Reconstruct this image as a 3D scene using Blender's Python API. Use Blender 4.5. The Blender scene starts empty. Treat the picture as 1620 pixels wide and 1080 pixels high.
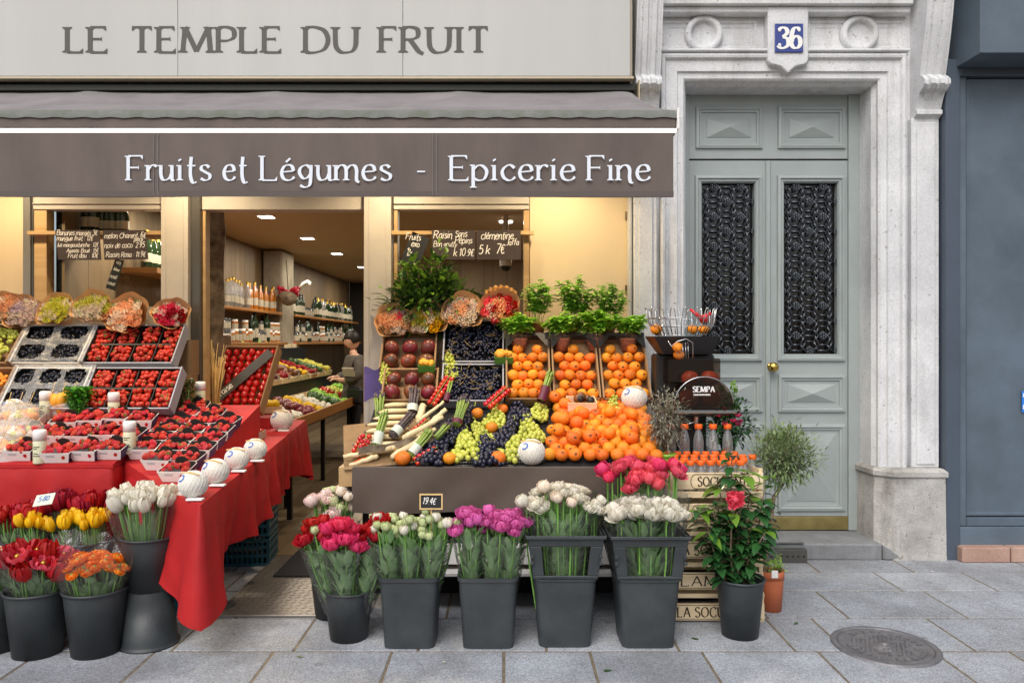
import bpy, bmesh, math, random
import numpy as np
from mathutils import Vector, Matrix, Euler, noise as mnoise

R = random.Random(7)
rad = math.radians
PI = math.pi
S = bpy.context.scene

# ------------------------------------------------------------------ camera
F, CX, CY, H = 1200.0, 797.0, 540.0, 1.44          # focal length in photo pixels, vanishing point, eye height
cam = bpy.data.cameras.new('camera')
cam.sensor_width = 36.0
cam.lens = F / 1620.0 * 36.0
cam.shift_x = (810 - CX) / 1620.0
cam.clip_start, cam.clip_end = 0.05, 2000
camo = bpy.data.objects.new('camera', cam)
S.collection.objects.link(camo)
camo.location = (0, 0, H)
camo.rotation_euler = (rad(90), 0, 0)
S.camera = camo

# ------------------------------------------------------------------ sky, sun, exposure
SUN_EL, SUN_AZ = rad(48), rad(200)                 # bright overcast, light from the street side
w = bpy.data.worlds.new('World'); S.world = w; w.use_nodes = True
nt = w.node_tree; nt.nodes.clear()
sky = nt.nodes.new('ShaderNodeTexSky'); sky.sky_type = 'NISHITA'; sky.sun_disc = False
sky.sun_elevation = SUN_EL; sky.sun_rotation = SUN_AZ
sky.dust_density = 4.0; sky.air_density = 1.0; sky.ozone_density = 1.0
hs = nt.nodes.new('ShaderNodeHueSaturation'); hs.inputs['Saturation'].default_value = 0.62
bg = nt.nodes.new('ShaderNodeBackground'); bg.inputs['Strength'].default_value = 0.15
wo = nt.nodes.new('ShaderNodeOutputWorld')
nt.links.new(sky.outputs[0], hs.inputs['Color']); nt.links.new(hs.outputs[0], bg.inputs['Color']); nt.links.new(bg.outputs[0], wo.inputs[0])
sl = bpy.data.lights.new('sun', 'SUN'); sl.energy = 1.4; sl.angle = rad(40); sl.color = (1, .995, .985)
so = bpy.data.objects.new('sun', sl); S.collection.objects.link(so)
_d = Vector((math.sin(SUN_AZ) * math.cos(SUN_EL), math.cos(SUN_AZ) * math.cos(SUN_EL), math.sin(SUN_EL)))
so.rotation_euler = _d.to_track_quat('Z', 'Y').to_euler()
so.location = (0, -6, 9)
S.view_settings.view_transform = 'Standard'; S.view_settings.look = 'None'
S.view_settings.gamma = 1; S.view_settings.exposure = 0.1
S.view_settings.use_curve_mapping = False
S.render.engine = 'CYCLES'
S.cycles.use_denoising = True
S.cycles.max_bounces = 8; S.cycles.diffuse_bounces = 4; S.cycles.glossy_bounces = 3
S.cycles.transmission_bounces = 6; S.cycles.transparent_max_bounces = 24
S.cycles.caustics_reflective = False; S.cycles.caustics_refractive = False
S.cycles.sample_clamp_indirect = 6

# ------------------------------------------------------------------ helpers
COL = S.collection
def P(px, py, d):
    return Vector(((px - CX) / F * d, d, H - (py - CY) / F * d))
def PX(px, d): return (px - CX) / F * d
def PZ(py, d): return H - (py - CY) / F * d
def GD(py, z=0.0): return F * (H - z) / (py - CY)   # depth of a point at height z seen at row py

def hexc(h):
    h = h.lstrip('#')
    c = [int(h[i:i+2], 16) / 255 for i in (0, 2, 4)]
    return tuple(x / 12.92 if x <= .04045 else ((x + .055) / 1.055) ** 2.4 for x in c)

class MB:
    def __init__(s): s.v = []; s.f = []; s.m = []; s.s = []
    def add(s, vs, fs, mi=0, sm=False, M=None):
        b = len(s.v)
        if M is not None: s.v.extend([tuple(M @ Vector(p)) for p in vs])
        else: s.v.extend([tuple(p) for p in vs])
        for f in fs:
            s.f.append(tuple(b + i for i in f)); s.m.append(mi); s.s.append(sm)
        return s
    def box(s, x0, x1, y0, y1, z0, z1, mi=0, M=None):
        vs = [(x0,y0,z0),(x1,y0,z0),(x1,y1,z0),(x0,y1,z0),(x0,y0,z1),(x1,y0,z1),(x1,y1,z1),(x0,y1,z1)]
        return s.add(vs, [(0,3,2,1),(4,5,6,7),(0,1,5,4),(1,2,6,5),(2,3,7,6),(3,0,4,7)], mi, False, M)
    def cbox(s, c, d, mi=0, M=None):
        return s.box(c[0]-d[0]/2, c[0]+d[0]/2, c[1]-d[1]/2, c[1]+d[1]/2, c[2]-d[2]/2, c[2]+d[2]/2, mi, M)
    def lathe(s, prof, n=24, mi=0, M=None, sm=True, cap=(False, False)):
        vs = []; fs = []
        for (r, z) in prof:
            for i in range(n):
                a = 2*PI*i/n; vs.append((r*math.cos(a), r*math.sin(a), z))
        for k in range(len(prof)-1):
            for i in range(n):
                j = (i+1) % n
                fs.append((k*n+i, k*n+j, (k+1)*n+j, (k+1)*n+i))
        if cap[0]: fs.append(tuple(reversed(range(n))))
        if cap[1]: fs.append(tuple((len(prof)-1)*n+i for i in range(n)))
        return s.add(vs, fs, mi, sm, M)
    def tube(s, path, r, n=6, mi=0, M=None, cap=True, sm=True, closed=False):
        path = [Vector(p) for p in path]; L = len(path)
        rs = list(r) if isinstance(r, (list, tuple)) else [r]*L
        vs = []; fs = []; up = None
        for k, p in enumerate(path):
            if closed: t = path[(k+1) % L] - path[k-1]
            else: t = path[min(k+1, L-1)] - path[max(k-1, 0)]
            if t.length < 1e-9: t = Vector((0,0,1))
            t.normalize()
            if up is None:
                up = t.orthogonal().normalized()
            else:
                up = up - t * up.dot(t)
                up = up.normalized() if up.length > 1e-6 else t.orthogonal().normalized()
            b = t.cross(up)
            for i in range(n):
                a = 2*PI*i/n
                vs.append(p + (up*math.cos(a) + b*math.sin(a)) * rs[k])
        K = L if closed else L-1
        for k in range(K):
            k2 = (k+1) % L
            for i in range(n):
                j = (i+1) % n
                fs.append((k*n+i, k*n+j, k2*n+j, k2*n+i))
        if cap and not closed:
            fs.append(tuple(reversed(range(n)))); fs.append(tuple((L-1)*n+i for i in range(n)))
        return s.add(vs, fs, mi, sm, M)
    def ball(s, c, r, nu=12, nv=8, sc=(1,1,1), mi=0, M=None):
        vs = [(c[0], c[1], c[2]-r*sc[2])]; fs = []
        for k in range(1, nv):
            t = PI*k/nv
            for i in range(nu):
                a = 2*PI*i/nu
                vs.append((c[0]+r*sc[0]*math.sin(t)*math.cos(a), c[1]+r*sc[1]*math.sin(t)*math.sin(a), c[2]-r*sc[2]*math.cos(t)))
        vs.append((c[0], c[1], c[2]+r*sc[2])); T = len(vs)-1
        for i in range(nu):
            j = (i+1) % nu
            fs.append((0, 1+j, 1+i)); fs.append((T, T-nu+i, T-nu+j))
            for k in range(nv-2):
                fs.append((1+k*nu+i, 1+k*nu+j, 1+(k+1)*nu+j, 1+(k+1)*nu+i))
        return s.add(vs, fs, mi, True, M)
    def grid(s, fn, nu, nv, mi=0, sm=True, M=None, wrap=False):
        vs = []; fs = []; N = nu if wrap else nu+1
        for j in range(nv+1):
            for i in range(N):
                vs.append(fn(i/nu, j/nv))
        for j in range(nv):
            for i in range(nu):
                i2 = (i+1) % N
                fs.append((j*N+i, j*N+i2, (j+1)*N+i2, (j+1)*N+i))
        return s.add(vs, fs, mi, sm, M)
    def prism(s, pts, y0, y1, mi=0, M=None, sm=False):
        """polygon in the x-z plane pulled from y0 (front) to y1 (back); points anticlockwise seen from the front"""
        n = len(pts)
        vs = [(x, y0, z) for x, z in pts] + [(x, y1, z) for x, z in pts]
        fs = [tuple(range(n)), tuple(reversed(range(n, 2*n)))]
        for i in range(n):
            j = (i+1) % n; fs.append((i, n+i, n+j, j))
        return s.add(vs, fs, mi, sm, M)
    def rings(s, x0, x1, z0, z1, y, prof, mi=0, top=None):
        """stepped rectangular moulding in the x-z plane: prof = [(inset, dy)...]; top = 'cap' or pyramid height"""
        vs = []; fs = []
        for ins, dy in prof:
            vs += [(x0+ins, y+dy, z0+ins), (x1-ins, y+dy, z0+ins), (x1-ins, y+dy, z1-ins), (x0+ins, y+dy, z1-ins)]
        for k in range(len(prof)-1):
            for i in range(4):
                j = (i+1) % 4
                fs.append((k*4+i, k*4+j, (k+1)*4+j, (k+1)*4+i))
        b = (len(prof)-1)*4
        if top == 'cap': fs.append((b, b+1, b+2, b+3))
        elif top is not None:
            ins, dy = prof[-1]
            vs.append(((x0+x1)/2, y+dy-top, (z0+z1)/2)); c = len(vs)-1
            for i in range(4): fs.append((b+i, b+(i+1) % 4, c))
        return s.add(vs, fs, mi)
    def mesh(s, name, mats, bevel=0, fix=False):
        me = bpy.data.meshes.new(name)
        me.from_pydata(s.v, [], s.f)
        if not isinstance(mats, (list, tuple)): mats = [mats]
        for m in mats: me.materials.append(m)
        me.polygons.foreach_set('material_index', s.m)
        me.polygons.foreach_set('use_smooth', s.s)
        if bevel or fix:
            bm = bmesh.new(); bm.from_mesh(me)
            if fix: bmesh.ops.recalc_face_normals(bm, faces=bm.faces)
            if bevel:
                es = [e for e in bm.edges if len(e.link_faces) == 2 and e.calc_face_angle(0) > .6]
                bmesh.ops.bevel(bm, geom=es, offset=bevel, segments=1, affect='EDGES', clamp_overlap=True)
            bm.to_mesh(me); bm.free()
        me.update()
        return me

def ob(name, me, parent=None, loc=(0,0,0), rot=(0,0,0), sc=1):
    o = bpy.data.objects.new(name, me)
    COL.objects.link(o)
    o.location = loc
    o.rotation_euler = rot
    o.scale = (sc, sc, sc) if isinstance(sc, (int, float)) else sc
    if parent is not None: o.parent = parent
    return o
def tag(o, label, cat, group=None):
    o['label'] = label; o['category'] = cat
    if group: o['group'] = group
    return o
def thing(name, label, cat, loc=(0,0,0), rot=(0,0,0), group=None, sc=1):
    return tag(ob(name, None, None, loc, rot, sc), label, cat, group)
def struct(o): o['kind'] = 'structure'; return o
def stuff(o): o['kind'] = 'stuff'; return o
def one(name, me, label, cat, loc=(0,0,0), rot=(0,0,0), group=None, sc=1):
    return tag(ob(name, me, None, loc, rot, sc), label, cat, group)

# ------------------------------------------------------------------ materials
def mat(name, col, rough=.6, metal=0, var=.0, vs=8, bump=0, bs=60, rnd=0, hue=0, spec=.5, emit=None, es=0, coat=0, trans=0, sss=0, col2=None, detail=6, vstretch=(1,1,1), sheen=0, tl=0):
    if isinstance(col, str): col = hexc(col)
    m = bpy.data.materials.new(name); m.use_nodes = True
    n = m.node_tree.nodes; L = m.node_tree.links
    b = n['Principled BSDF']
    b.inputs['Roughness'].default_value = rough; b.inputs['Metallic'].default_value = metal
    b.inputs['Specular IOR Level'].default_value = spec
    b.inputs['Coat Weight'].default_value = coat
    if coat: b.inputs['Coat Roughness'].default_value = .15
    if sheen: b.inputs['Sheen Weight'].default_value = sheen
    if trans: b.inputs['Transmission Weight'].default_value = trans
    if sss:
        b.inputs['Subsurface Weight'].default_value = sss; b.inputs['Subsurface Radius'].default_value = (.01, .006, .004)
        b.inputs['Subsurface Scale'].default_value = .5
    if emit is not None:
        b.inputs['Emission Color'].default_value = (*(hexc(emit) if isinstance(emit, str) else emit), 1); b.inputs['Emission Strength'].default_value = es
    cur = None
    oi = None
    if rnd or hue or var or bump:
        tc = n.new('ShaderNodeTexCoord'); mp = n.new('ShaderNodeMapping')
        mp.inputs['Scale'].default_value = vstretch
        L.new(tc.outputs['Object'], mp.inputs[0])
        oi = n.new('ShaderNodeObjectInfo')
        mu = n.new('ShaderNodeMath'); mu.operation = 'MULTIPLY'; mu.inputs[1].default_value = 37.0
        L.new(oi.outputs['Random'], mu.inputs[0])
    if var:
        nz = n.new('ShaderNodeTexNoise'); nz.noise_dimensions = '4D'
        nz.inputs['Scale'].default_value = vs; nz.inputs['Detail'].default_value = detail; nz.inputs['Roughness'].default_value = .6
        L.new(mp.outputs[0], nz.inputs['Vector']); L.new(mu.outputs[0], nz.inputs['W'])
        rp = n.new('ShaderNodeValToRGB')
        rp.color_ramp.elements[0].position = .3; rp.color_ramp.elements[1].position = .7
        c2 = (hexc(col2) if isinstance(col2, str) else col2) if col2 is not None else tuple(min(1, c*(1+var)) for c in col)
        c1 = col if col2 is not None else tuple(c*(1-var) for c in col)
        rp.color_ramp.elements[0].color = (*c1, 1); rp.color_ramp.elements[1].color = (*c2, 1)
        L.new(nz.outputs['Fac'], rp.inputs[0]); cur = rp.outputs[0]
    if rnd or hue:
        h = n.new('ShaderNodeHueSaturation')
        if cur is not None: L.new(cur, h.inputs['Color'])
        else: h.inputs['Color'].default_value = (*col, 1)
        mr = n.new('ShaderNodeMapRange'); mr.inputs['To Min'].default_value = 1-rnd; mr.inputs['To Max'].default_value = 1+rnd
        L.new(oi.outputs['Random'], mr.inputs[0]); L.new(mr.outputs[0], h.inputs['Value'])
        if hue:
            m3 = n.new('ShaderNodeMath'); m3.operation = 'FRACT'; m2 = n.new('ShaderNodeMath'); m2.operation = 'MULTIPLY'; m2.inputs[1].default_value = 7.13
            L.new(oi.outputs['Random'], m2.inputs[0]); L.new(m2.outputs[0], m3.inputs[0])
            mh = n.new('ShaderNodeMapRange'); mh.inputs['To Min'].default_value = .5-hue; mh.inputs['To Max'].default_value = .5+hue
            L.new(m3.outputs[0], mh.inputs[0]); L.new(mh.outputs[0], h.inputs['Hue'])
        cur = h.outputs[0]
    if cur is not None: L.new(cur, b.inputs['Base Color'])
    else: b.inputs['Base Color'].default_value = (*col, 1)
    if bump:
        bz = n.new('ShaderNodeTexNoise'); bz.inputs['Scale'].default_value = bs; bz.inputs['Detail'].default_value = 4
        L.new(mp.outputs[0], bz.inputs['Vector'])
        bp = n.new('ShaderNodeBump'); bp.inputs['Strength'].default_value = bump; bp.inputs['Distance'].default_value = .01
        L.new(bz.outputs['Fac'], bp.inputs['Height']); L.new(bp.outputs[0], b.inputs['Normal'])
    if tl:   # thin petals and leaves let some light through
        tr = n.new('ShaderNodeBsdfTranslucent'); mx = n.new('ShaderNodeMixShader'); mx.inputs[0].default_value = tl
        if cur is not None: L.new(cur, tr.inputs[0])
        else: tr.inputs[0].default_value = (*col, 1)
        out = n['Material Output']
        L.new(b.outputs[0], mx.inputs[1]); L.new(tr.outputs[0], mx.inputs[2]); L.new(mx.outputs[0], out.inputs[0])
    return m

def film_mat(name, tint=(1,1,1), fac=.10, rough=.12, white=.05, blend=.35, crinkle=0, k=.5):
    m = bpy.data.materials.new(name); m.use_nodes = True
    n = m.node_tree.nodes; L = m.node_tree.links; n.clear()
    out = n.new('ShaderNodeOutputMaterial'); t = n.new('ShaderNodeBsdfTransparent'); t.inputs[0].default_value = (*tint, 1)
    g = n.new('ShaderNodeBsdfGlossy'); g.inputs['Roughness'].default_value = rough
    d = n.new('ShaderNodeBsdfDiffuse'); d.inputs[0].default_value = (.9, .9, .9, 1)
    lw = n.new('ShaderNodeLayerWeight'); lw.inputs[0].default_value = blend
    ad = n.new('ShaderNodeMath'); ad.operation = 'MULTIPLY_ADD'; ad.inputs[1].default_value = k; ad.inputs[2].default_value = fac
    L.new(lw.outputs['Fresnel'], ad.inputs[0])
    mx = n.new('ShaderNodeMixShader'); L.new(ad.outputs[0], mx.inputs[0]); L.new(t.outputs[0], mx.inputs[1]); L.new(g.outputs[0], mx.inputs[2])
    m2 = n.new('ShaderNodeMixShader'); m2.inputs[0].default_value = white; L.new(mx.outputs[0], m2.inputs[1]); L.new(d.outputs[0], m2.inputs[2])
    if crinkle:
        tc = n.new('ShaderNodeTexCoord'); nz = n.new('ShaderNodeTexNoise'); nz.inputs['Scale'].default_value = 26; nz.inputs['Detail'].default_value = 3
        bp = n.new('ShaderNodeBump'); bp.inputs['Strength'].default_value = crinkle; bp.inputs['Distance'].default_value = .02
        L.new(tc.outputs['Object'], nz.inputs[0]); L.new(nz.outputs['Fac'], bp.inputs['Height'])
        for s_ in (g, lw): L.new(bp.outputs[0], s_.inputs['Normal'])
    L.new(m2.outputs[0], out.inputs[0])
    return m

def stone_mat(name, c1, c2, c3, bump=.35, stain=.5):
    m = bpy.data.materials.new(name); m.use_nodes = True
    n = m.node_tree.nodes; L = m.node_tree.links; b = n['Principled BSDF']; b.inputs['Roughness'].default_value = .85
    b.inputs['Specular IOR Level'].default_value = .25
    tc = n.new('ShaderNodeTexCoord')
    def nz(scale, det=8, stretch=None, ro=.6):
        x = n.new('ShaderNodeTexNoise'); x.inputs['Scale'].default_value = scale; x.inputs['Detail'].default_value = det; x.inputs['Roughness'].default_value = ro
        if stretch:
            mp = n.new('ShaderNodeMapping'); mp.inputs['Scale'].default_value = stretch; L.new(tc.outputs['Object'], mp.inputs[0]); L.new(mp.outputs[0], x.inputs[0])
        else: L.new(tc.outputs['Object'], x.inputs[0])
        return x.outputs['Fac']
    def ramp(f, p0, p1, a, bb):
        r = n.new('ShaderNodeValToRGB'); r.color_ramp.elements[0].position = p0; r.color_ramp.elements[1].position = p1
        r.color_ramp.elements[0].color = (*a, 1); r.color_ramp.elements[1].color = (*bb, 1); L.new(f, r.inputs[0]); return r.outputs[0]
    base = ramp(nz(3.0), .35, .65, c1, c2)
    st = ramp(nz(2.2, 10, (1.6, 1.6, .35), .7), .52, .72, (0,0,0), (1,1,1))
    mx = n.new('ShaderNodeMixRGB'); mx.inputs[2].default_value = (*c3, 1)
    mm = n.new('ShaderNodeMath'); mm.operation = 'MULTIPLY'; mm.inputs[1].default_value = stain
    L.new(st, mm.inputs[0]); L.new(mm.outputs[0], mx.inputs[0]); L.new(base, mx.inputs[1])
    fine = ramp(nz(90, 3), .3, .7, (.86,.86,.86), (1.06,1.06,1.06))
    m2 = n.new('ShaderNodeMixRGB'); m2.blend_type = 'MULTIPLY'; m2.inputs[0].default_value = 1
    L.new(mx.outputs[0], m2.inputs[1]); L.new(fine, m2.inputs[2])
    pit = ramp(nz(38, 2, None, .4), .26, .31, (.55,.52,.48), (1,1,1))
    m3 = n.new('ShaderNodeMixRGB'); m3.blend_type = 'MULTIPLY'; m3.inputs[0].default_value = .8
    L.new(m2.outputs[0], m3.inputs[1]); L.new(pit, m3.inputs[2])
    L.new(m3.outputs[0], b.inputs['Base Color'])
    bp = n.new('ShaderNodeBump'); bp.inputs['Strength'].default_value = bump; bp.inputs['Distance'].default_value = .012
    ad = n.new('ShaderNodeMath'); ad.operation = 'ADD'; L.new(nz(14, 8), ad.inputs[0])
    m4 = n.new('ShaderNodeMath'); m4.operation = 'MULTIPLY'; m4.inputs[1].default_value = .5; L.new(nz(120, 3), m4.inputs[0]); L.new(m4.outputs[0], ad.inputs[1])
    L.new(ad.outputs[0], bp.inputs['Height']); L.new(bp.outputs[0], b.inputs['Normal'])
    return m

def granite_mat():
    m = bpy.data.materials.new('granite_slab'); m.use_nodes = True
    n = m.node_tree.nodes; L = m.node_tree.links; b = n['Principled BSDF']; b.inputs['Roughness'].default_value = .7
    b.inputs['Specular IOR Level'].default_value = .35
    tc = n.new('ShaderNodeTexCoord'); oi = n.new('ShaderNodeObjectInfo')
    ge = n.new('ShaderNodeNewGeometry')
    v = n.new('ShaderNodeTexVoronoi'); v.inputs['Scale'].default_value = 190; L.new(ge.outputs['Position'], v.inputs['Vector'])
    rp = n.new('ShaderNodeValToRGB'); L.new(v.outputs['Color'], rp.inputs[0])
    e = rp.color_ramp.elements; e[0].position = .05; e[0].color = (.20,.215,.235,1); e[1].position = .95; e[1].color = (.47,.50,.54,1)
    x = rp.color_ramp.elements.new(.4); x.color = (.31,.33,.36,1)
    nz = n.new('ShaderNodeTexNoise'); nz.inputs['Scale'].default_value = 2.3; nz.inputs['Detail'].default_value = 9; nz.inputs['Roughness'].default_value = .65
    L.new(ge.outputs['Position'], nz.inputs[0])
    r2 = n.new('ShaderNodeValToRGB'); L.new(nz.outputs['Fac'], r2.inputs[0])
    r2.color_ramp.elements[0].position = .38; r2.color_ramp.elements[0].color = (.70,.685,.67,1); r2.color_ramp.elements[1].position = .68; r2.color_ramp.elements[1].color = (1.1,1.1,1.11,1)
    mx = n.new('ShaderNodeMixRGB'); mx.blend_type = 'MULTIPLY'; mx.inputs[0].default_value = 1; L.new(rp.outputs[0], mx.inputs[1]); L.new(r2.outputs[0], mx.inputs[2])
    n3 = n.new('ShaderNodeTexNoise'); n3.inputs['Scale'].default_value = 14; n3.inputs['Detail'].default_value = 3; L.new(ge.outputs['Position'], n3.inputs[0])
    r3 = n.new('ShaderNodeValToRGB'); L.new(n3.outputs['Fac'], r3.inputs[0]); r3.color_ramp.elements[0].position = .27; r3.color_ramp.elements[0].color = (.6,.58,.56,1)
    r3.color_ramp.elements[1].position = .36; r3.color_ramp.elements[1].color = (1,1,1,1)
    m5 = n.new('ShaderNodeMixRGB'); m5.blend_type = 'MULTIPLY'; m5.inputs[0].default_value = .7; L.new(mx.outputs[0], m5.inputs[1]); L.new(r3.outputs[0], m5.inputs[2])
    h = n.new('ShaderNodeHueSaturation'); mr = n.new('ShaderNodeMapRange'); mr.inputs['To Min'].default_value = .92; mr.inputs['To Max'].default_value = 1.2
    L.new(oi.outputs['Random'], mr.inputs[0]); L.new(mr.outputs[0], h.inputs['Value']); L.new(m5.outputs[0], h.inputs['Color'])
    L.new(h.outputs[0], b.inputs['Base Color'])
    bp = n.new('ShaderNodeBump'); bp.inputs['Strength'].default_value = .25; bp.inputs['Distance'].default_value = .004
    L.new(v.outputs['Distance'], bp.inputs['Height']); L.new(bp.outputs[0], b.inputs['Normal'])
    return m

def wood_mat(name, c1, c2, scale=18, rough=.5, axis=2, rnd=.1):
    st = [1, 1, 1]; st[axis] = .06
    return mat(name, c1, rough, var=.3, vs=scale, col2=c2, vstretch=tuple(st), bump=.12, bs=scale*3, rnd=rnd, detail=8)

M = {}
M['stone'] = stone_mat('limestone', hexc('#dfe0e1'), hexc('#cbccce'), hexc('#938f8a'), .4, .6)
M['stone_dirty'] = stone_mat('limestone_weathered', hexc('#c9c7c3'), hexc('#96938d'), hexc('#57544f'), .9, .85)
M['step'] = stone_mat('step_stone', hexc('#8d8f91'), hexc('#76787a'), hexc('#5a5a58'), .5, .5)
M['granite'] = granite_mat()
M['joint'] = mat('joint_mortar', '#766a58', .95, var=.35, vs=30, bump=.5, bs=120)
M['door'] = mat('door_paint', '#979f9e', .38, var=.09, vs=3, bump=.03, bs=40)
M['iron'] = mat('cast_iron', '#62676e', .28, .9, var=.3, vs=30)
M['blackglass'] = mat('dark_pane', '#07080a', .08, spec=.6)
M['brass'] = mat('brass', '#c9a858', .22, 1, var=.12, vs=20)
M['oldbrass'] = mat('old_brass', '#a59560', .38, .85, var=.25, vs=9)
M['bluepaint'] = mat('blue_paint', '#56636f', .45, var=.34, vs=1.7, bump=.04, bs=30, detail=10)
M['bluepaint_dark'] = mat('blue_trim', '#485360', .4, var=.08, vs=4)
M['brickpink'] = stone_mat('pink_stone', hexc('#b99a8b'), hexc('#a58576'), hexc('#86695c'), .4, .4)
M['enamel_blue'] = mat('enamel_blue', '#2b3c86', .25, var=.12, vs=20, coat=.5)
M['white'] = mat('white_paint', '#eceae6', .45)
M['signboard'] = mat('sign_cream', '#b8b8b4', .5, var=.06, vs=3, vstretch=(1, 1, .12), detail=9)
M['signletter'] = mat('sign_grey_vinyl', '#4f4c48', .6)
M['awning'] = mat('awning_cloth', '#655a55', .85, var=.2, vs=5, vstretch=(1, 1, .35), detail=9, bump=.08, bs=300)
M['awningtop'] = mat('awning_cloth_top', '#7f7a7a', .9, var=.2, vs=4, bump=.1, bs=250)
M['moss'] = mat('awning_hem_mossy', '#7c7c7a', .95, var=.4, vs=14, col2='#62685a', bump=.3, bs=90)
M['awnletter'] = mat('awning_white_print', '#dfe5ee', .7)
M['darkgreen'] = mat('cassette_dark', '#2b2f27', .5, var=.15, vs=5)
M['cassette_lip'] = mat('cassette_lip', '#b7ab92', .45, .2)
M['led'] = mat('led_strip', '#ffffff', .4, emit=(1, .97, .92), es=2.2)
M['alu'] = mat('grey_aluminium', '#8f8b84', .4, .5, var=.06, vs=5)
M['alu_dark'] = mat('dark_aluminium', '#5d5b57', .4, .5)
M['post'] = mat('post_paint', '#b9b2a6', .5, var=.08, vs=6)
M['cream'] = mat('cream_panel', '#dcc6a0', .5, var=.03, vs=2)
M['purple'] = mat('purple_spray', '#64559a', .6, var=.3, vs=8)
M['oak'] = wood_mat('oak_slat', hexc('#8a6f4e'), hexc('#6f5639'), 16, .5, 2, .12)
M['oakrail'] = wood_mat('oak_rail', hexc('#c7a778'), hexc('#a98758'), 16, .45, 0)
M['ceil'] = mat('shop_ceiling', '#b5a284', .8)
M['wallwood'] = wood_mat('wall_veneer', hexc('#8f7a5e'), hexc('#79644a'), 10, .55, 2)
M['floorwood'] = wood_mat('floor_laminate', hexc('#8e7c63'), hexc('#74634c'), 12, .4, 1, .15)
M['pillar'] = stone_mat('old_pillar', hexc('#a59a88'), hexc('#857a68'), hexc('#57503f'), .8, .6)
M['bark'] = mat('bark_post', '#3a2b20', .9, var=.5, vs=12, col2='#a09078', bump=1.0, bs=30)
M['shelf'] = wood_mat('shelf_wood', hexc('#a8743c'), hexc('#8b5c2c'), 14, .5, 1)
M['black'] = mat('black_plastic', '#1c1d1f', .42, rnd=.15)
M['blackmatt'] = mat('black_matt', '#101011', .8)
M['steel'] = mat('steel', '#c2c4c6', .2, 1)
M['checker'] = mat('checker_plate', '#9b958d', .42, .7, var=.2, vs=5)
M['mat'] = mat('rubber_mat', '#26252a', .95, var=.3, vs=60, bump=.6, bs=300)
M['redcloth'] = mat('red_cloth', '#aa1014', .72, var=.14, vs=4, bump=.5, bs=9)
M['browncloth'] = mat('brown_cloth', '#54483f', .55, var=.16, vs=5, bump=.1, bs=220)
M['bucket'] = mat('dark_bucket', '#2a2e31', .5, var=.3, vs=7, col2='#3d4244', bump=.06, bs=50, rnd=.12, detail=10)
M['teal'] = mat('teal_plastic', '#1d5666', .4, rnd=.1)
M['kraft'] = mat('kraft_paper', '#c99a66', .75, var=.12, vs=9, bump=.25, bs=40, rnd=.08)
M['card'] = mat('cardboard', '#9c7a56', .8, var=.08, vs=8, rnd=.06)
M['carddark'] = mat('printed_card_black', '#26221f', .55, var=.2, vs=10)
M['cardgrey'] = mat('grey_blue_card', '#9a9ca6', .6, var=.08, vs=8)
M['cardpurple'] = mat('violet_card', '#3c3560', .5)
M['liner'] = mat('white_liner', '#d8d4ce', .6, var=.06, vs=20, bump=.4, bs=25)
M['crate'] = wood_mat('poplar_crate', hexc('#efdbb8'), hexc('#dcc296'), 20, .7, 0, .08)
M['ink'] = mat('black_ink', '#3a2a1e', .8)
M['film'] = film_mat('clear_film', (1,1,1), .035, .13, .025, .2, 1.0, .65)
M['filmwhite'] = film_mat('frosted_film', (1,1,1), .04, .38, .16, .2, .3)
M['glass'] = film_mat('window_glass', (.97,.98,.97), .0, .02, .0, .06)
M['smoke'] = film_mat('smoked_cover', (.62,.54,.48), .05, .08, .0, .2)
M['pet'] = film_mat('clear_bottle', (.96,.97,.96), .10, .08, .12)
M['juice'] = mat('orange_juice', '#e07a1a', .3)
M['capor'] = mat('orange_cap', '#f06a22', .4)
M['slate'] = mat('chalk_slate', '#3a2f2d', .7, var=.2, vs=10)
M['slateblk'] = mat('chalk_slate_black', '#1d1f22', .7, var=.25, vs=10)
M['chalk'] = mat('chalk_white', '#e9e6e0', .9)
M['orange'] = mat('orange_peel', '#ea8118', .46, rnd=.16, hue=.016, var=.22, vs=3.2, bump=.35, bs=34, detail=9)
M['sticker'] = mat('dark_sticker', '#5a3210', .5)
M['straw'] = mat('strawberry_skin', '#c41712', .33, var=.35, vs=26, rnd=.2, hue=.008, bump=.6, bs=160, coat=.15)
M['calyx'] = mat('calyx_green', '#4c7a2a', .6)
M['melon'] = mat('pale_melon', '#d9d3c4', .6, var=.06, vs=14)
M['net'] = mat('white_foam_net', '#f0f1f4', .6)
M['printblue'] = mat('blue_print', '#2f62b8', .5)
M['lightwood'] = mat('light_wood_peg', '#d8b77e', .6, var=.1, vs=30)
M['ggrape'] = mat('green_grape', '#a3ad3a', .28, var=.22, vs=30, rnd=.08, sss=.15, col2='#c3c45c')
M['bgrape'] = mat('black_grape', '#0f0f1b', .34, var=.5, vs=40, col2='#272a45')
M['bberry'] = mat('blackberry', '#0b0d16', .35, var=.5, vs=50, col2='#252838')
M['stem'] = mat('vine_stem', '#7d8540', .7)
M['tomato'] = mat('tomato_skin', '#c21a10', .2, rnd=.12, hue=.01, coat=.3)
M['mango'] = mat('mango_skin', '#3f3a22', .35, var=.5, vs=1.4, col2='#8c2420', rnd=.2, hue=.03)
M['apricot'] = mat('apricot_skin', '#f0a02c', .5, rnd=.1, hue=.012)
M['aspw'] = mat('white_asparagus', '#d9c59a', .5, var=.12, vs=14, rnd=.06)
M['aspg'] = mat('green_asparagus', '#6f8a3a', .5, var=.3, vs=14, col2='#8ba04e')
M['asptip'] = mat('asparagus_tip', '#4b4a3a', .6, var=.3, vs=40, col2='#5e4a58')
M['paperlabel'] = mat('paper_label', '#c3cabe', .6)
M['plum'] = mat('plum_wrap', '#5a1830', .5)
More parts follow.
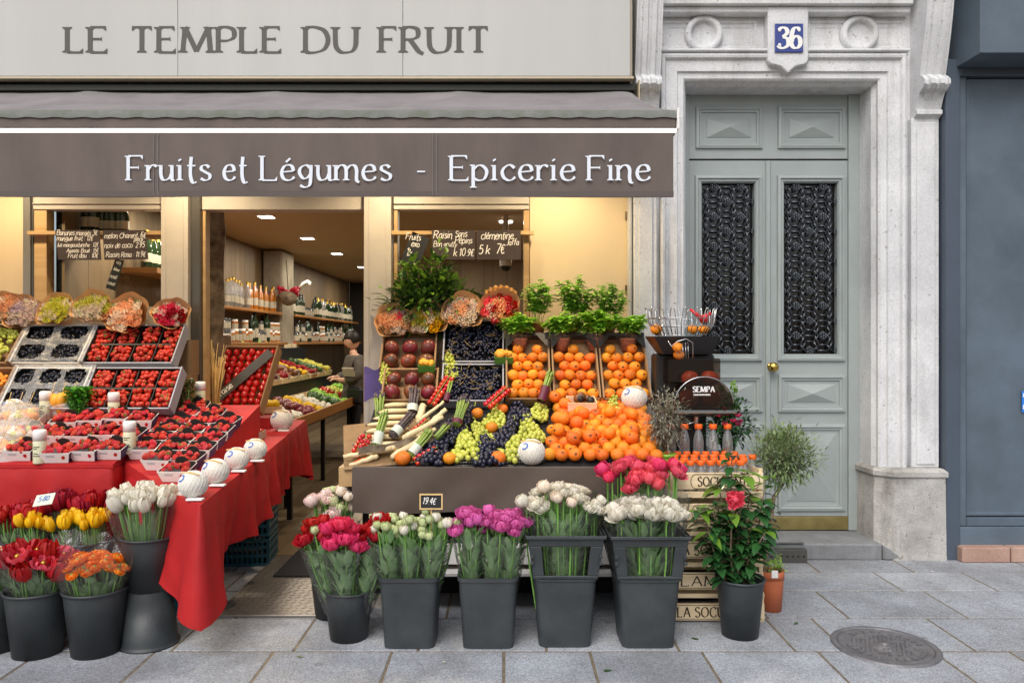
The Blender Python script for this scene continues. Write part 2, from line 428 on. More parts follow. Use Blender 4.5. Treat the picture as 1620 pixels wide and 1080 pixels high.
M['terracotta'] = mat('terracotta_pot', '#bd6844', .65, var=.1, vs=10)
M['soil'] = mat('soil', '#2b2018', .95, var=.4, vs=30, bump=.8, bs=60)
M['herb'] = mat('basil_leaf', '#9ccf4c', .42, var=.25, vs=9, tl=.3)
M['herb2'] = mat('mint_leaf', '#a0c85c', .5, var=.25, vs=9, tl=.3)
M['parsley'] = mat('parsley_leaf', '#4f9a22', .5, var=.3, vs=20, tl=.2)
M['laurel'] = mat('laurel_leaf', '#27451c', .32, var=.45, vs=7, col2='#4d7030', tl=.12)
M['camleaf'] = mat('camellia_leaf', '#21482a', .22, var=.4, vs=6, col2='#3d6b35', coat=.3, tl=.08)
M['youngleaf'] = mat('young_leaf', '#6d9432', .35, tl=.25)
M['olive'] = mat('olive_leaf', '#6f8650', .55, var=.3, vs=9, col2='#96a57c', tl=.15)
M['dryleaf'] = mat('grey_shrub_leaf', '#7d7b6c', .7, var=.3, vs=12, col2='#959381', tl=.1)
M['twig'] = mat('twig', '#7a6a55', .85, var=.3, vs=30, bump=.4, bs=80)
M['stemgreen'] = mat('flower_stem', '#74a64c', .5, var=.25, vs=9, tl=.1)
M['flowerleaf'] = mat('flower_leaf', '#6f9c5c', .55, var=.35, vs=14, col2='#a6c690', tl=.25)
def petal_mat(nm, c, c2=None): return mat(nm, c, .55, var=.18, vs=22, col2=c2, tl=.3, rnd=.07, hue=.006)
M['p_white'] = petal_mat('white_petal', '#f0ece2', '#e6e2cf')
M['p_red'] = petal_mat('red_petal', '#c81828', '#a50f1e')
M['p_crimson'] = petal_mat('crimson_petal', '#b3142c', '#8c0d22')
M['p_yellow'] = petal_mat('yellow_petal', '#f6d018', '#f0bf10')
M['p_orange'] = petal_mat('orange_petal', '#fa9a30', '#f68722')
M['p_coral'] = petal_mat('coral_petal', '#ee4a62', '#f27488')
M['p_hot'] = petal_mat('hot_pink_petal', '#e0245c', '#ee4f80')
M['p_magenta'] = petal_mat('magenta_petal', '#d24aa0', '#e27cbc')
M['p_cream'] = petal_mat('cream_petal', '#f5ecd6', '#f4e2d6')
M['p_blush'] = petal_mat('blush_petal', '#f0d4d2', '#efe2d8')
M['p_green'] = petal_mat('green_bud', '#b9c97c', '#dfe4c2')
M['p_peach'] = petal_mat('peach_petal', '#f7b887', '#fad3ae')
M['p_lilac'] = petal_mat('lilac_petal', '#c9b0cf', '#e6d8dd')
M['p_lime'] = petal_mat('lime_petal', '#cdc832', '#e2dc6a')
M['skin'] = mat('skin', '#d3a589', .5, sss=.1)
M['hair'] = mat('dark_hair', '#17120f', .5, var=.3, vs=60)
M['coat'] = mat('grey_coat', '#635e57', .9, var=.35, vs=20)
M['trouser'] = mat('dark_trousers', '#24242a', .85)
M['label_white'] = mat('label_white', '#b9b09c', .6)
M['amber'] = film_mat('amber_glass', (.75,.42,.12), .12, .06, .02)
M['gold'] = mat('gold_foil', '#b8943c', .35, .8)
M['greenglass'] = mat('green_glass', '#20301c', .1, spec=.7)
M['amberglass'] = mat('amber_liquor', '#a8641c', .12, spec=.7)
# ------------------------------------------------------------------ lettering: pen-stroke skeletons turned into flat ribbons
GL = {  # advance | strokes ; '~' = smooth curve.  cap height 1, x height .62
'A': '.74|0,0 .35,1;.35,1 .70,0;.14,.36 .56,.36', 'B': '.60|0,0 0,1;~0,1 .28,1 .46,.90 .46,.66 .28,.54 0,.54;~0,.54 .32,.54 .54,.42 .54,.13 .32,0 0,0',
'C': '.74|~.68,.80 .54,.96 .36,1 .12,.86 0,.5 .12,.14 .36,0 .56,.04 .70,.22', 'D': '.78|0,0 0,1;~0,1 .30,1 .60,.86 .72,.5 .60,.14 .30,0 0,0',
'E': '.58|0,0 0,1;0,1 .48,1;0,.53 .36,.53;0,0 .52,0', 'F': '.54|0,0 0,1;0,1 .48,1;0,.52 .36,.52', 'G': '.78|~.68,.80 .54,.96 .36,1 .12,.86 0,.5 .12,.14 .36,0 .6,.06;.66,.42 .66,.04',
'I': '.20|.04,0 .04,1', 'J': '.4|~.3,1 .3,.2 .2,0 .04,.04', 'L': '.54|0,0 0,1;0,0 .48,0', 'M': '.94|0,0 .07,1;.07,1 .43,.05;.43,.05 .80,1;.80,1 .87,0', 'N': '.74|0,0 0,1;0,1 .66,0;.66,0 .66,1',
'O': '.82|~.38,1 .1,.84 0,.5 .1,.16 .38,0 .66,.16 .76,.5 .66,.84 .38,1', 'P': '.56|0,0 0,1;~0,1 .28,1 .48,.88 .48,.60 .28,.47 0,.47', 'R': '.68|0,0 0,1;~0,1 .28,1 .47,.90 .47,.64 .28,.52 0,.52;~.22,.52 .38,.26 .52,.04 .66,-.05',
'S': '.56|~.46,.84 .36,.98 .20,1 .05,.86 .07,.66 .26,.54 .46,.42 .50,.18 .34,.01 .16,.01 .02,.16', 'T': '.66|.30,0 .30,1;0,1 .60,1', 'U': '.76|~0,1 0,.6 .03,.22 .18,.02 .36,0 .54,.06 .64,.26 .66,.6 .66,1', 'V': '.7|0,1 .33,0;.33,0 .66,1', 'X': '.6|0,0 .5,1;0,1 .5,0', 'Y': '.6|0,1 .26,.5;.26,.5 .52,1;.26,.5 .26,0',
'a': '.50|~.38,.50 .24,.62 .06,.50 .02,.22 .14,.02 .30,.10 .38,.30;~.39,.62 .38,.2 .42,.02 .48,.02', 'b': '.46|0,1 0,0;~0,.4 .14,.60 .32,.58 .42,.34 .32,.04 .14,0 0,.12', 'c': '.44|~.38,.50 .28,.61 .18,.62 .04,.48 0,.3 .06,.1 .2,0 .32,.04 .40,.14',
'd': '.5|~.38,.46 .24,.62 .06,.52 0,.28 .1,.02 .26,.03 .38,.2;.39,1 .39,0', 'e': '.46|0,.34 .38,.38;~.38,.38 .34,.56 .22,.63 .08,.56 0,.32 .06,.08 .2,0 .34,.05 .41,.15', 'f': '.34|~.34,.94 .24,1 .14,.86 .13,.5 .12,0;0,.62 .3,.62',
'g': '.50|~.38,.48 .24,.62 .06,.52 .02,.3 .14,.08 .28,.12 .38,.28;~.39,.62 .38,.1 .34,-.2 .18,-.28 .04,-.2', 'h': '.5|0,1 0,0;~0,.4 .14,.6 .3,.6 .38,.42 .38,0', 'i': '.20|.05,.62 .05,0;.04,.86 .07,.80', 'j': '.22|~.1,.62 .1,-.1 .04,-.26 -.08,-.26;.09,.86 .12,.8', 'k': '.44|0,1 0,0;.36,.6 0,.26;.12,.36 .4,0',
'l': '.18|~.05,1 .04,.3 .06,.03 .14,.02', 'm': '.78|0,.62 0,0;~0,.42 .12,.6 .26,.6 .33,.44 .33,0;~.33,.42 .46,.6 .60,.6 .67,.42 .67,.02 .76,-.08', 'n': '.50|0,.62 0,0;~0,.42 .14,.60 .28,.60 .36,.44 .36,.1 .40,-.08 .48,-.10', 'o': '.48|~.2,.62 .04,.5 0,.3 .06,.08 .2,0 .34,.08 .41,.3 .36,.52 .2,.62',
'p': '.50|0,.64 0,-.30;~0,.42 .14,.60 .30,.58 .42,.36 .34,.06 .16,0 0,.10', 'q': '.5|~.38,.48 .24,.62 .06,.52 .02,.24 .14,.02 .28,.08 .38,.24;.39,.62 .39,-.28', 'r': '.34|.02,.62 .02,0;~.02,.40 .12,.58 .22,.62 .32,.56', 's': '.38|~.30,.52 .20,.62 .06,.58 .04,.44 .18,.33 .32,.22 .30,.06 .16,0 .02,.08',
't': '.34|~.14,.96 .11,.5 .12,.12 .20,-.10 .32,-.06;0,.60 .28,.60', 'u': '.50|~.02,.62 .02,.24 .08,.04 .20,.02 .32,.12 .38,.30;~.39,.62 .39,.2 .40,.03 .48,0', 'v': '.42|0,.62 .18,0;.18,0 .36,.62', 'w': '.6|0,.62 .14,0;.14,0 .27,.5;.27,.5 .4,0;.4,0 .54,.62', 'x': '.4|0,0 .34,.62;0,.62 .34,0', 'y': '.44|0,.62 .18,.04;~.38,.62 .2,.0 .08,-.26 -.06,-.26', 'z': '.4|0,.62 .34,.62;.34,.62 0,0;0,0 .36,0',
'0': '.5|~.2,1 .04,.8 0,.5 .04,.2 .2,0 .36,.2 .4,.5 .36,.8 .2,1', '1': '.3|0,.78 .14,1;.14,1 .14,0', '2': '.5|~.02,.8 .12,.98 .28,.98 .38,.78 .26,.46 0,0;0,0 .42,0', '3': '.5|~.02,.88 .16,1 .32,.94 .36,.74 .18,.54;~.18,.54 .38,.44 .40,.16 .22,0 .08,.02 0,.14', '4': '.5|.3,0 .3,1;.3,1 0,.34;0,.34 .42,.34', '5': '.5|.36,1 .06,1;.06,1 .04,.56;~.04,.56 .2,.64 .38,.5 .38,.16 .2,0 .02,.1',
'6': '.5|~.36,.9 .24,1 .1,.9 .02,.5 .02,.22 .12,.02 .28,.02 .38,.2 .36,.46 .22,.58 .08,.46 .03,.3', '7': '.46|0,1 .4,1;.4,1 .14,0', '8': '.5|~.2,.54 .04,.7 .06,.92 .2,1 .34,.92 .36,.7 .2,.54 .02,.34 .02,.1 .2,0 .38,.1 .38,.34 .2,.54', '9': '.5|~.36,.66 .22,.46 .06,.56 .04,.84 .2,1 .34,.9 .36,.6 .28,.2 .1,0',
'-': '.36|0,.36 .28,.36', ':': '.2|.05,.5 .05,.46;.05,.14 .05,.10', '.': '.16|.03,.05 .05,.02', ',': '.16|.06,.06 .02,-.12', "'": '.14|.05,1 .03,.84', '/': '.4|0,-.1 .3,1', 'K': '.62|0,1 0,0;.5,1 0,.4;.18,.54 .54,0', '$': '.46|~.40,.86 .22,1 .08,.8 .04,.5 .08,.2 .22,0 .40,.14;-.04,.6 .3,.6;-.04,.42 .28,.42',
}
GL['%'] = GL['e'] + ';.14,.74 .28,.90'    # e with acute accent
def glyph(ch):
    adv, st = GL[ch].split('|')
    out = []
    for t in st.split(';'):
        sm = t.startswith('~')
        pts = [tuple(float(q) for q in p.split(',')) for p in t.lstrip('~').split()]
        if sm:
            q = [pts[0]] + pts + [pts[-1]]
            if pts[0] == pts[-1]: q = [pts[-2]] + pts + [pts[1]]
            res = []
            for i in range(1, len(q)-2):
                for k in range(5):
                    u = k/5
                    res.append(tuple(.5*((2*q[i][d]) + (-q[i-1][d]+q[i+1][d])*u + (2*q[i-1][d]-5*q[i][d]+4*q[i+1][d]-q[i+2][d])*u*u + (-q[i-1][d]+3*q[i][d]-3*q[i+1][d]+q[i+2][d])*u**3) for d in (0, 1)))
            res.append(pts[-1]); pts = res
        out.append((sm, pts))
    return float(adv), out
def ribbon(mb, pts, wf, sx, sz, x0, z0, y, slant=0, mi=0):
    L = len(pts); vs = []; fs = []
    for k in range(L):
        a = pts[max(k-1, 0)]; b = pts[min(k+1, L-1)]
        dx, dz = (b[0]-a[0])*sx, (b[1]-a[1])*sz
        l = math.hypot(dx, dz) or 1
        dx, dz = dx/l, dz/l
        wd = wf(math.atan2(dz, dx))/2
        px, pz = x0 + pts[k][0]*sx + pts[k][1]*sz*slant, z0 + pts[k][1]*sz
        yy = y - k*3e-5
        vs += [(px - dz*wd, yy, pz + dx*wd), (px + dz*wd, yy, pz - dx*wd)]
    for k in range(L-1): fs.append((2*k+1, 2*k+3, 2*k+2, 2*k))
    mb.add(vs, fs, mi)
def serif_glyph(ch, h, thick=.15, thin=.05, wide=1.0, nib=14):
    """a roman letter with thick stems, thin arms and serifs; h = cap height in metres"""
    mb = MB(); adv, sts = glyph(ch); k = 0
    T, t = thick*h, thin*h
    wf = lambda a: t + (T-t)*abs(math.sin(a - rad(nib)))**1.3
    for sm, pts in sts:
        k += 1; y = -.0004*k
        ribbon(mb, pts, wf, h*wide, h, 0, 0, y)
        for e, q in ((0, 1), (-1, -2)):
            x, z = pts[e]; qx, qz = pts[q]
            vert = abs(qz-z) > 3*abs(qx-x)
            yy = y - .0007
            if vert and (abs(z) < .02 or abs(z-1) < .02 or (abs(z-.62) < .03 and e == 0) or z < -.25):
                s = 1 if qz > z else -1
                X, Z = x*h*wide, z*h; hw = T*.98
                left_only = (abs(z-.62) < .03)
                xr = T*.45 if left_only else hw
                mb.add([(X-hw, yy, Z), (X+xr, yy, Z), (X+xr, yy, Z+s*t*.55), (X+T*.48, yy, Z+s*t*1.5), (X-T*.48, yy, Z+s*t*1.5), (X-hw, yy, Z+s*t*.55)], [(0,1,2,3,4,5) if s > 0 else (5,4,3,2,1,0)])
            elif not sm and abs(qx-x) > 3*abs(qz-z) and e == -1 and ch in 'EFLTZ':
                for xe in ([pts[0][0], pts[-1][0]] if ch == 'T' else [x]):
                    X, Z = xe*h*wide, z*h; up = -1 if z > .8 else 1
                    hh = .16*h if z in (0, 1) else .09*h
                    if z in (0, 1):
                        o = -1 if (ch == 'T' and xe == pts[0][0]) else 1
                        tri = [(X-o*T*.75, yy, Z+up*t*.3), (X+o*.012*h, yy, Z-up*t*.5), (X+o*.02*h, yy, Z+up*hh)]
                    else: tri = [(X-T*.4, yy, Z), (X, yy, Z-hh), (X, yy, Z+hh)]
                    mb.add(tri, [(0,1,2)])
    for i, f in enumerate(mb.f):      # every face looks to the front
        a, b, c = (mb.v[f[j]] for j in (0, 1, 2))
        if (b[0]-a[0])*(c[2]-a[2]) - (b[2]-a[2])*(c[0]-a[0]) < 0: mb.f[i] = tuple(reversed(f))
    return mb, adv*h*wide
def serif_line(text, parent, x, y, z, h, x1, material, space=.42, track=.10, **kw):
    """letters as parts of a sign, spread from x to x1 along one line"""
    wid = []
    for ch in text: wid.append(space if ch == ' ' else glyph(ch)[0]*kw.get('wide', 1.0) + track)
    sc = (x1-x) / ((sum(wid) - track)*h)
    kw = dict(kw); wide0 = kw.pop('wide', 1.0)*sc
    for ch, wd in zip(text, wid):
        if ch != ' ':
            mb, adv = serif_glyph(ch, h, wide=wide0, **kw)
            ob('letter', mb.mesh('letter', material), parent, (x, y, z))
        x += wd*h*sc
def hand(mb, text, x, z, h, y=0, pen=.006, slant=.18, track=.06, wob=.05, mi=0, rr=R, maxw=None):
    est = sum(.3*h if c == ' ' else (glyph(c)[0]+track)*h*.92 for c in text)
    if maxw and est > maxw: h *= maxw/est; pen *= .9
    for ch in text:
        if ch == ' ': x += .3*h; continue
        adv, sts = glyph(ch)
        dz = rr.uniform(-wob, wob)*h; sc = h*rr.uniform(.92, 1.1)
        for sm, pts in sts: ribbon(mb, pts, lambda a: pen, sc, sc, x, z+dz, y, slant, mi)
        x += (adv + track)*sc*.92
    return x

# ------------------------------------------------------------------ ground and pavement
g = MB(); g.add([(-300,-300,-.0025),(300,-300,-.0025),(300,300,-.0025),(-300,300,-.0025)], [(0,1,2,3)])
struct(ob('ground', g.mesh('ground', M['joint'])))
pv = struct(ob('pavement', None))
rows = [1.2, 1.7, 2.2, 2.68, 3.13, 3.53, 3.95, 4.38, 4.74, 5.12]
cut = {3: [-2.1,-1.55,-1.0,-.45,.05,.45,.95,1.5,2.05], 4: [-2.7,-2.15,-1.62,-1.07,-.52,0,.40,.92,1.46,2.0,2.35], 5: [-2.75,-2.1,-1.55,-.98,-.40,.2,.82,1.36,1.6,2.2,2.75], 6: [-2.6,-1.4,-.85,-.3,.3,.95,1.38,1.80,2.42,3.0]}
for r in range(len(rows)-1):
    y0, y1 = rows[r], rows[r+1]
    xs = cut.get(r)
    if xs is None:
        xs = []; x = -6.2 + R.uniform(0, .5)
        while x < 6.2: xs.append(x); x += R.uniform(.52, .78)
    else:
        x = xs[0]
        while x > -6: x -= R.uniform(.5, .7); xs.insert(0, x)
        x = xs[-1]
        while x < 6: x += R.uniform(.5, .75); xs.append(x)
    for a, b in zip(xs, xs[1:]):
        mb = MB(); e = .0065; hz = R.uniform(-.0005, .0008); t1, t2 = R.uniform(-.0005, .0005), R.uniform(-.0005, .0005)
        mb.box(-(b-a)/2+e, (b-a)/2-e, -(y1-y0)/2+e, (y1-y0)/2-e, -.03, hz)
        for i in (4,5,6,7):
            v = mb.v[i]; mb.v[i] = (v[0], v[1], v[2] + t1*np.sign(v[0]) + t2*np.sign(v[1]))
        ob('paving_slab', mb.mesh('paving_slab', M['granite'], bevel=.0025), pv, ((a+b)/2, (y0+y1)/2, 0))
# roadside part of the pavement behind the viewer carries on as plain slabs

# iron access cover
mc = thing('manhole_cover', 'round grey cast iron cover set in the pavement slabs', 'manhole cover', (PX(1400, 3.585), 3.585, .004))
mciron = mat('cover_iron', '#817f82', .55, .55, var=.3, vs=16, bump=.2, bs=80)
mb = MB(); mb.lathe([(.238,-.02),(.238,.003),(.232,.006),(.212,.006),(.209,.0)], 48); ob('rim', mb.mesh('rim', mciron), mc)
mb = MB(); mb.lathe([(.2075,-.02),(.2075,.002),(.2,.0035),(.19,.0035),(.186,.001),(.03,.001),(.028,.005),(.016,.005),(.014,-.006),(0,-.006)], 48)
ob('lid', mb.mesh('lid', mciron), mc)
mb = MB()
for k in range(26):
    a = 2*PI*k/26; Mx = Matrix.Rotation(a, 4, 'Z')
    if k % 13 < 11: mb.box(.150,.176,-.008,.008,.001,.0055, M=Mx)
for i in range(-6, 7):
    for j in range(-5, 6):
        x, y = i*.021 + (j % 2)*.010, j*.023
        if .045 < math.hypot(x, y) < .135 and R.random() < .8: mb.box(x-.008, x+.006*R.uniform(.2,1), y-.007, y+.007, .001, .005)
stuff(ob('raised_studs', mb.mesh('raised_studs', mciron), mc))

# ------------------------------------------------------------------ apartment building with the stone portal
YF, YD = 5.08, 5.33
bld = thing('apartment_building', 'pale limestone facade with carved portal and scroll brackets around the grey door', 'building', (1.9, YF, 0))
def bp(name, mb, m, bevel=0, fix=False): return ob(name, mb.mesh(name, m, bevel, fix), bld, (-1.9, -YF, 0))
XL, XR, ZT = 1.215, 2.515, 3.19                     # front edges of the door opening
mb = MB()
mb.box(.845, XL-.06, YF+.03, YF+.6, 0, 3.9); mb.box(XR+.06, 2.95, YF+.03, YF+.6, 0, 3.9); mb.box(XL-.06, XR+.06, YF+.03, YF+.6, ZT+.06, 3.9)
mb.box(-6.5, .845, YF+.3, YF+.6, 3.2, 8.5); mb.box(.845, 6.5, YF+.05, YF+.6, 3.9, 8.5); mb.box(2.95, 6.5, YF+.12, YF+.6, 0, 3.9)
bp('wall', mb, M['stone'])
# reveals with a chamfer, front moulding
def arch_profile(off, y):   # U-shaped line round the opening
    return [(XL-off, y, 0), (XL-off, y, ZT+off), (XR+off, y, ZT+off), (XR+off, y, 0)]
prof = [(-.02, YD+.04), (-.02, YF+.075), (0.0, YF+.045), (0.0, YF+.02), (.012, YF+.008), (.05, YF+.008), (.056, YF-.008), (.13, YF-.008), (.14, YF-.03), (.155, YF-.034), (.165, YF-.03), (.17, YF+.031)]
vs = []; fs = []
for o, y in prof: vs += arch_profile(o, y)
for k in range(len(prof)-1):
    for i in range(3): fs.append((k*4+i, k*4+i+1, (k+1)*4+i+1, (k+1)*4+i))
mb = MB(); mb.add(vs, fs); bp('architrave', mb, M['stone'], fix=True)
# string mouldings, frieze panels, rings
mb = MB()
for z0, z1, d in ((3.345, 3.365, .028), (3.365, 3.385, .045), (3.62, 3.66, .05), (3.66, 3.72, .085), (3.72, 3.80, .11)):
    mb.box(1.04, 2.70, YF-d, YF+.032, z0, z1)
bp('cornice', mb, M['stone'], .006)
for x0, x1 in ((1.05, 1.705), (2.04, 2.70)):
    mb = MB(); mb.rings(x0, x1, 3.40, 3.60, YF+.03, [(0,0), (.004,-.012), (.02,-.012), (.026,-.002), (.05,-.004), (.055,.006)], top='cap'); bp('frieze_panel', mb, M['stone'])
for px in (1114, 1361):
    c = P(px, 48, YF); mb = MB()
    mb.lathe([(.128,.0),(.124,.03),(.10,.04),(.086,.03),(.082,.008),(0,.014)], 40, M=Matrix.Translation((c.x, YF+.025, 3.50)) @ Matrix.Rotation(PI/2, 4, 'X'))
    bp('ring_ornament', mb, M['stone'])
cx = (PX(1209, YF) + PX(1276, YF))/2
mb = MB(); hw = .135
sh = [(-hw,3.66), (-hw,3.30), (-hw+.02,3.275), (-.05,3.26), (-.02,3.235), (0,3.215), (.02,3.235), (.05,3.26), (hw-.02,3.275), (hw,3.30), (hw,3.66)]
mb.prism([(cx+x, z) for x, z in sh], YF-.055, YF+.03)
bp('cartouche', mb, M['stone'], .008)
# scroll brackets (consoles) and the pilasters below them
def console(x0, x1, zt, zb, xo=0):
    n = 26; prof = []
    for k in range(n+1):
        u = k/n; z = zt + (zb-zt)*u
        d = .215 - .12*u**1.3 + .012*math.sin(u*PI)
        prof.append((z, d))
    prof += [(zb-.02, .125), (zb-.045, .15), (zb-.075, .152), (zb-.10, .125), (zb-.115, .085), (zb-.16, .06), (zb-.21, .042), (zb-.22, .058), (zb-.245, .058), (zb-.255, .035), (zb-.28, .0)]
    mb = MB(); wd = x1-x0
    us = [0, .06, .08, .2, .24, .42, .46, .54, .58, .76, .80, .92, .94, 1]
    hs_ = [0, 0, -.012, -.012, .010, .010, -.006, -.006, .010, .010, -.012, -.012, 0, 0]
    vs = []; fs = []
    vs += [(x0, YF+.031, z) for z, d in prof]
    for u, hh in zip(us, hs_): vs += [(x0+wd*u, YF-d-(hh if z > zb-.16 else 0), z) for z, d in prof]
    vs += [(x1, YF+.031, z) for z, d in prof]
    m_ = len(prof)
    for i in range(len(us)+1):
        for k in range(m_-1): fs.append((i*m_+k, i*m_+k+1, (i+1)*m_+k+1, (i+1)*m_+k))
    mb.add(vs, fs, 0, False)
    return mb
bp('bracket', console(2.735, 2.905, 3.95, 3.19), M['stone'], fix=True)
bp('bracket', console(.862, 1.03, 3.95, 3.19), M['stone'], fix=True)
for x0, x1 in ((2.72, 2.905), (.868, 1.022)):
    mb = MB(); mb.box(x0, x1, YF-.02, YF+.032, .60, 2.93); mb.box(x0+.03, x1-.03, YF-.03, YF-.0195, .62, 2.90); bp('pilaster', mb, M['stone'], .006)
# weathered plinths with a splayed corner
def plinth(pts, zt):
    mb = MB(); n = len(pts)
    lev = [(0, .022), (.04, .018), (zt-.06, .012), (zt-.05, .03), (zt-.02, .03), (zt, .0)]
    vs = []; fs = []
    cxx = sum(p[0] for p in pts)/n; cyy = max(p[1] for p in pts)
    for z, o in lev:
        for x, y in pts:
            dx, dy = x-cxx, y-cyy; l = math.hypot(dx, dy) or 1
            vs.append((x+dx/l*o, y+dy/l*o, z))
    for k in range(len(lev)-1):
        for i in range(n-1): fs.append((k*n+i, k*n+i+1, (k+1)*n+i+1, (k+1)*n+i))
    fs.append(tuple((len(lev)-1)*n+i for i in range(n)))
    mb.add(vs, fs); return mb
bp('plinth', plinth([(2.49, YD), (2.49, 5.10), (2.575, 5.01), (2.90, 5.0), (2.90, 5.3)], .60), M['stone_dirty'], fix=True)
bp('plinth', plinth([(.86, 5.3), (.86, 5.0), (1.155, 5.01), (1.235, 5.10), (1.235, YD)], .60), M['stone_dirty'], fix=True)
# door step
mb = MB(); mb.box(1.20, 2.50, 5.0, 5.42, 0, .113); st = bp('doorstep', mb, M['step'], .012)
for v in st.data.vertices:
    if v.co.y < 5.1: v.co.z -= .012 * max(0, v.co.x - 1.9)
mb = MB(); mb.prism([(2.50, 0), (2.62, 0), (2.60, .04), (2.50, .10)], 4.99, 5.2); bp('step_end_stone', mb, M['step'], .01, True)
sg = thing('step_grating', 'low dark drain grating lying on the step before the grey door', 'grating', (1.66, 4.965, 0))
mb = MB(); mb.box(-.30, .315, -.03, .02, .0, .085, 0); mb.box(-.30, .315, .022, .25, .113, .121, 1)
for k in range(17): mb.lathe([(.009, 0), (.009, .002)], 10, 2, Matrix.Translation((-.27+.035*k, -.0305, .045)) @ Matrix.Rotation(PI/2, 4, 'X'), cap=(False, True))
ob('bar', mb.mesh('bar', [M['alu_dark'], M['step'], M['blackmatt']], .003), sg)

# house number
pl = thing('house_number_plate', 'small blue enamel plate reading 36 above the grey door', 'sign', (cx, YF-.056, 3.445))
mb = MB(); mb.box(-.093, .093, -.009, 0, -.094, .094); mb2 = MB(); mb2.rings(-.093, .093, -.094, .094, -.0095, [(0, 0), (.006, -.001), (.012, -.0005)])
ob('plate', mb.mesh('plate', M['enamel_blue'], .003), pl); ob('border', mb2.mesh('border', M['enamel_blue']), pl)
for ch, x in (('3', -.073), ('6', .010)):
    mb = MB(); adv, sts = glyph(ch); k = 0
    for sm, pts in sts:
        k += 1; ribbon(mb, pts, lambda a: .012+.018*abs(math.sin(a-rad(5)))**1.4, .165, .135, 0, 0, -.0004*k)
    if ch == '3': mb.ball((.01, -.001, .118), .011, 8, 6, (1, .2, 1)); mb.ball((.01, -.001, .02), .012, 8, 6, (1, .2, 1))
    else: mb.ball((.056, -.001, .118), .011, 8, 6, (1, .2, 1))
    ob('digit', mb.mesh('digit', M['white']), pl, (x, -.011, -.068))

# ------------------------------------------------------------------ grey double door
dr = thing('entrance_door', 'tall grey panelled double door with black iron grilles and brass knob', 'door', (1.89, YD, .113))
DX0, DX1, DZ0, DZL, DZT = 1.288, 2.492, .116, 2.715, 3.20
mid = PX(1217, YD)
def dp(name, mb, parent=None, m='door', bevel=0):
    return ob(name, mb.mesh(name, M[m], bevel), parent or dr, (-1.89, -YD, -.113) if parent is None else (0, 0, 0))
mb = MB(); mb.box(DX0-.1, DX0+.012, YD-.015, YD+.12, DZ0, DZT); mb.box(DX1-.075, DX1+.06, YD-.015, YD+.12, DZ0, DZT); dp('door_frame', mb, bevel=.004)
mb = MB(); mb.box(DX0+.014, DX1-.077, YD, YD+.06, DZL+.008, DZT); tr = dp('transom', mb)
FRAME = [(0, 0), (.004, -.016), (.022, -.020), (.03, -.010), (.042, -.010), (.046, .004), (.05, .004)]
for a, b in ((1100, 1206), (1230, 1337)):
    mb = MB(); mb.rings(PX(a, YD), PX(b, YD), PZ(236, YD), PZ(169, YD), YD, FRAME + [(.078, .004), (.082, -.004)], top=.028); dp('raised_panel', mb, tr)
mb = MB(); mb.box(DX0+.014, DX1-.077, YD-.001, YD+.05, DZL-.004, DZL+.006); dp('joint_gap', mb, m='blackmatt')
leaves = []
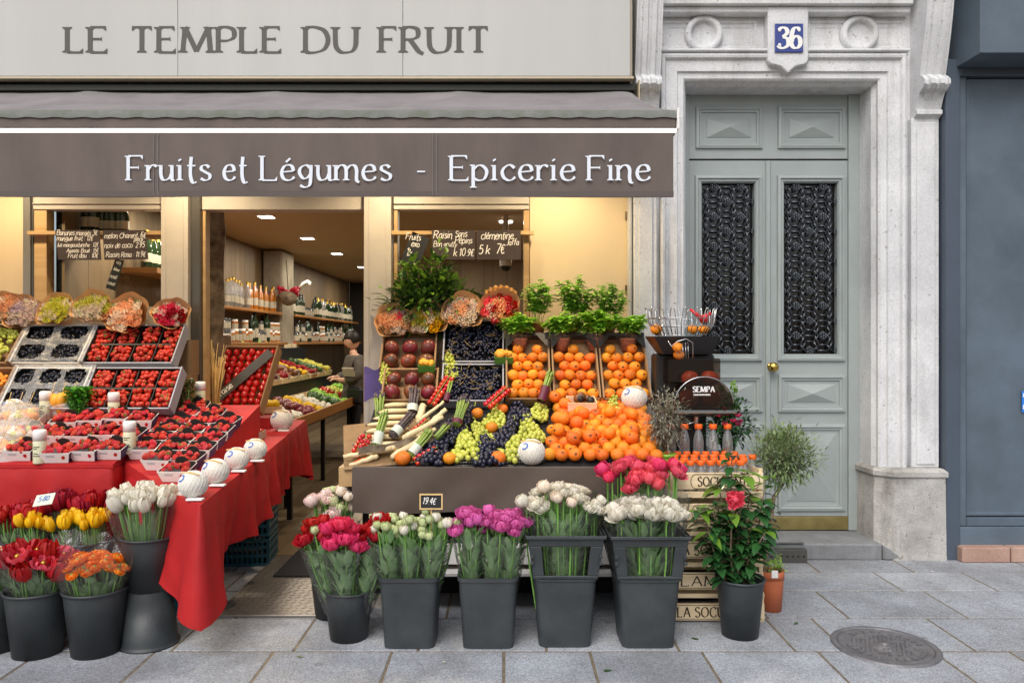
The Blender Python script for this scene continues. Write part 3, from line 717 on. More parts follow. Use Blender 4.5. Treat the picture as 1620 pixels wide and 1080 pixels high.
for a, b in ((DX0+.014, mid-.002), (mid+.002, DX1-.077)):
    wx0, wx1 = (PX(1110, YD), PX(1194, YD)) if a < mid-.1 else (PX(1240, YD), PX(1325, YD))
    wz0, wz1 = PZ(560, YD), PZ(289, YD)
    mb = MB()   # leaf with a real opening for the grille
    mb.box(a, wx0, YD, YD+.05, DZ0+.10, DZL-.006); mb.box(wx1, b, YD, YD+.05, DZ0+.10, DZL-.006)
    mb.box(wx0, wx1, YD, YD+.05, wz1, DZL-.006); mb.box(wx0, wx1, YD, YD+.05, DZ0+.10, wz0)
    lf = dp('door_leaf', mb); leaves.append(lf)
    mb = MB(); mb.rings(wx0-.05, wx1+.05, wz0-.05, wz1+.05, YD, [(0, 0), (.004, -.018), (.022, -.022), (.03, -.010), (.042, -.010), (.05, .008), (.0505, .03)]); dp('window_moulding', mb, lf)
    mb = MB(); mb.box(wx0-.01, wx1+.01, YD+.052, YD+.056, wz0-.01, wz1+.01); dp('pane', mb, lf, 'blackglass')
    pa, pb = (1100, 1206) if a < mid-.1 else (1230, 1337)
    mb = MB(); mb.rings(PX(pa, YD), PX(pb, YD), PZ(652, YD), PZ(592, YD), YD, FRAME + [(.066, .004), (.07, -.003)], top=.03); dp('raised_panel', mb, lf)
    mb = MB(); mb.rings(PX(pa, YD), PX(pb, YD), PZ(808, YD), PZ(670, YD), YD, FRAME + [(.066, .004), (.07, -.003)], top=.034); dp('raised_panel', mb, lf)
    # cast grille: staggered rosettes in hexagonal straps
    mb = MB(); ww, wh = wx1-wx0, wz1-wz0; gx = ww/4; gz = wh/11.5; yg = YD+.02
    for j in range(-1, 13):
        for i in range(0, 5):
            if (i + j) % 2: continue
            x, z = wx0 + gx*i, wz0 + gz*(j+.25)
            inside = lambda px_, pz_: wx0-.004 <= px_ <= wx1+.004 and wz0-.004 <= pz_ <= wz1+.004
            hexp = [(x-gx*.62, z), (x-gx*.30, z+gz*.62), (x+gx*.30, z+gz*.62), (x+gx*.62, z), (x+gx*.30, z-gz*.62), (x-gx*.30, z-gz*.62)]
            for q in range(6):
                p0, p1 = hexp[q], hexp[(q+1) % 6]
                if inside(*p0) and inside(*p1): mb.tube([(p0[0], yg, p0[1]), ((p0[0]+p1[0])/2, yg-.006, (p0[1]+p1[1])/2), (p1[0], yg, p1[1])], .0048, 5)
            for s_ in (-1, 1):
                p0, p1 = (x+s_*gx*.62, z), (x+s_*gx*1.38, z)
                if inside(*p0) and inside(*p1): mb.tube([(p0[0], yg, z), (p1[0], yg, z)], .005, 5)
                for t_ in (-1, 1):
                    p0, p1 = (x+s_*gx*.30, z+t_*gz*.62), (x+s_*gx*.72, z+t_*gz*1.05)
                    if inside(*p0) and inside(*p1): mb.tube([(p0[0], yg, p0[1]), (p1[0], yg-.004, p1[1])], .004, 5)
            if inside(x, z):
                mb.ball((x, yg-.010, z), .008, 6, 4)
                for q in range(6):
                    aa = q*PI/3 + .5; X_, Z_ = x+.0165*math.cos(aa), z+.0165*math.sin(aa)
                    if inside(X_, Z_): mb.ball((X_, yg-.007, Z_), .0075, 6, 4, (1, .8, 1))
                ring = [(x+.027*math.cos(t*PI/5), yg-.003, z+.027*math.sin(t*PI/5)) for t in range(10)]
                if inside(x-.027, z-.027) and inside(x+.027, z+.027): mb.tube(ring, .0034, 4, closed=True)
    dp('iron_grille', mb, lf, 'iron')
mb = MB(); mb.box(mid-.028, mid+.006, YD-.016, YD-.0005, DZ0+.10, DZL-.008); dp('meeting_strip', mb, bevel=.006)
kz = PZ(580, YD)
mb = MB(); mb.lathe([(.0, -.075), (.018, -.074), (.031, -.062), (.034, -.048), (.028, -.034), (.014, -.026), (.012, -.012), (.027, -.008), (.03, 0)], 24, M=Matrix.Translation((PX(1219, YD), YD-.016, kz)) @ Matrix.Rotation(-PI/2, 4, 'X'))
dp('knob', mb, m='brass')
mb = MB(); mb.box(DX0+.014, mid-.002, YD-.012, YD+.04, DZ0+.004, DZ0+.098); mb.box(mid+.002, DX1-.077, YD-.012, YD+.04, DZ0+.004, DZ0+.098); dp('kick_plate', mb, m='oldbrass', bevel=.003)
mb = MB(); mb.box(1.18, 2.6, YD+.10, YD+.16, .05, 3.25); dp('back_board', mb, m='blackmatt')

# ------------------------------------------------------------------ blue neighbouring shopfront
bs = thing('blue_shopfront', 'slate blue painted shopfront with blank panel beside the stone portal', 'shopfront', (4.0, 5.02, 0))
def sp(name, mb, m, bevel=.004, parent=None): return ob(name, mb.mesh(name, M[m], bevel), parent or bs, (-4.0, -5.02, 0) if parent is None else (0,0,0))
mb = MB(); mb.box(2.915, 3.01, 5.0, 5.15, 0, 3.30); sp('jamb', mb, 'bluepaint_dark')
mb = MB(); mb.box(3.012, 6.5, 5.06, 5.15, .30, 3.30); sp('panel_backing', mb, 'bluepaint')
mb = MB(); mb.box(3.012, 6.5, 5.012, 5.06, 0, .215); sp('base_board', mb, 'bluepaint')
mb = MB(); mb.box(3.012, 3.065, 5.025, 5.059, .217, 3.19); mb.box(3.067, 6.5, 5.025, 5.059, .217, .275); sp('frame', mb, 'bluepaint')
mb = MB(); mb.rings(3.069, 4.6, .28, 3.185, 5.06, [(0, 0), (.0, -.012), (.006, -.020), (.02, -.020), (.026, -.012), (.03, -.012)], top='cap'); sp('panel', mb, 'bluepaint', 0)
mb = MB(); mb.box(3.012, 6.5, 5.0, 5.16, 3.19, 3.3); sp('head_rail', mb, 'bluepaint_dark')
mb = MB(); mb.prism([(2.985, 3.2452), (6.5, 3.2452), (6.5, 4.4), (2.985, 4.4)], 4.75, 5.12); sp('fascia', mb, 'bluepaint')
bk = MB(); 
for k in range(6):
    mb = MB(); x = PX(1523, 4.94) + k*.32; mb.box(x, x+.312, 4.94, 5.02, 0, .098); ob('kerb_stone', mb.mesh('kerb_stone', M['brickpink'], .006), bs, (-4.0, -5.02, 0))
stc = thing('wall_sticker', 'small blue paper sticker on the slate blue shop panel', 'sticker', (PX(1622, 5.04), 5.036, PZ(635, 5.04)))
mb = MB(); mb.box(-.025, .025, 0, .002, -.07, .07); mb2 = MB(); mb2.box(-.018, .018, -.001, -.0002, .03, .055); mb2.box(-.018, .012, -.001, -.0002, -.05, -.02)
ob('sheet', mb.mesh('sheet', mat('sticker_blue', '#2b7bd0', .5)), stc); ob('print', mb2.mesh('print', M['white']), stc)

# ------------------------------------------------------------------ fruit shop: sign, awning
sgn = thing('shop_sign', 'long cream fascia board reading LE TEMPLE DU FRUIT in grey capitals', 'sign', (-1.5, 4.85, 3.117))
SX1 = PX(997, 4.85)
for a, b in ((-6.0, PX(281, 4.85)), (PX(281, 4.85)+.002, PX(637, 4.85)), (PX(637, 4.85)+.002, SX1)):
    mb = MB(); mb.box(a, b, 4.85, 5.08, 3.135, 4.2); ob('board', mb.mesh('board', M['signboard'], .002), sgn, (1.5, -4.85, -3.117))
mb = MB(); mb.box(-6.0, SX1+.024, 4.845, 4.90, 3.117, 3.132); mb.box(SX1+.002, SX1+.022, 4.9, 5.08, 3.134, 4.2)
ob('edge_trim', mb.mesh('edge_trim', M['cassette_lip'], .002), sgn, (1.5, -4.85, -3.117))
zb = PZ(83, 4.846); zt_ = PZ(43, 4.846)
for word, a, b in (('LE', 104, 172), ('TEMPLE', 207, 447), ('DU', 481, 568), ('FRUIT', 601, 774)):
    serif_line(word, sgn, PX(a, 4.846)+1.5+.008, -.002, zb-3.117, zt_-zb, PX(b, 4.846)+1.5, M['signletter'], track=.17, thick=.20, thin=.06)

aw = thing('awning', 'extended brown fabric awning with light strip and white lettering over the stalls', 'awning', (-1.5, 4.9, 3.05))
AO = (1.5, -4.9, -3.05)
def ap(name, mb, m, bevel=0, parent=None): return ob(name, mb.mesh(name, M[m], bevel), parent or aw, AO if parent is None else (0,0,0))
mb = MB(); mb.box(-6.0, .862, 4.93, 5.10, 2.98, 3.115); mb.box(-6, .85, 4.90, 4.928, 3.06, 3.10); ap('cassette', mb, 'darkgreen', .004)
mb = MB(); mb.box(.864, .874, 4.86, 5.10, 2.98, 3.115); ap('end_plate', mb, 'cassette_lip', .002)
arms = [PX(p, 4.8) for p in (-160, 130, 430, 725, 985)]
def canopy(u, v):
    xb, xf = -6 + u*(PX(992, 4.92)+6), -6 + u*(.908+6)
    x = xb + (xf-xb)*v; y = 4.93 - v*.94
    z = 3.055 + (2.655-3.055)*v - .03*math.sin(PI*v)
    for a in arms: z += .036*math.exp(-abs(x-a)/.13)*(1-v)**1.2*min(1, v*9+.35)
    return (x, y, z + .0012*math.sin(x*23+v*4))
mb = MB(); mb.grid(canopy, 180, 8); cn = ap('canopy', mb, 'awningtop')
mb = MB()
mb.grid(lambda u, v: (-6+u*6.909, 3.99 - .02*math.sin(v*PI/2) - .004, 2.6545 - v*.045 + .003*math.sin(u*300)*v), 300, 3, sm=True); ap('hem', mb, 'moss')
mb = MB(); mb.box(-6, .905, 3.975, 4.05, 2.56, 2.618); mb.box(-6, .900, 3.985, 4.03, 2.52, 2.5595); fb = ap('front_bar', mb, 'awning', .006)
mb = MB(); mb.box(.9055, .918, 3.96, 4.06, 2.55, 2.66); mb.tube([(.918,4.0,2.62),(.935,4.0,2.618),(.94,4.0,2.60),(.93,4.0,2.585)], .004, 5); ap('end_cap', mb, 'white', .003)
mb = MB(); mb.box(-6, .902, 3.966, 3.974, 2.533, 2.553); ap('light_strip', mb, 'led', .002)
def valance(u, v):
    x = -6 + u*(.884+6); y = 3.955 + .003*math.sin(x*5.3)*v + .004*math.sin(x*1.7+1)*v
    return (x, y, 2.525 - v*(.332+.003*math.sin(x*2.2)))
mb = MB(); mb.grid(valance, 160, 8); va = ap('valance', mb, 'awning')
mb = MB(); mb.grid(lambda u, v: (-6+u*6.885, valance(u, 1)[1]-.004, 2.222 - v*.030), 160, 1)
hem2 = ob('bottom_hem', mb.mesh('bottom_hem', mat('valance_hem', '#5d5450', .85)), va)
mb = MB()
for px in (243, 684): 
    for dx in (0, .022): mb.box(PX(px, 3.95)+dx, PX(px, 3.95)+dx+.0025, 3.9475, 3.949, 2.20, 2.52)
ob('seam', mb.mesh('seam', M['awningtop']), va)
zb = PZ(285, 3.94); hh = PZ(247, 3.94)-zb
for word, a, b in (('Fruits', 200, 334), ('et', 352, 392), ('L%gumes', 412, 620), ('-', 658, 676), ('Epicerie', 712, 912), ('Fine', 930, 1031)):
    serif_line(word, va, PX(a, 3.94)+.006, 3.9465, zb, hh*1.02, PX(b, 3.94), M['awnletter'], track=.10, thick=.145, thin=.045)

# lamps under the awning, hidden from the street by the valance
def awning_lamp(x, pw, y=4.66, lab=''):
    t = thing('wall_lamp', lab, 'lamp', (x, y, 2.76))
    mb = MB(); mb.lathe([(.03, .09), (.045, .05), (.06, .0)], 16, 0, cap=(True, False)); mb.lathe([(0, .012), (.052, .012)], 16, 1)
    mb.tube([(0, 0, .08), (0, .40, .10)], .012, 6)
    ob('shade', mb.mesh('shade', [M['alu_dark'], mat('lamp_face', '#ffffff', .5, emit=(1, .72, .38), es=12)]), t)
    l = bpy.data.lights.new('wall_lamp_light', 'SPOT'); l.energy = pw; l.color = (1, .78, .50); l.spot_size = rad(140); l.spot_blend = .8; l.shadow_soft_size = .06
    lo = ob('bulb', l, t, (0, 0, 0), (rad(12), 0, 0))
awning_lamp(.36, 75, lab='small warm wall lamp above the cream panel on the portal side')
awning_lamp(-3.3, 75, lab='small warm wall lamp above the cream panel at the far end of the shop')
awning_lamp(-2.05, 75, lab='small warm wall lamp between the shop window and the doorway')
awning_lamp(-.72, 75, lab='small warm wall lamp above the laurel bush')
# ------------------------------------------------------------------ fruit shop front
YS = 5.2
sf = thing('greengrocer_shop', 'cream and wood framed fruit shop front with two windows and an open doorway', 'shopfront', (-1.2, YS, 0))
SO = (1.2, -YS, 0)
def fp(name, mb, m, bevel=.003, parent=None): return ob(name, mb.mesh(name, M[m], bevel), parent or sf, SO if parent is None else (0,0,0))
def X5(p): return PX(p, YS)
mb = MB(); mb.box(-6, X5(40), YS, YS+.05, 0, 3.1); fp('cream_panel', mb, 'cream')
mb = MB(); mb.box(X5(838), X5(994), YS, YS+.05, .0, 3.1); cp = fp('cream_panel', mb, 'cream')
mb = MB()
for z in (PZ(342, YS), PZ(458, YS)): mb.box(X5(989), X5(993), YS-.012, YS-.0005, z-.03, z+.03)
ob('hinge', mb.mesh('hinge', M['bark']), cp)
mb = MB(); mb.box(X5(40)+.001, X5(52), YS-.03, YS+.06, 0, 3.1); fp('grey_post', mb, 'alu')
mb = MB(); mb.box(X5(996), X5(1003), YS-.09, YS+.06, 0, 3.1); fp('grey_post', mb, 'alu')
mb = MB(); mb.box(X5(996)-.002, X5(996)+.016, YS-.115, YS-.091, .9, 2.95); fp('drain_pipe', mb, 'bluepaint_dark', .007)
mb = MB(); mb.box(X5(52)+.001, X5(57), YS-.02, YS+.06, 0, 3.1); fp('dark_strip', mb, 'alu_dark')
for a, b in ((265, 307), (580, 622)):
    mb = MB(); mb.box(X5(a), X5(b), YS-.10, YS+.06, .06, 3.1)
    for p in (a+7, b-8): mb.box(X5(p), X5(p)+.004, YS-.1035, YS-.1005, .1, 3.1)
    po = fp('post', mb, 'post', .004)
    # purple spray paint low on each post, an uneven patch
    mb = MB(); n = 26; x0, x1 = X5(a)+.002, X5(b)-.002
    zc = PZ(600, YS) if a > 500 else PZ(590, YS); hh = .10 if a > 500 else .08
    top = [zc + hh*(.8+.12*math.sin(i*.35+1)) for i in range(n+1)]; bot = [zc - hh*(1.3+.15*math.sin(i*.3+2)) for i in range(n+1)]
    c0 = .0 if a > 500 else .45
    vs = []; fs = []
    for i in range(n+1):
        u = c0 + (1-c0)*i/n; x = x0+(x1-x0)*u
        e = min(1, (i if c0 else 9)/5)
        vs += [(x, YS-.1045, zc+(bot[i]-zc)*e), (x, YS-.1045, zc+(top[i]-zc)*e)]
    for i in range(n): fs.append((2*i, 2*i+2, 2*i+3, 2*i+1))
    mb.add(vs, fs); ob('spray_paint_patch', mb.mesh('spray_paint_patch', M['purple']), po)
# door frame and header
mb = MB(); mb.box(X5(308), X5(322), YS-.06, YS+.08, 0, 3.1); fp('door_post', mb, 'alu_dark')
mb = MB(); mb.box(X5(322)+.001, X5(327), YS-.02, YS+.06, 0, 2.41); mb.box(X5(576), X5(579), YS-.02, YS+.06, 0, 2.41); fp('door_edge', mb, 'oakrail')
mb = MB(); mb.box(X5(322)+.001, X5(580)-.001, YS-.03, YS+.09, PZ(333, YS), 3.1); fp('door_header', mb, 'post')
def window(a, b, ra, rb, lab):
    z1 = PZ(333, YS); z0 = .95
    w_ = ob('window', None, sf, SO)
    mb = MB(); mb.box(X5(a), X5(b), YS-.04, YS+.06, z1, 3.1); mb.box(X5(a), X5(b), YS-.052, YS-.0405, z1+.035, z1+.042)
    ob('head', mb.mesh('head', M['post'], .003), w_)
    for q0, q1 in ((a, ra), (rb, b)):
        mb = MB(); mb.box(X5(q0), X5(q1), YS-.03, YS+.06, z0, z1-.001); ob('frame', mb.mesh('frame', M['oakrail'], .003), w_)
    mb = MB(); mb.box(X5(a), X5(b), YS-.03, YS+.06, .0, z0-.001); ob('stall_riser', mb.mesh('stall_riser', M['oak']), w_)
    mb = MB(); mb.box(X5(ra)+.001, X5(rb)-.001, YS+.02, YS+.026, z0, z1-.002); ob('pane', mb.mesh('pane', M['glass']), w_)
    zr = PZ(369, YS-.06); mb = MB(); mb.box(X5(a)-.02, X5(b)+(.0 if a < 300 else .03), YS-.075, YS-.045, zr-.012, zr+.014); ob('rail', mb.mesh('rail', M['oakrail'], .002), w_)
window(58, 263, 78, 262, '')
window(624, 837, 630, 828, '')
mb = MB(); mb.box(-6, .86, YS+.1, YS+.14, 2.6, 3.2); fp('upper_panel', mb, 'darkgreen')

# ------------------------------------------------------------------ shop interior (setting)
ZC, XWL, XWR, YB = 2.6, -3.05, 1.0, 15.0
fl = struct(ob('shop_floor', None))
x = XWL
k = 0
while x < XWR:
    y = YS-.12
    yy = [y] + [YS + 1.3*j + R.uniform(.1, 1.2) for j in range(0, 8)] + [YB]
    yy = sorted(v for v in yy if v <= YB)
    for a, b in zip(yy, yy[1:]):
        if b-a < .05: continue
        mb = MB(); mb.box(0, min(.19, XWR-x)-.003, 0, b-a-.004, -.02, .012); ob('floor_plank', mb.mesh('floor_plank', M['floorwood']), fl, (x, a, 0))
    x += .19
cl = MB(); cl.add([(XWL-.02, YS+.14, ZC), (XWL-.02, YB, ZC), (XWR+.02, YB, ZC), (XWR+.02, YS+.14, ZC)], [(0,1,2,3)]); cl.box(XWL-.02, XWR+.02, YS+.14, YB, ZC+.01, ZC+.1); struct(ob('ceiling', cl.mesh('ceiling', M['ceil'])))
def veneer_wall(name, p0, p1, z0, z1, step=.30):
    """wall clad in upright veneer boards, each board its own piece"""
    wl = struct(ob(name, None)); p0, p1 = Vector(p0), Vector(p1); d = p1-p0; L = d.length; d.normalize(); ang = math.atan2(d.y, d.x); n = int(L/step)
    for i in range(n):
        mb = MB(); mb.box(0, L/n-.004, 0, .02, z0, z1); ob('veneer_board', mb.mesh('veneer_board', M['wallwood']), wl, (p0.x+d.x*i*L/n, p0.y+d.y*i*L/n, 0), (0, 0, ang))
    mb = MB(); mb.box(0, L, .021, .06, z0, z1); ob('backing', mb.mesh('backing', M['blackmatt']), wl, (p0.x, p0.y, 0), (0, 0, ang))
veneer_wall('wall_left', (XWL, YS+.07, 0), (XWL, YB, 0), 0, ZC)
veneer_wall('wall_right', (XWR, 10.5, 0), (XWR, YS+.07, 0), 0, ZC)
veneer_wall('wall_back_right', (-1.55, 10.5, 0), (XWR, 10.5, 0), 0, ZC)
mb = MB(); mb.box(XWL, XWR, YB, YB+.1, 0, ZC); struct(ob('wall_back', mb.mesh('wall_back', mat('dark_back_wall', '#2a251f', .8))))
# ceiling spots
for i, (x, y) in enumerate([(-2.2, 7.03), (-2.2, 8.5), (-2.2, 10.0), (-2.2, 11.8), (0.02, 7.3), (-.55, 9.0), (-2.2, 13.4), (-2.6, 5.95)]):  # the last entry is an added light, brightening the room behind the chalkboard window
    where = ['first ceiling light from the doorway over the wine shelves', 'second ceiling light from the doorway over the wine shelves', 'third ceiling light from the doorway over the wine shelves', 'fourth ceiling light from the doorway over the wine shelves',
             'bright ceiling light seen through the window above the laurel', 'ceiling light over the wall behind the laurel window', 'last ceiling light at the dark end of the shop', 'added ceiling light that brightens the room behind the two brown chalkboards'][i]
    t = thing('ceiling_light', where, 'lamp', (x, y, ZC), group='recessed ceiling lights')
    mb = MB(); mb.box(-.075, .075, -.075, .075, -.008, -.002); mb2 = MB(); mb2.box(-.06, .06, -.06, .06, -.0125, -.0085)
    ob('frame', mb.mesh('frame', M['white']), t); ob('diffuser', mb2.mesh('diffuser', mat('spot_face', '#ffffff', .5, emit=(1, .93, .82), es=9)), t)
    l = bpy.data.lights.new('ceiling_light_lamp', 'AREA'); l.energy = 17; l.color = (1, .90, .74); l.shape = 'RECTANGLE'; l.size = .16; l.size_y = .16
    ob('bulb', l, t, (0, 0, -.02))
# pillar of old stone, bark clad post
mb = MB(); mb.box(XWL+.025, -2.78, 9.5, 10.05, 0, ZC-.01); one('stone_pillar', mb.mesh('stone_pillar', M['pillar'], .02), 'rough old stone pillar halfway along the shelves inside the shop', 'pillar')
def barkf(u, v):
    a = u*2*PI; z = v*2.55; r = .062 + .012*mnoise.noise((math.cos(a)*1.5, math.sin(a)*1.5, z*4)) + .006*mnoise.noise((math.cos(a)*5, math.sin(a)*5, z*14))
    return (r*math.cos(a), r*math.sin(a), z)
mb = MB(); mb.grid(barkf, 20, 90, wrap=True); one('bark_post', mb.mesh('bark_post', M['bark']), 'rough dark bark covered post just inside the doorway', 'post', (PX(341, 5.65), 5.65, .012))

# ---- bottles
def bottle_mesh(name, prof, glass, label=None, capm=None, capr=None, lm='label_white'):
    mb = MB(); mb.lathe(prof, 12, 0, cap=(True, True))
    mats = [M[glass]]
    if label: r, z0, z1 = label; mb.lathe([(r, z0), (r, z1)], 12, 1); mats.append(M[lm])
    else: mats.append(M[lm])
    if capm: r, z0, z1 = capr; mb.lathe([(r, z0), (r, z1), (0, z1+.001)], 12, 2); mats.append(M[capm])
    return mb.mesh(name, mats)
WINE = [(.036, 0), (.037, .01), (.037, .19), (.030, .215), (.015, .245), (.0135, .30)]
CHAMP = [(.042, 0), (.044, .01), (.044, .15), (.036, .19), (.020, .24), (.016, .30)]
B_liq = bottle_mesh('bottle_amber', WINE, 'amberglass', (.0375, .05, .13), 'gold', (.0145, .27, .302))
B_wht = bottle_mesh('bottle_clear', WINE, 'pet', (.0375, .05, .12), 'gold', (.0145, .27, .302))
B_grn = bottle_mesh('bottle_green', WINE, 'greenglass', (.0375, .05, .14), 'black', (.0145, .25, .302))
B_chp = bottle_mesh('bottle_champagne', CHAMP, 'greenglass', (.0445, .05, .12), 'gold', (.0212, .20, .303))
B_jar = bottle_mesh('jar', [(.035, 0), (.036, .01), (.036, .09), (.03, .105)], 'amberglass', (.0365, .02, .075), 'white', (.033, .10, .12))
B_jarw = bottle_mesh('jar_white', [(.035, 0), (.036, .01), (.036, .09), (.03, .105)], 'pet', (.0365, .02, .085), 'black', (.033, .10, .125))
def shelf(y0, y1, z, lab, x1=-2.76):
    mb = MB(); mb.box(XWL+.021, x1, y0, y1, z-.03, z); return one('wall_shelf', mb.mesh('wall_shelf', M['shelf'], .003), lab, 'shelf')
shelf(7.0, 9.49, 1.80, 'wooden wall shelf of amber bottles before the stone pillar')
shelf(10.06, 14.4, 1.80, 'wooden wall shelf of dark bottles beyond the stone pillar')
shelf(6.9, 9.49, 1.43, 'lower wooden wall shelf of jars before the stone pillar', -2.70)
shelf(10.06, 14.4, 1.43, 'lower wooden wall shelf of jars beyond the stone pillar', -2.70)
i = 0; y = 7.05
while y < 9.45:
    me = B_liq if y < 7.6 or 8.5 < y < 9.1 else (B_wht if y < 8.5 else B_liq)
    one('bottle', me, 'tall bottle on the wooden shelf before the stone pillar', 'bottle', (-2.86+R.uniform(-.03, .03), y, 1.80), group='bottles on the shelf before the pillar', sc=R.choice([1, 1, .93, 1.06])); y += .112+R.uniform(0, .012); i += 1
y = 10.15
while y < 14.2:
    me = R.choice([B_grn, B_grn, B_wht, B_chp]) if y > 11.3 or y < 10.9 else B_jarw
    one('bottle', me, 'dark bottle on the wooden shelf beyond the stone pillar', 'bottle', (-2.86, y, 1.80), group='bottles on the shelf beyond the pillar', sc=R.choice([1, .9, 1.05])); y += .125
y = 6.95
while y < 14.2:
    if 9.4 < y < 10.15: y = 10.15
    lab, gr = ('small jar on the lower shelf before the stone pillar', 'jars before the pillar') if y < 9.5 else ('small jar on the lower shelf beyond the stone pillar', 'jars beyond the pillar')
    me = R.choice([B_jar, B_jarw, B_jarw, B_jar]) if R.random() < .75 else B_grn
    one('jar', me, lab, 'jar', (-2.80, y, 1.43), group=gr, sc=R.uniform(.95, 1.25))
    if me is not B_grn and R.random() < .6: one('jar', me, lab, 'jar', (-2.80, y, 1.555), group=gr, sc=.95)
    y += .105
# hanging basket on the pillar and a white hook
t = thing('hanging_basket', 'small basket with red flowers hanging on the stone pillar', 'basket', P(456, 468, 9.35))
mb = MB(); mb.lathe([(.02, -.12), (.09, -.09), (.13, 0), (.10, .05)], 14); mb.tube([(0, 0, .05), (-.03, .02, .45)], .006, 5); ob('bowl', mb.mesh('bowl', M['bark']), t)
mb = MB()
for k in range(16): mb.ball((R.uniform(-.1, .12), R.uniform(-.1, .05), R.uniform(0, .1)), .03, 6, 4)
ob('flowers', mb.mesh('flowers', M['p_red']), t)
mb = MB(); mb.tube([P(474, 455, 9.0)-P(480, 450, 9.0), P(480, 448, 9.0)-P(480, 450, 9.0), P(487, 445, 9.0)-P(480, 450, 9.0), P(490, 447, 9.0)-P(480, 450, 9.0), P(490, 451, 9.0)-P(480, 450, 9.0)], .02, 8)
one('white_hook', mb.mesh('white_hook', M['white']), 'curved white hook beside the hanging basket in the shop', 'hook', P(480, 450, 9.0))
# champagne behind the left window, wall shelf, cups, scales
mb = MB(); mb.box(XWL+.022, X5(262), 5.40, 5.56, 2.185, 2.21); one('window_shelf', mb.mesh('window_shelf', M['shelf']), 'high narrow shelf behind the window rail with champagne bottles', 'shelf')
for px in (117, 138, 147, 156, 165, 172, 184, 190):
    one('champagne_bottle', B_chp, 'champagne bottle standing behind the rail of the window with two chalkboards', 'bottle', (PX(px, 5.46), 5.46 + (.05 if px > 150 else 0), 2.21), group='champagne bottles in the window', sc=.85 if px > 150 else 1)
mb = MB(); mb.box(XWL+.022, -2.72, 5.95, 6.95, 1.98, 2.02); one('wall_shelf', mb.mesh('wall_shelf', M['shelf']), 'wooden wall shelf with gold topped bottles seen through the chalkboard window', 'shelf')
for k in range(9): one('champagne_bottle', B_chp, 'gold topped bottle on the wall shelf seen through the chalkboard window', 'bottle', (-2.84, 6.03+k*.1, 2.02), group='gold topped bottles on the window side shelf')
mb = MB(); mb.box(-2.775, -2.765, 6.2, 6.9, 2.02, 2.13); one('bottle_box', mb.mesh('bottle_box', M['white']), 'white printed bottle carton front on the wall shelf', 'box')
mb = MB(); mb.box(-3.02, -2.28, 5.75, 6.35, .012, 1.50); cnt = one('counter', mb.mesh('counter', M['oak'], .01), 'wooden till counter behind the chalkboard window', 'counter')
for px, nm in ((208, 'white paper cup on the till counter near the bottles'), (246, 'white paper cup on the till counter near the shop post')):
    mb = MB(); mb.lathe([(.04, 0), (.05, .12), (.051, .125)], 16, cap=(True, False)); one('paper_cup', mb.mesh('paper_cup', M['white']), nm, 'cup', (PX(px, 5.9), 5.9, 1.52), sc=1.5)
t = thing('till_scale', 'small shop scale with a yellow display on the till counter', 'scale', (PX(186, 5.9), 5.9, 1.52))
mb = MB(); mb.box(-.12, .12, -.1, .1, 0, .06); mb.box(-.1, .1, -.02, .02, .06, .2); ob('base', mb.mesh('base', M['alu'], .01), t)
mb = MB(); mb.box(-.08, .08, -.024, -.0205, .13, .19); ob('display', mb.mesh('display', M['gold']), t)

# ---- chalk boards
def chalkboard(name, pts, y, lines, label, m='slate', frame=False, loc=None):
    """pts: the four photo corners; the board hangs at depth y"""
    q = [P(a, b, y) for a, b in pts]; c = sum(q, Vector())/4
    t = thing(name, label, 'chalkboard', c)
    mb = MB(); mb.prism([(v.x-c.x, v.z-c.z) for v in q], 0, .006); ob('board', mb.mesh('board', M[m], .001), t)
    ex = (q[1]-q[0]).normalized(); ang = math.atan2(ex.z, ex.x)
    mb = MB()
    for x, z, h, s in lines: hand(mb, s, x, z, h, -.0012, pen=max(.003, h*.105), maxw=(q[1]-q[0]).length/2 - .012 - x)
    for i, f in enumerate(mb.f):
        a, b, d = (mb.v[f[j]] for j in (0, 1, 2))
        if (b[0]-a[0])*(d[2]-a[2]) - (b[2]-a[2])*(d[0]-a[0]) < 0: mb.f[i] = tuple(reversed(f))
    ob('chalk_writing', mb.mesh('chalk_writing', M['chalk']), t, (0, 0, 0), (0, -ang, 0))
    return t
yb = YS-.085
chalkboard('chalkboard', [(92, 411), (160, 411), (157, 364), (87, 364)], yb, [(-.145, .066, .032, 'Bananes mang%s 3$'), (-.145, .030, .032, 'mangue fruit : 12$'), (-.145, -.012, .032, 'Jus mangoustanche : 12$'), (-.08, -.050, .032, 'Ananas: Bou% : 15$'), (-.07, -.086, .032, 'Fruit dou. : 10$')],
           'brown chalkboard with five close lines hanging from the rail by the end panel')
chalkboard('chalkboard', [(165, 411), (234, 410), (231, 364), (162, 364)], yb, [(-.14, .045, .040, 'melon Charent. 6$'), (.06, .022, .028, 'pi%ce'), (-.14, -.02, .038, 'noix de coco: 2.95'), (-.13, -.082, .038, 'Raisin Rosa : 11.9$')],
           'brown chalkboard with three wide lines hanging from the rail next to the shop post')
chalkboard('chalkboard', [(632, 415), (664, 417), (680, 378), (653, 366)], yb+.01, [(-.07, .06, .04, 'Fruits'), (-.03, .015, .04, 'exo'), (-.06, -.05, .05, '1k')], 'tilted black chalk slate hanging over the laurel bush', 'slateblk')
chalkboard('chalkboard', [(683, 411), (752, 411), (752, 364), (683, 364)], yb, [(-.135, .045, .05, 'Raisin'), (.01, .055, .042, 'Sans'), (.01, .012, .042, 'P%pins'), (-.135, -.01, .034, 'Bon goutty'), (-.0, -.075, .048, 'k 10.9$')], 'brown chalkboard above the laurel bush, price with decimals')
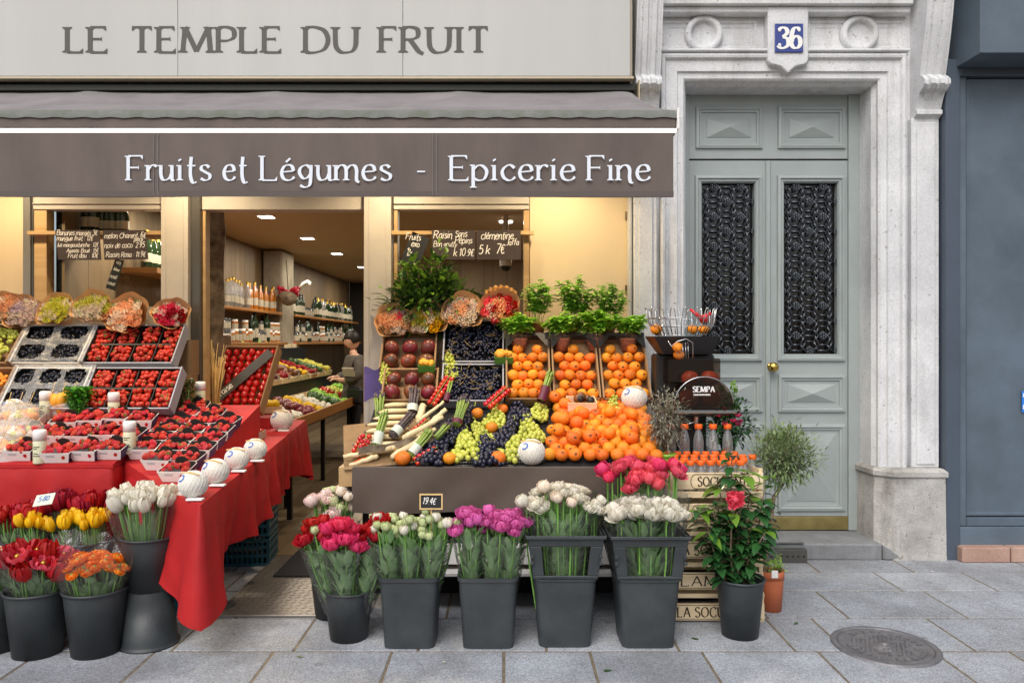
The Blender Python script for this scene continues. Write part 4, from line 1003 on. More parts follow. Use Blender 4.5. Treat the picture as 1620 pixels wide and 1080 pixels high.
chalkboard('chalkboard', [(754, 411), (824, 411), (824, 364), (754, 364)], yb, [(-.12, .04, .048, 'cl%mentine'), (.05, .0, .042, 'Jaffa'), (-.135, -.06, .06, '5 k'), (-.02, -.06, .06, '7$')], 'brown chalkboard about clementines next to the lit cream panel')
chalkboard('chalkboard', [(167, 455), (182, 460), (196, 412), (182, 410)], YS+.35, [(-.02, .08, .03, 'vin'), (-.02, .03, .03, 'blanc'), (-.03, -.03, .03, 'ros%'), (-.03, -.08, .03, 'cave')], 'narrow black slate leaning behind the chalkboard window', 'slateblk')
# security camera
t = thing('security_camera', 'small dark dome security camera behind the laurel window', 'camera', P(800, 421, 7.0))
mb = MB(); mb.ball((0, 0, 0), .05, 14, 10); ob('dome', mb.mesh('dome', M['black']), t); mb = MB(); mb.lathe([(.055, .0), (.055, .06), (.03, .08), (.02, 1.0)], 14); ob('mount', mb.mesh('mount', M['white']), t)
# ------------------------------------------------------------------ flowers, leaves, fruit: shared meshes
def petals(mb, n, Rr, th_in, th_out, hw_in, hw_out, elong=1.0, flare=0.0, ruff=.05, ri=.4, mi=0, rr=R, c=(0,0,0), base=165, curl=.06):
    for i in range(n):
        t = i/max(1, n-1); az = i*2.39996 + rr.uniform(-.25, .25); r = Rr*(ri+(1-ri)*t)
        tip = rad(th_in+(th_out-th_in)*t + rr.uniform(-6, 6)); hw = rad(hw_in+(hw_out-hw_in)*t)
        ph = rr.uniform(0, 6)
        def fn(u, v, az=az, r=r, tip=tip, hw=hw, ph=ph, t=t):
            uu = u*2-1; th = rad(base) + (tip + rad(9)*uu*uu - rad(base))*v
            w_ = math.sin(PI*(.12+.74*v**.8))
            q = r*(1 + flare*t*v*v + ruff*v*math.sin(uu*5+ph) + curl*uu*uu*v)
            a = az + uu*hw*w_/max(.35, math.sin(max(th, .35)))*.75
            return (c[0]+q*math.sin(th)*math.cos(a), c[1]+q*math.sin(th)*math.sin(a), c[2]+q*math.cos(th)*elong)
        mb.grid(fn, 4, 4, mi)
def head_mesh(kind, m, seed):
    rr = random.Random(seed); mb = MB(); mats = [M[m], M['stemgreen'], M['gold']]
    if kind == 'peony':    # full open globe, about 1 unit radius
        petals(mb, 30, 1.0, 14, 70, 24, 40, .80, .24, .15, .35, rr=rr, curl=.10); mb.ball((0,0,-.05), .42, 8, 6)
        for k in range(4): leaf(mb, (0,0,-.75), (math.cos(k*1.6), math.sin(k*1.6), .1), .7, .3, .3, 1)
    elif kind == 'bud':
        petals(mb, 12, .64, 6, 46, 44, 56, 1.06, .10, .05, .74, rr=rr, curl=.13); mb.ball((0,0,0), .46, 10, 8, (1,1,1.05))
        for k in range(3): leaf(mb, (0,0,-.62), (math.cos(k*2.1), math.sin(k*2.1), .5), .6, .35, -.3, 1)
    elif kind == 'tulip':
        petals(mb, 8, .72, 8, 30, 40, 50, 1.5, .12, .06, .78, rr=rr, curl=.10)
    elif kind == 'parrot':  # loose double tulip
        petals(mb, 14, .95, 16, 44, 26, 34, 1.25, .25, .10, .6, rr=rr)
    elif kind == 'ranunculus':
        petals(mb, 28, .9, 12, 78, 34, 46, .62, .10, .05, .25, rr=rr); mb.ball((0,0,.05), .2, 8, 6, mi=1)
    elif kind == 'poppy':
        petals(mb, 8, 1.0, 45, 72, 40, 52, .8, .35, .14, .75, rr=rr); mb.ball((0,0,-.1), .3, 8, 6, mi=2)
    elif kind == 'spray':
        petals(mb, 12, .9, 30, 82, 22, 30, .7, .2, .08, .5, rr=rr); mb.ball((0,0,.1), .24, 6, 5, mi=2)
    return mb.mesh(kind, mats)
def leaf(mb, base, d, ln, wd, bend=.4, mi=0, fold=.25, segs=4, tip=.0):
    b = Vector(base); d = Vector(d).normalized(); s_ = d.cross(Vector((0,0,1)))
    if s_.length < .05: s_ = Vector((1,0,0))
    s_.normalize(); up = s_.cross(d).normalized()
    vs = []; fs = []
    for k in range(segs+1):
        t = k/segs; w_ = wd*math.sin(PI*min(1, .06+.94*t)**.8)*(1-.15*t) if k < segs else wd*tip
        c = b + d*(ln*t) - Vector((0,0,1))*(bend*ln*t*t)
        vs += [c - s_*w_*.5 + up*fold*w_*.5, c, c + s_*w_*.5 + up*fold*w_*.5]
    for k in range(segs):
        a = 3*k; fs += [(a, a+1, a+4, a+3), (a+1, a+2, a+5, a+4)]
    mb.add(vs, fs, mi, True)
_HC = {}
def head(kind, m, k=0):
    key = (kind, m, k)
    if key not in _HC: _HC[key] = head_mesh(kind, m, hash(kind) % 91 * 0 + len(_HC)*13 + k)
    return _HC[key]

def bouquet(name, label, cat, loc, n, rx, ry, h, heads, leafk='blade', dome=.05, lean=(0,0), base_r=.06, group=None, seed=1, wrap=None, wrap_h=1.0, hs=.03, jit=.02, spread=None, tiltout=.7, nl=40, ll=None):
    """cut flowers standing in a bucket: stems and leaves, one part per flower head, a clear sleeve"""
    rr = random.Random(seed); t = thing(name, label, cat, loc, group=group)
    fol = MB(); heads_ = []
    for i in range(n):
        rho = math.sqrt((i+.5)/n); a = i*2.39996 + seed
        x, y = rx*rho*math.cos(a)+lean[0]+rr.uniform(-jit, jit), ry*rho*math.sin(a)+lean[1]+rr.uniform(-jit, jit)
        z = h + dome*(1-rho*rho) + rr.uniform(-jit, jit)*1.2
        bx, by = x*.25*base_r/.06, y*.25*base_r/.06
        kind, m, k, s_ = heads[i % len(heads)]
        s_ *= rr.uniform(.85, 1.15)
        d = Vector(((x-lean[0])*tiltout, (y-lean[1])*tiltout, .16)); d.normalize()
        o = ob('flower', head(kind, m, k), t, (x, y, z), d.to_track_quat('Z', 'Y').to_euler(), s_*hs)
        o.rotation_euler.rotate_axis('Z', rr.uniform(0, 6.28))
        mid_ = Vector((x*.6+bx*.4, y*.6+by*.4, h*.55))
        fol.tube([(bx, by, 0), mid_, Vector((x, y, z))-d*s_*hs*.7], .0042, 5, 0, cap=False)
    for i in range(int(nl*(3.2 if leafk != 'blade' else 1.9))):
        a = rr.uniform(0, 2*PI); q = math.sqrt(rr.uniform(.05, 1)); zz = rr.uniform(.05, .85)*h; f = .35+.65*zz/h
        bx, by = (rx*q*math.cos(a)*.85+lean[0])*f, (ry*q*math.sin(a)*.85+lean[1])*f
        if leafk == 'blade': leaf(fol, (bx*.5, by*.5, zz*.4), (math.cos(a)*.22+lean[0]*.4, math.sin(a)*.22+lean[1]*.4, 1), ll or h*rr.uniform(.5, .72), .034, .12, 1, .5, 5)
        else:
            leaf(fol, (bx, by, zz), (math.cos(a)*.45, math.sin(a)*.45, rr.uniform(.5, 1.4)), (ll or .105)*rr.uniform(.7, 1.2), .038, .2, 1, .3, 4)
    ob('stems_and_leaves', fol.mesh('stems_and_leaves', [M['stemgreen'], M['flowerleaf']]), t)
    if wrap:
        wr = MB(); npl = 1 if wrap is True else wrap
        for q in range(npl):
            ox = (q-(npl-1)/2)*2*rx/npl if npl > 1 else 0
            sx = rx/npl*1.02 if npl > 1 else rx*1.06
            def fn(u, v, q=q, ox=ox, sx=sx):
                a = 2*PI*u; zz = v*h*wrap_h; f = .42 + .60*v**.9
                wz = 1 + .05*math.sin(a*7+q*2+v*3) + .035*math.sin(a*13+v*8+seed)
                edge = .05*math.sin(a*2+q+seed)*v + .02*math.sin(a*9)*v
                return ((ox+lean[0])*(.4+.6*v) + sx*f*wz*math.cos(a), lean[1]*(.4+.6*v) + ry*1.05*f*wz*math.sin(a), zz+edge*h)
            wr.grid(fn, 54, 8, wrap=True)
        ob('clear_wrapper', wr.mesh('clear_wrapper', M['film']), t)
    return t

# buckets
def round_bucket_mesh(r0, r1, h):
    mb = MB(); mb.lathe([(0, .004), (r0-.004, .004), (r0, 0), (r0+(r1-r0)*.85, h*.86), (r1*.985, h*.93), (r1, h-.012), (r1+.006, h-.010), (r1+.007, h), (r1-.003, h), (r1-.008, h-.02), (r0-.004, .02), (0, .02)], 36)
    return mb.mesh('round_bucket', M['bucket'])
RB = round_bucket_mesh(.105, .139, .30)
def square_ring(mb, levels, mi=0):
    """levels: (half width x, half width y, z) of rounded squares stitched together"""
    n = 28; vs = []; fs = []
    for hx, hy, z in levels:
        for i in range(n):
            a = 2*PI*(i+.5)/n; c, s_ = math.cos(a), math.sin(a); p = .28
            vs.append((hx*math.copysign(abs(c)**p, c), hy*math.copysign(abs(s_)**p, s_), z))
    for k in range(len(levels)-1):
        for i in range(n): fs.append((k*n+i, k*n+(i+1) % n, (k+1)*n+(i+1) % n, (k+1)*n+i))
    fs.append(tuple((len(levels)-1)*n+i for i in range(n)))
    mb.add(vs, fs, mi, False)
mb = MB(); square_ring(mb, [(.120,.115,0),(.140,.134,.315),(.146,.140,.318),(.147,.141,.336),(.140,.134,.336),(.136,.13,.31),(.118,.112,.01)])
SQB = mb.mesh('square_bucket', M['bucket'], fix=False)
def window_bucket(label, x, y, s_=1):
    t = thing('handled_bucket', label, 'bucket', (x, y, 0))
    mb = MB(); square_ring(mb, [(.124,.118,0),(.149,.14,.315),(.156,.146,.318),(.157,.147,.328),(.145,.136,.328),(.12,.114,.01)]); ob('body', mb.mesh('body', M['bucket']), t)
    mb = MB()
    def fr(u0, u1, z0, z1, yy):   # one bar of the upper frame (front or back), widths grow upward
        w0, w1 = .151+.028*(z0-.33)/.2, .151+.028*(z1-.33)/.2
        y0, y1 = yy*(.142+.022*(z0-.33)/.2), yy*(.142+.022*(z1-.33)/.2); th = -.008*yy
        vs = [(u0*w0,y0,z0),(u1*w0,y0,z0),(u1*w1,y1,z1),(u0*w1,y1,z1),(u0*w0,y0+th,z0),(u1*w0,y0+th,z0),(u1*w1,y1+th,z1),(u0*w1,y1+th,z1)]
        mb.add(vs, [(0,1,2,3),(4,7,6,5),(0,4,5,1),(1,5,6,2),(2,6,7,3),(3,7,4,0)])
    for yy in (-1, 1):
        fr(-1, 1, .329, .345, yy); fr(-1, -.66, .3451, .485, yy); fr(.66, 1, .3451, .485, yy); fr(-1, 1, .4851, .53, yy)
    for sx in (-1, 1):
        vs = [(sx*.151,-.142,.329),(sx*.151,.142,.329),(sx*.179,.164,.53),(sx*.179,-.164,.53)]
        vs += [(v[0]-sx*.008, v[1], v[2]) for v in vs]
        mb.add(vs, [(0,1,2,3),(4,7,6,5),(0,4,5,1),(1,5,6,2),(2,6,7,3),(3,7,4,0)])
        for zz in (.40, .43): mb.box(sx*.16-.006, sx*.16+.010, -.166, -.15, zz, zz+.018)
    ob('handle_frame', mb.mesh('handle_frame', M['bucket'], .003, True), t)
    mb = MB()
    lip = [(-.187,-.172), (.187,-.172), (.187,.172), (-.187,.172)]
    for (a, b), (c, d) in zip(lip, lip[1:]+lip[:1]):
        mb.box(min(a,c)-.004, max(a,c)+.004, min(b,d)-.004, max(b,d)+.004, .522+.0*a, .538)
    ob('rim', mb.mesh('rim', M['bucket'], .003), t)
    return t

# fruit
def orange_mesh(k):
    rr = random.Random(k); mb = MB(); nu, nv = 18, 12
    def fn(u, v):
        a = 2*PI*u; th = PI*v; r = 1 - .05*math.exp(-(th/.25)**2)
        return (r*math.sin(th)*math.cos(a), r*math.sin(th)*math.sin(a), .90*r*math.cos(th))
    mb.grid(fn, nu, nv, wrap=True)
    mb.ball((0, 0, .86), .06, 6, 4, (1,1,.5), 1)
    if k < 3:
        d = Vector((rr.uniform(-.35, .35), -.8, rr.uniform(.0, .45))).normalized(); q = d.to_track_quat('Z', 'Y').to_matrix().to_4x4()
        vs = [(0,0,1.012)] + [(.21*math.cos(i*PI/5), .15*math.sin(i*PI/5), .985) for i in range(10)]
        vs = [tuple(Vector((p[0], p[1], p[2]*1.0)) ) for p in vs]
        mb.add([tuple((q @ Vector(p)).normalized()*1.008) for p in vs], [(0, i+1, (i+1) % 10+1) for i in range(10)], 1, True)
    return mb.mesh('orange', [M['orange'], M['sticker']])
OR = [orange_mesh(k) for k in range(5)]
def orange(loc, r, label, group, rr=R, st=.6):
    me = OR[rr.randrange(3)] if rr.random() < st else OR[3]
    return one('orange', me, label, 'orange', loc, (rr.uniform(-.5, .5), rr.uniform(-.4, .4), rr.uniform(-.5, .5)), group, r*rr.uniform(.95, 1.05))
def straw_geom(mb, Mx, cal=True):
    pr = [(.0,-1.25),(.32,-1.05),(.62,-.55),(.80,.0),(.82,.35),(.62,.62),(.25,.72),(0,.70)]
    mb.lathe(pr, 9, 0, Mx)
    if cal:
        for k in range(6):
            a = k*PI/3; v = [(0,0,.74),(.28*math.cos(a-.35), .28*math.sin(a-.35), .80),(.66*math.cos(a), .66*math.sin(a), .74),(.28*math.cos(a+.35), .28*math.sin(a+.35), .80)]
            mb.add(v, [(0,1,2,3)], 1, False, Mx)
mb = MB(); straw_geom(mb, Matrix()); ST = [mb.mesh('strawberry', [M['straw'], M['calyx']])]
mb = MB(); straw_geom(mb, Matrix.Scale(1.0, 4), False); ST.append(mb.mesh('strawberry_plain', [M['straw'], M['calyx']]))
def cluster(mb, pts, r, rr=R, mi=0, nu=8, nv=6, sc=(1,1,1.08)):
    for p in pts: mb.ball(p, r*rr.uniform(.88, 1.1), nu, nv, sc, mi)
def grape_bunch(L, W, r, m, seed, n=90):
    rr = random.Random(seed); mb = MB(); pts = []
    k = 0
    while len(pts) < n and k < 4000:
        k += 1; t = rr.random(); w_ = W*(.55+.45*math.sin(PI*min(1, t*.9+.25)))*(1-.35*t)
        a = rr.uniform(0, PI); x, y, z = w_*math.cos(a)*rr.uniform(.5, 1), (t-.5)*L, W*.55*math.sin(a)*rr.uniform(.6, 1)
        if all((x-q[0])**2+(y-q[1])**2+(z-q[2])**2 > (1.45*r)**2 for q in pts): pts.append((x, y, max(z, r*.6)))
    cluster(mb, pts, r, rr); mb.tube([(0, L*.5, .02), (.01, L*.58, .03), (.0, L*.66, .035)], .003, 5, 1)
    return mb.mesh('grape_bunch', [M[m], M['stem']])
def melon_thing(loc, r, label, seed, group=None):
    t = thing('melon', label, 'melon', loc, (0, 0, random.Random(seed).uniform(-.5, .5)), group)
    mb = MB(); mb.ball((0, 0, r*.96), r, 24, 16, (1, 1, .96)); ob('rind', mb.mesh('rind', M['melon']), t)
    mb = MB(); N = 22
    for s_ in (-1, 1):
        for i in range(N):
            path = []
            for k in range(15):
                th = rad(12 + 140*k/14); a = 2*PI*i/N + s_*k*.085; rr_ = r*1.006
                path.append((rr_*math.sin(th)*math.cos(a), rr_*math.sin(th)*math.sin(a), r*.96 + rr_*.96*math.cos(th)))
            mb.tube(path, r*.016, 3, cap=False)
    ob('foam_net', mb.mesh('foam_net', M['net']), t)
    mb = MB(); mb.tube([(-r*.8, -r*.25, r*1.75), (r*.1, -r*.45, r*1.86), (r*.75, -r*.35, r*1.70)], [r*.05, r*.1, r*.05], 6, sm=False); ob('wooden_peg', mb.mesh('wooden_peg', M['lightwood']), t)
    mb = MB(); q = []
    for k in range(9):
        a = rad(300-32*k); th0 = rad(62); c = Vector((-.42, -.75, .55)).normalized()
        ex = Vector((0,0,1)).cross(c).normalized(); ey = c.cross(ex)
        q.append((c + (ex*math.cos(a)*-1 + ey*math.sin(a))*.24).normalized())
    vs = []; fs = []
    for k, d in enumerate(q):
        c = Vector((-.42, -.75, .55)).normalized(); o = (d-c).normalized()*.10
        for dd in (d-o*.5, d+o*.6):
            p = dd.normalized()*r*1.03; vs.append((p.x, p.y, r*.96 + p.z*.96))
    for k in range(len(q)-1): fs.append((2*k, 2*k+1, 2*k+3, 2*k+2))
    mb.add(vs, fs, 0, True); ob('blue_print', mb.mesh('blue_print', M['printblue']), t)
    return t
def tilt(Y0, Z0, Y1, Z1, px, w=None):
    a = math.atan2(Z1-Z0, Y1-Y0); x = PX(px, (Y0+Y1)/2)
    Mx = Matrix.Translation((x, Y0, Z0)) @ Matrix.Rotation(a, 4, 'X')
    return Mx, math.hypot(Z1-Z0, Y1-Y0), a
def crate_mesh(w_, l_, h_, mo, mi_, lip=0, th=.008):
    mb = MB(); e = .001
    mb.box(-w_/2+th+e, w_/2-th-e, th+e, l_-th-e, 0, .006, 1)
    mb.box(-w_/2, -w_/2+th, 0, l_, 0, h_, 0); mb.box(w_/2-th, w_/2, 0, l_, 0, h_, 0)
    mb.box(-w_/2+th+e, w_/2-th-e, 0, th, 0, h_*.8, 0); mb.box(-w_/2+th+e, w_/2-th-e, l_-th, l_, 0, h_*.9, 0)
    mb.box(-w_/2+th+e, w_/2-th-e, l_-th-.003, l_-th-.001, .007, h_*.85, 1)
    mb.box(-w_/2+th+.001, -w_/2+th+.003, th+.004, l_-th-.004, .007, h_*.95, 1); mb.box(w_/2-th-.003, w_/2-th-.001, th+.004, l_-th-.004, .007, h_*.95, 1)
    if lip:
        for sx in (-1, 1):
            mb.prism([(sx*(w_/2-.06), -.001), (sx*(w_/2), -.001), (sx*(w_/2), .06)] if sx > 0 else [(-w_/2, .06), (-w_/2, -.001), (-w_/2+.06, -.001)], 0, .004, 0, Matrix.Translation((0, l_-.07, h_+.002)) @ Matrix.Rotation(-PI/2, 4, 'X'))
    return mb.mesh('crate', [M[mo], M[mi_]], .0)

# ------------------------------------------------------------------ left stall: red-clothed table
TZ = .78; TZB = .70; TZC = .80
ZB = lambda y: .70+.10*max(0, min(1, (y-3.42)/1.69))      # the lower table rises a little towards the doorway
def cloth_table(label, loc, top, z, path, drop, legs, corner=None, seed=0, floor=0.0):
    """table covered by a cloth: flat top, hanging skirt with folds along part of its outline, legs"""
    t = thing('red_cloth_table', label, 'table', loc)
    def part_(name, mb, m): return ob(name, mb.mesh(name, M[m]), t, (-loc[0], -loc[1], -loc[2]))
    zf = z if callable(z) else (lambda y: z)
    mb = MB(); mb.add([(x, y, zf(y)) for x, y in top], [tuple(range(len(top)))]); part_('cloth_top', mb, 'redcloth')
    den = []
    for (a, b), (c, d) in zip(path, path[1:]):
        n = max(2, int(math.hypot(c-a, d-b)/.02))
        for k in range(n): den.append((a+(c-a)*k/n, b+(d-b)*k/n))
    den.append(path[-1])
    vs = []; fs = []; nv = 12; s_ = seed
    for i, (x, y) in enumerate(den):
        a = den[max(0, i-3)]; b = den[min(len(den)-1, i+3)]; tx, ty = b[0]-a[0], b[1]-a[1]; l = math.hypot(tx, ty); nx, ny = ty/l, -tx/l
        s_ += .02
        cn_ = max(0, 1-math.hypot(x-corner[0], y-corner[1])/.42)**1.15 if corner else 0
        dr_ = drop + .17*cn_ + .014*math.sin(s_*7)
        for k in range(nv+1):
            q = k/nv
            fold = (.004+.034*q)*(1-2*abs(math.sin(s_*9+1.6*math.sin(s_*2.9)))**.8)*q**.6*(1-.6*cn_) + .016*q*math.sin(s_*5+1) + .012*q*math.sin(s_*37+q*3) + .05*cn_*q + .006*mnoise.noise((s_*14, q*7, seed)) + .008*math.sin(min(1, q*10)*PI/2) + .02*q
            vs.append((x+nx*fold, y+ny*fold, zf(y) - dr_*q))
    for i in range(len(den)-1):
        for k in range(nv): fs.append((i*(nv+1)+k, (i+1)*(nv+1)+k, (i+1)*(nv+1)+k+1, i*(nv+1)+k+1))
    mb = MB(); mb.add(vs, fs, 0, True); part_('cloth_skirt', mb, 'redcloth')
    for x, y in legs:
        mb = MB(); mb.box(x-.02, x+.02, y-.02, y+.02, floor, zf(y)-.012); part_('leg', mb, 'black')
    return t
rt = cloth_table('long table under a red cloth carrying the strawberry crates and sloping punnets', (-2.2, 4.2, 0), [(-4.2, 3.93), (-2.03, 3.93), (-2.03, 5.1), (-4.2, 5.1)], TZ, [(-4.2, 3.93), (-2.03, 3.93), (-2.03, 4.6)], .36, [(-3.6, 4.1), (-2.2, 4.1), (-2.2, 5.0)])
cloth_table('lower red clothed table with netted melons beside the doorway', (-1.6, 4.3, 0), [(-2.02, 4.05), (-1.37, 3.42), (-1.47, 5.11), (-2.02, 5.11)], ZB, [(-2.02, 4.05), (-1.37, 3.42), (-1.47, 5.11)], .36, [(-1.62, 4.2), (-1.55, 5.0), (-1.95, 5.0)], (-1.37, 3.42), 2)
cloth_table('inner red clothed table with cherry tomato trays inside the doorway', (-1.8, 5.6, .012), [(-2.55, 5.13), (-1.475, 5.13), (-1.62, 6.2), (-2.55, 6.2)], TZC, [(-2.2, 5.13), (-1.475, 5.13), (-1.62, 6.2), (-2.2, 6.2)], .34, [(-1.62, 5.25), (-1.72, 6.1), (-2.4, 6.1)], (-1.62, 6.2), 5, .012)
def rp_(name, mb, m, bevel=0): return ob(name, mb.mesh(name, M[m], bevel), rt, (2.2, -4.2, 0))
SLY = lambda py: 1.825/((py-540)/1200+.3)
mb = MB(); mb.prism([(3.95, TZ+.002), (4.62, TZ+.002), (4.62, .8+.3*.67), (3.95, .80)], 0, 2.2, 0, Matrix.Translation((-2.035, 0, 0)) @ Matrix.Rotation(PI/2, 4, 'Z'))
mb.v = [(v[0], v[1], v[2]) for v in mb.v]; rp_('sloped_stand', mb, 'redcloth')
mb = MB(); mb.box(-4.1, -2.04, 4.63, 5.06, TZ+.002, .95); mb.box(-4.1, -2.04, 4.82, 5.06, .951, 1.22); mb.box(-4.1, -2.04, 4.95, 5.08, 1.221, 1.45); rp_('stepped_rack', mb, 'oak')

# crates of strawberries, berries
rest = MB()      # strawberries beyond the ones built singly
def straw_crate(Y0, Z0, Y1, Z1, pa, pb, label):
    px = (pa+pb)/2; Mx, l_, a = tilt(Y0, Z0, Y1, Z1, px); w_ = (pb-pa)/F*(Y0+Y1)/2
    t = thing('strawberry_crate', label, 'crate', Mx.translation, (a, 0, 0))
    ob('box', crate_mesh(w_, l_, .085, 'cardgrey', 'carddark'), t)
    mb = MB()
    for k in range(1, 4): mb.box(-w_/2+k*w_/4-.002, -w_/2+k*w_/4+.002, .012, l_-.012, .007, .064)
    mb.box(-w_/2+.012, w_/2-.012, l_/2-.006, l_/2+.006, .007, .0635)
    ob('punnet_dividers', mb.mesh('punnet_dividers', M['carddark']), t)
    for i in range(4):
        for j in range(2):
            for k in range(16):
                u, v = (k % 4+.5)/4 + R.uniform(-.07, .07), (k//4+.5)/4 + R.uniform(-.07, .07)
                p = Vector((-w_/2+(i+.12+.76*u)*w_/4, .018+(j+.06+.86*v)*(l_/2-.012), R.uniform(.042, .07)))
                straw_geom(rest, Mx @ Matrix.Translation(p) @ Euler((R.uniform(-1.4, 1.4), R.uniform(-1.4, 1.4), R.uniform(0, 6))).to_matrix().to_4x4() @ Matrix.Scale(.0205*R.uniform(.85, 1.15), 4), R.random() < .4)
straw_crate(4.56, 1.00, 4.74, 1.235, 147, 286, 'lower grey cardboard crate of eight strawberry punnets next to the shop post')
straw_crate(4.78, 1.262, 4.98, 1.50, 150, 290, 'upper grey cardboard crate of eight strawberry punnets under the peach bouquet')
def berry_crate(Y0, Z0, Y1, Z1, pa, pb, label, m, r, cells, seed, liner=True):
    rr = random.Random(seed); px = (pa+pb)/2; Mx, l_, a = tilt(Y0, Z0, Y1, Z1, px); w_ = (pb-pa)/F*(Y0+Y1)/2
    t = thing('berry_crate', label, 'crate', Mx.translation, (a, 0, 0))
    ob('box', crate_mesh(w_, l_, .085, 'liner' if liner else 'card', 'blackmatt' if liner else 'card'), t)
    mb = MB(); nx, ny = cells
    for i in range(nx):
        for j in range(ny):
            for k in range(64):
                ang = rr.uniform(0, 6.28); q = math.sqrt(rr.random())
                mb.ball((-w_/2+.02+(i+.5+.46*q*math.cos(ang))*(w_-.04)/nx, .02+(j+.5+.46*q*math.sin(ang))*(l_-.04)/ny, .055+rr.uniform(-.01, .022)*(1-.6*q)), r*rr.uniform(.85, 1.15), 6, 5)
    stuff(ob('berries', mb.mesh('berries', M[m]), t))
    if liner:
        mb = MB()
        def fn(u, v):
            x, y = -w_/2*1.04+u*w_*1.08, -.005+v*(l_+.012)
            e = min(1, 4*min(u, 1-u))*min(1, 4*min(v, 1-v))
            cell = abs(math.sin(PI*u*nx)*math.sin(PI*v*ny))
            return (x, y, .094 - .014*e*cell + .012*mnoise.noise((u*9+seed, v*9, 1)) + .006*mnoise.noise((u*30, v*30+seed, 3)))
        mb.grid(fn, 36, 28); keep = []
        for f, m_, s2 in zip(mb.f, mb.m, mb.s):
            c = [sum(mb.v[i][d] for i in f)/len(f) for d in range(3)]
            u, v = (c[0]+w_/2)/w_, c[1]/l_
            if abs(math.sin(PI*u*nx)*math.sin(PI*v*ny)) < .36: keep.append(f)
        mb.f = keep; mb.m = [0]*len(keep); mb.s = [True]*len(keep)
        ob('paper_liner', mb.mesh('paper_liner', M['filmwhite']), t)
    return t
berry_crate(4.56, 1.00, 4.74, 1.235, 24, 143, 'lower lined crate of dark berries behind the ripe yellow fruit', 'bberry', .011, (3, 2), 11)
berry_crate(4.78, 1.262, 4.98, 1.50, 40, 147, 'upper lined crate of dark berries under the lime green bouquet', 'bberry', .011, (2, 2), 12)
berry_crate(4.78, 1.262, 4.98, 1.50, -80, 36, 'open cardboard crate of small yellow green fruit beside the berry crates', 'ggrape', .014, (2, 2), 13, False)
berry_crate(4.56, 1.00, 4.74, 1.235, -120, 20, 'lower cardboard crate of small yellow fruit below the yellow green one', 'apricot', .014, (2, 2), 14, False)

# punnets on the slope with their strawberries
def punnet_meshes():
    mb = MB(); w0, w1, d0, d1, h = .060, .078, .045, .058, .06
    b = [(-w0,-d0,0),(w0,-d0,0),(w0,d0,0),(-w0,d0,0)]; t = [(-w1,-d1,h),(w1,-d1,h),(w1,d1,h),(-w1,d1,h)]
    ti = [(-w1+.003,-d1+.003,h),(w1-.003,-d1+.003,h),(w1-.003,d1-.003,h),(-w1+.003,d1-.003,h)]; bi = [(-w0+.003,-d0+.003,.004),(w0-.003,-d0+.003,.004),(w0-.003,d0-.003,.004),(-w0+.003,d0-.003,.004)]
    mb.add(b+t, [(0,1,5,4)], 0); mb.add(b+t, [(1,2,6,5),(3,0,4,7)], 2); mb.add(b+t, [(2,3,7,6),(0,3,2,1)], 0)
    mb.add(t+ti, [(0,1,5,4),(1,2,6,5),(2,3,7,6),(3,0,4,7)], 0); mb.add(ti+bi, [(1,0,4,5),(2,1,5,6),(3,2,6,7),(0,3,7,4),(4,7,6,5)], 1)
    # picture on the front: a strawberry and two text-like bars
    def fpnt(u, v, o=.0008): return (-w0-(w1-w0)*v + u*2*(w0+(w1-w0)*v), -d0-(d1-d0)*v-o, h*v)
    pts = [fpnt(.80+.07*math.cos(k*PI/4), .55+.2*math.sin(k*PI/4)) for k in range(8)]; mb.add(pts, [tuple(range(8))], 3)
    for v in (.72, .60): mb.add([fpnt(.2, v), fpnt(.5, v), fpnt(.5, v+.05), fpnt(.2, v+.05)], [(0,1,2,3)], 4)
    tray = mb.mesh('tray', [M['white'], M['carddark'], M['cardpurple'], M['straw'], M['cardgrey']])
    mb = MB()
    pts = [(-w1+.006, 0), (w1-.006, 0), (w1-.014, .008)] + [(.034*math.cos(a), .010+.026*math.sin(a)) for a in [k*PI/8 for k in range(9)]] + [(-w1+.014, .008)]
    mb.prism(pts, d1-.004, d1-.001, 0, Matrix.Translation((0, 0, h+.001)))
    ear = mb.mesh('card_ear', M['carddark'])
    mb = MB(); pts = [(.04*math.cos(a), .0+.026*math.sin(a)) for a in [k*PI/8 for k in range(9)]]
    mb.prism(pts, 0, .002, 0, Matrix.Translation((0, -d1+.004, h+.002)) @ Matrix.Rotation(rad(-58), 4, 'X'))
    flap = mb.mesh('front_flap', M['carddark'])
    return tray, ear, flap
TRAY, EAR, FLAP = punnet_meshes()
SB = 'strawberries in the punnets on the red cloth'
def punnet(x, y, z, ax, rz, label, flap, nst=12, sl_='', ):
    t = thing('strawberry_punnet', label, 'punnet', (x, y, z), (ax, 0, rz), 'strawberry punnets on the red cloth')
    ob('tray', TRAY, t); ob('card_ear', EAR, t)
    if flap: ob('front_flap', FLAP, t)
    Mx = Matrix.Translation((x, y, z)) @ Euler((ax, 0, rz)).to_matrix().to_4x4()
    for k in range(nst):
        u, v = (k % 4-1.5)/4*1.0 + R.uniform(-.06, .06), (k//4-1)/3 + R.uniform(-.06, .06)
        p = Mx @ Vector((u*.135, v*.098, .063+R.uniform(-.004, .022)-.02*(abs(u)+abs(v))*.6))
        one('strawberry', ST[0 if R.random() < .35 else 1], sl_, 'strawberry', p, (R.uniform(-1.5, 1.5), R.uniform(-1.5, 1.5), R.uniform(0, 6)), sl_.replace('red strawberry', 'strawberries'), .0212*R.uniform(.85, 1.15))
ordn = ['first', 'second', 'third', 'fourth', 'fifth', 'sixth', 'seventh', 'eighth', 'ninth', 'tenth']
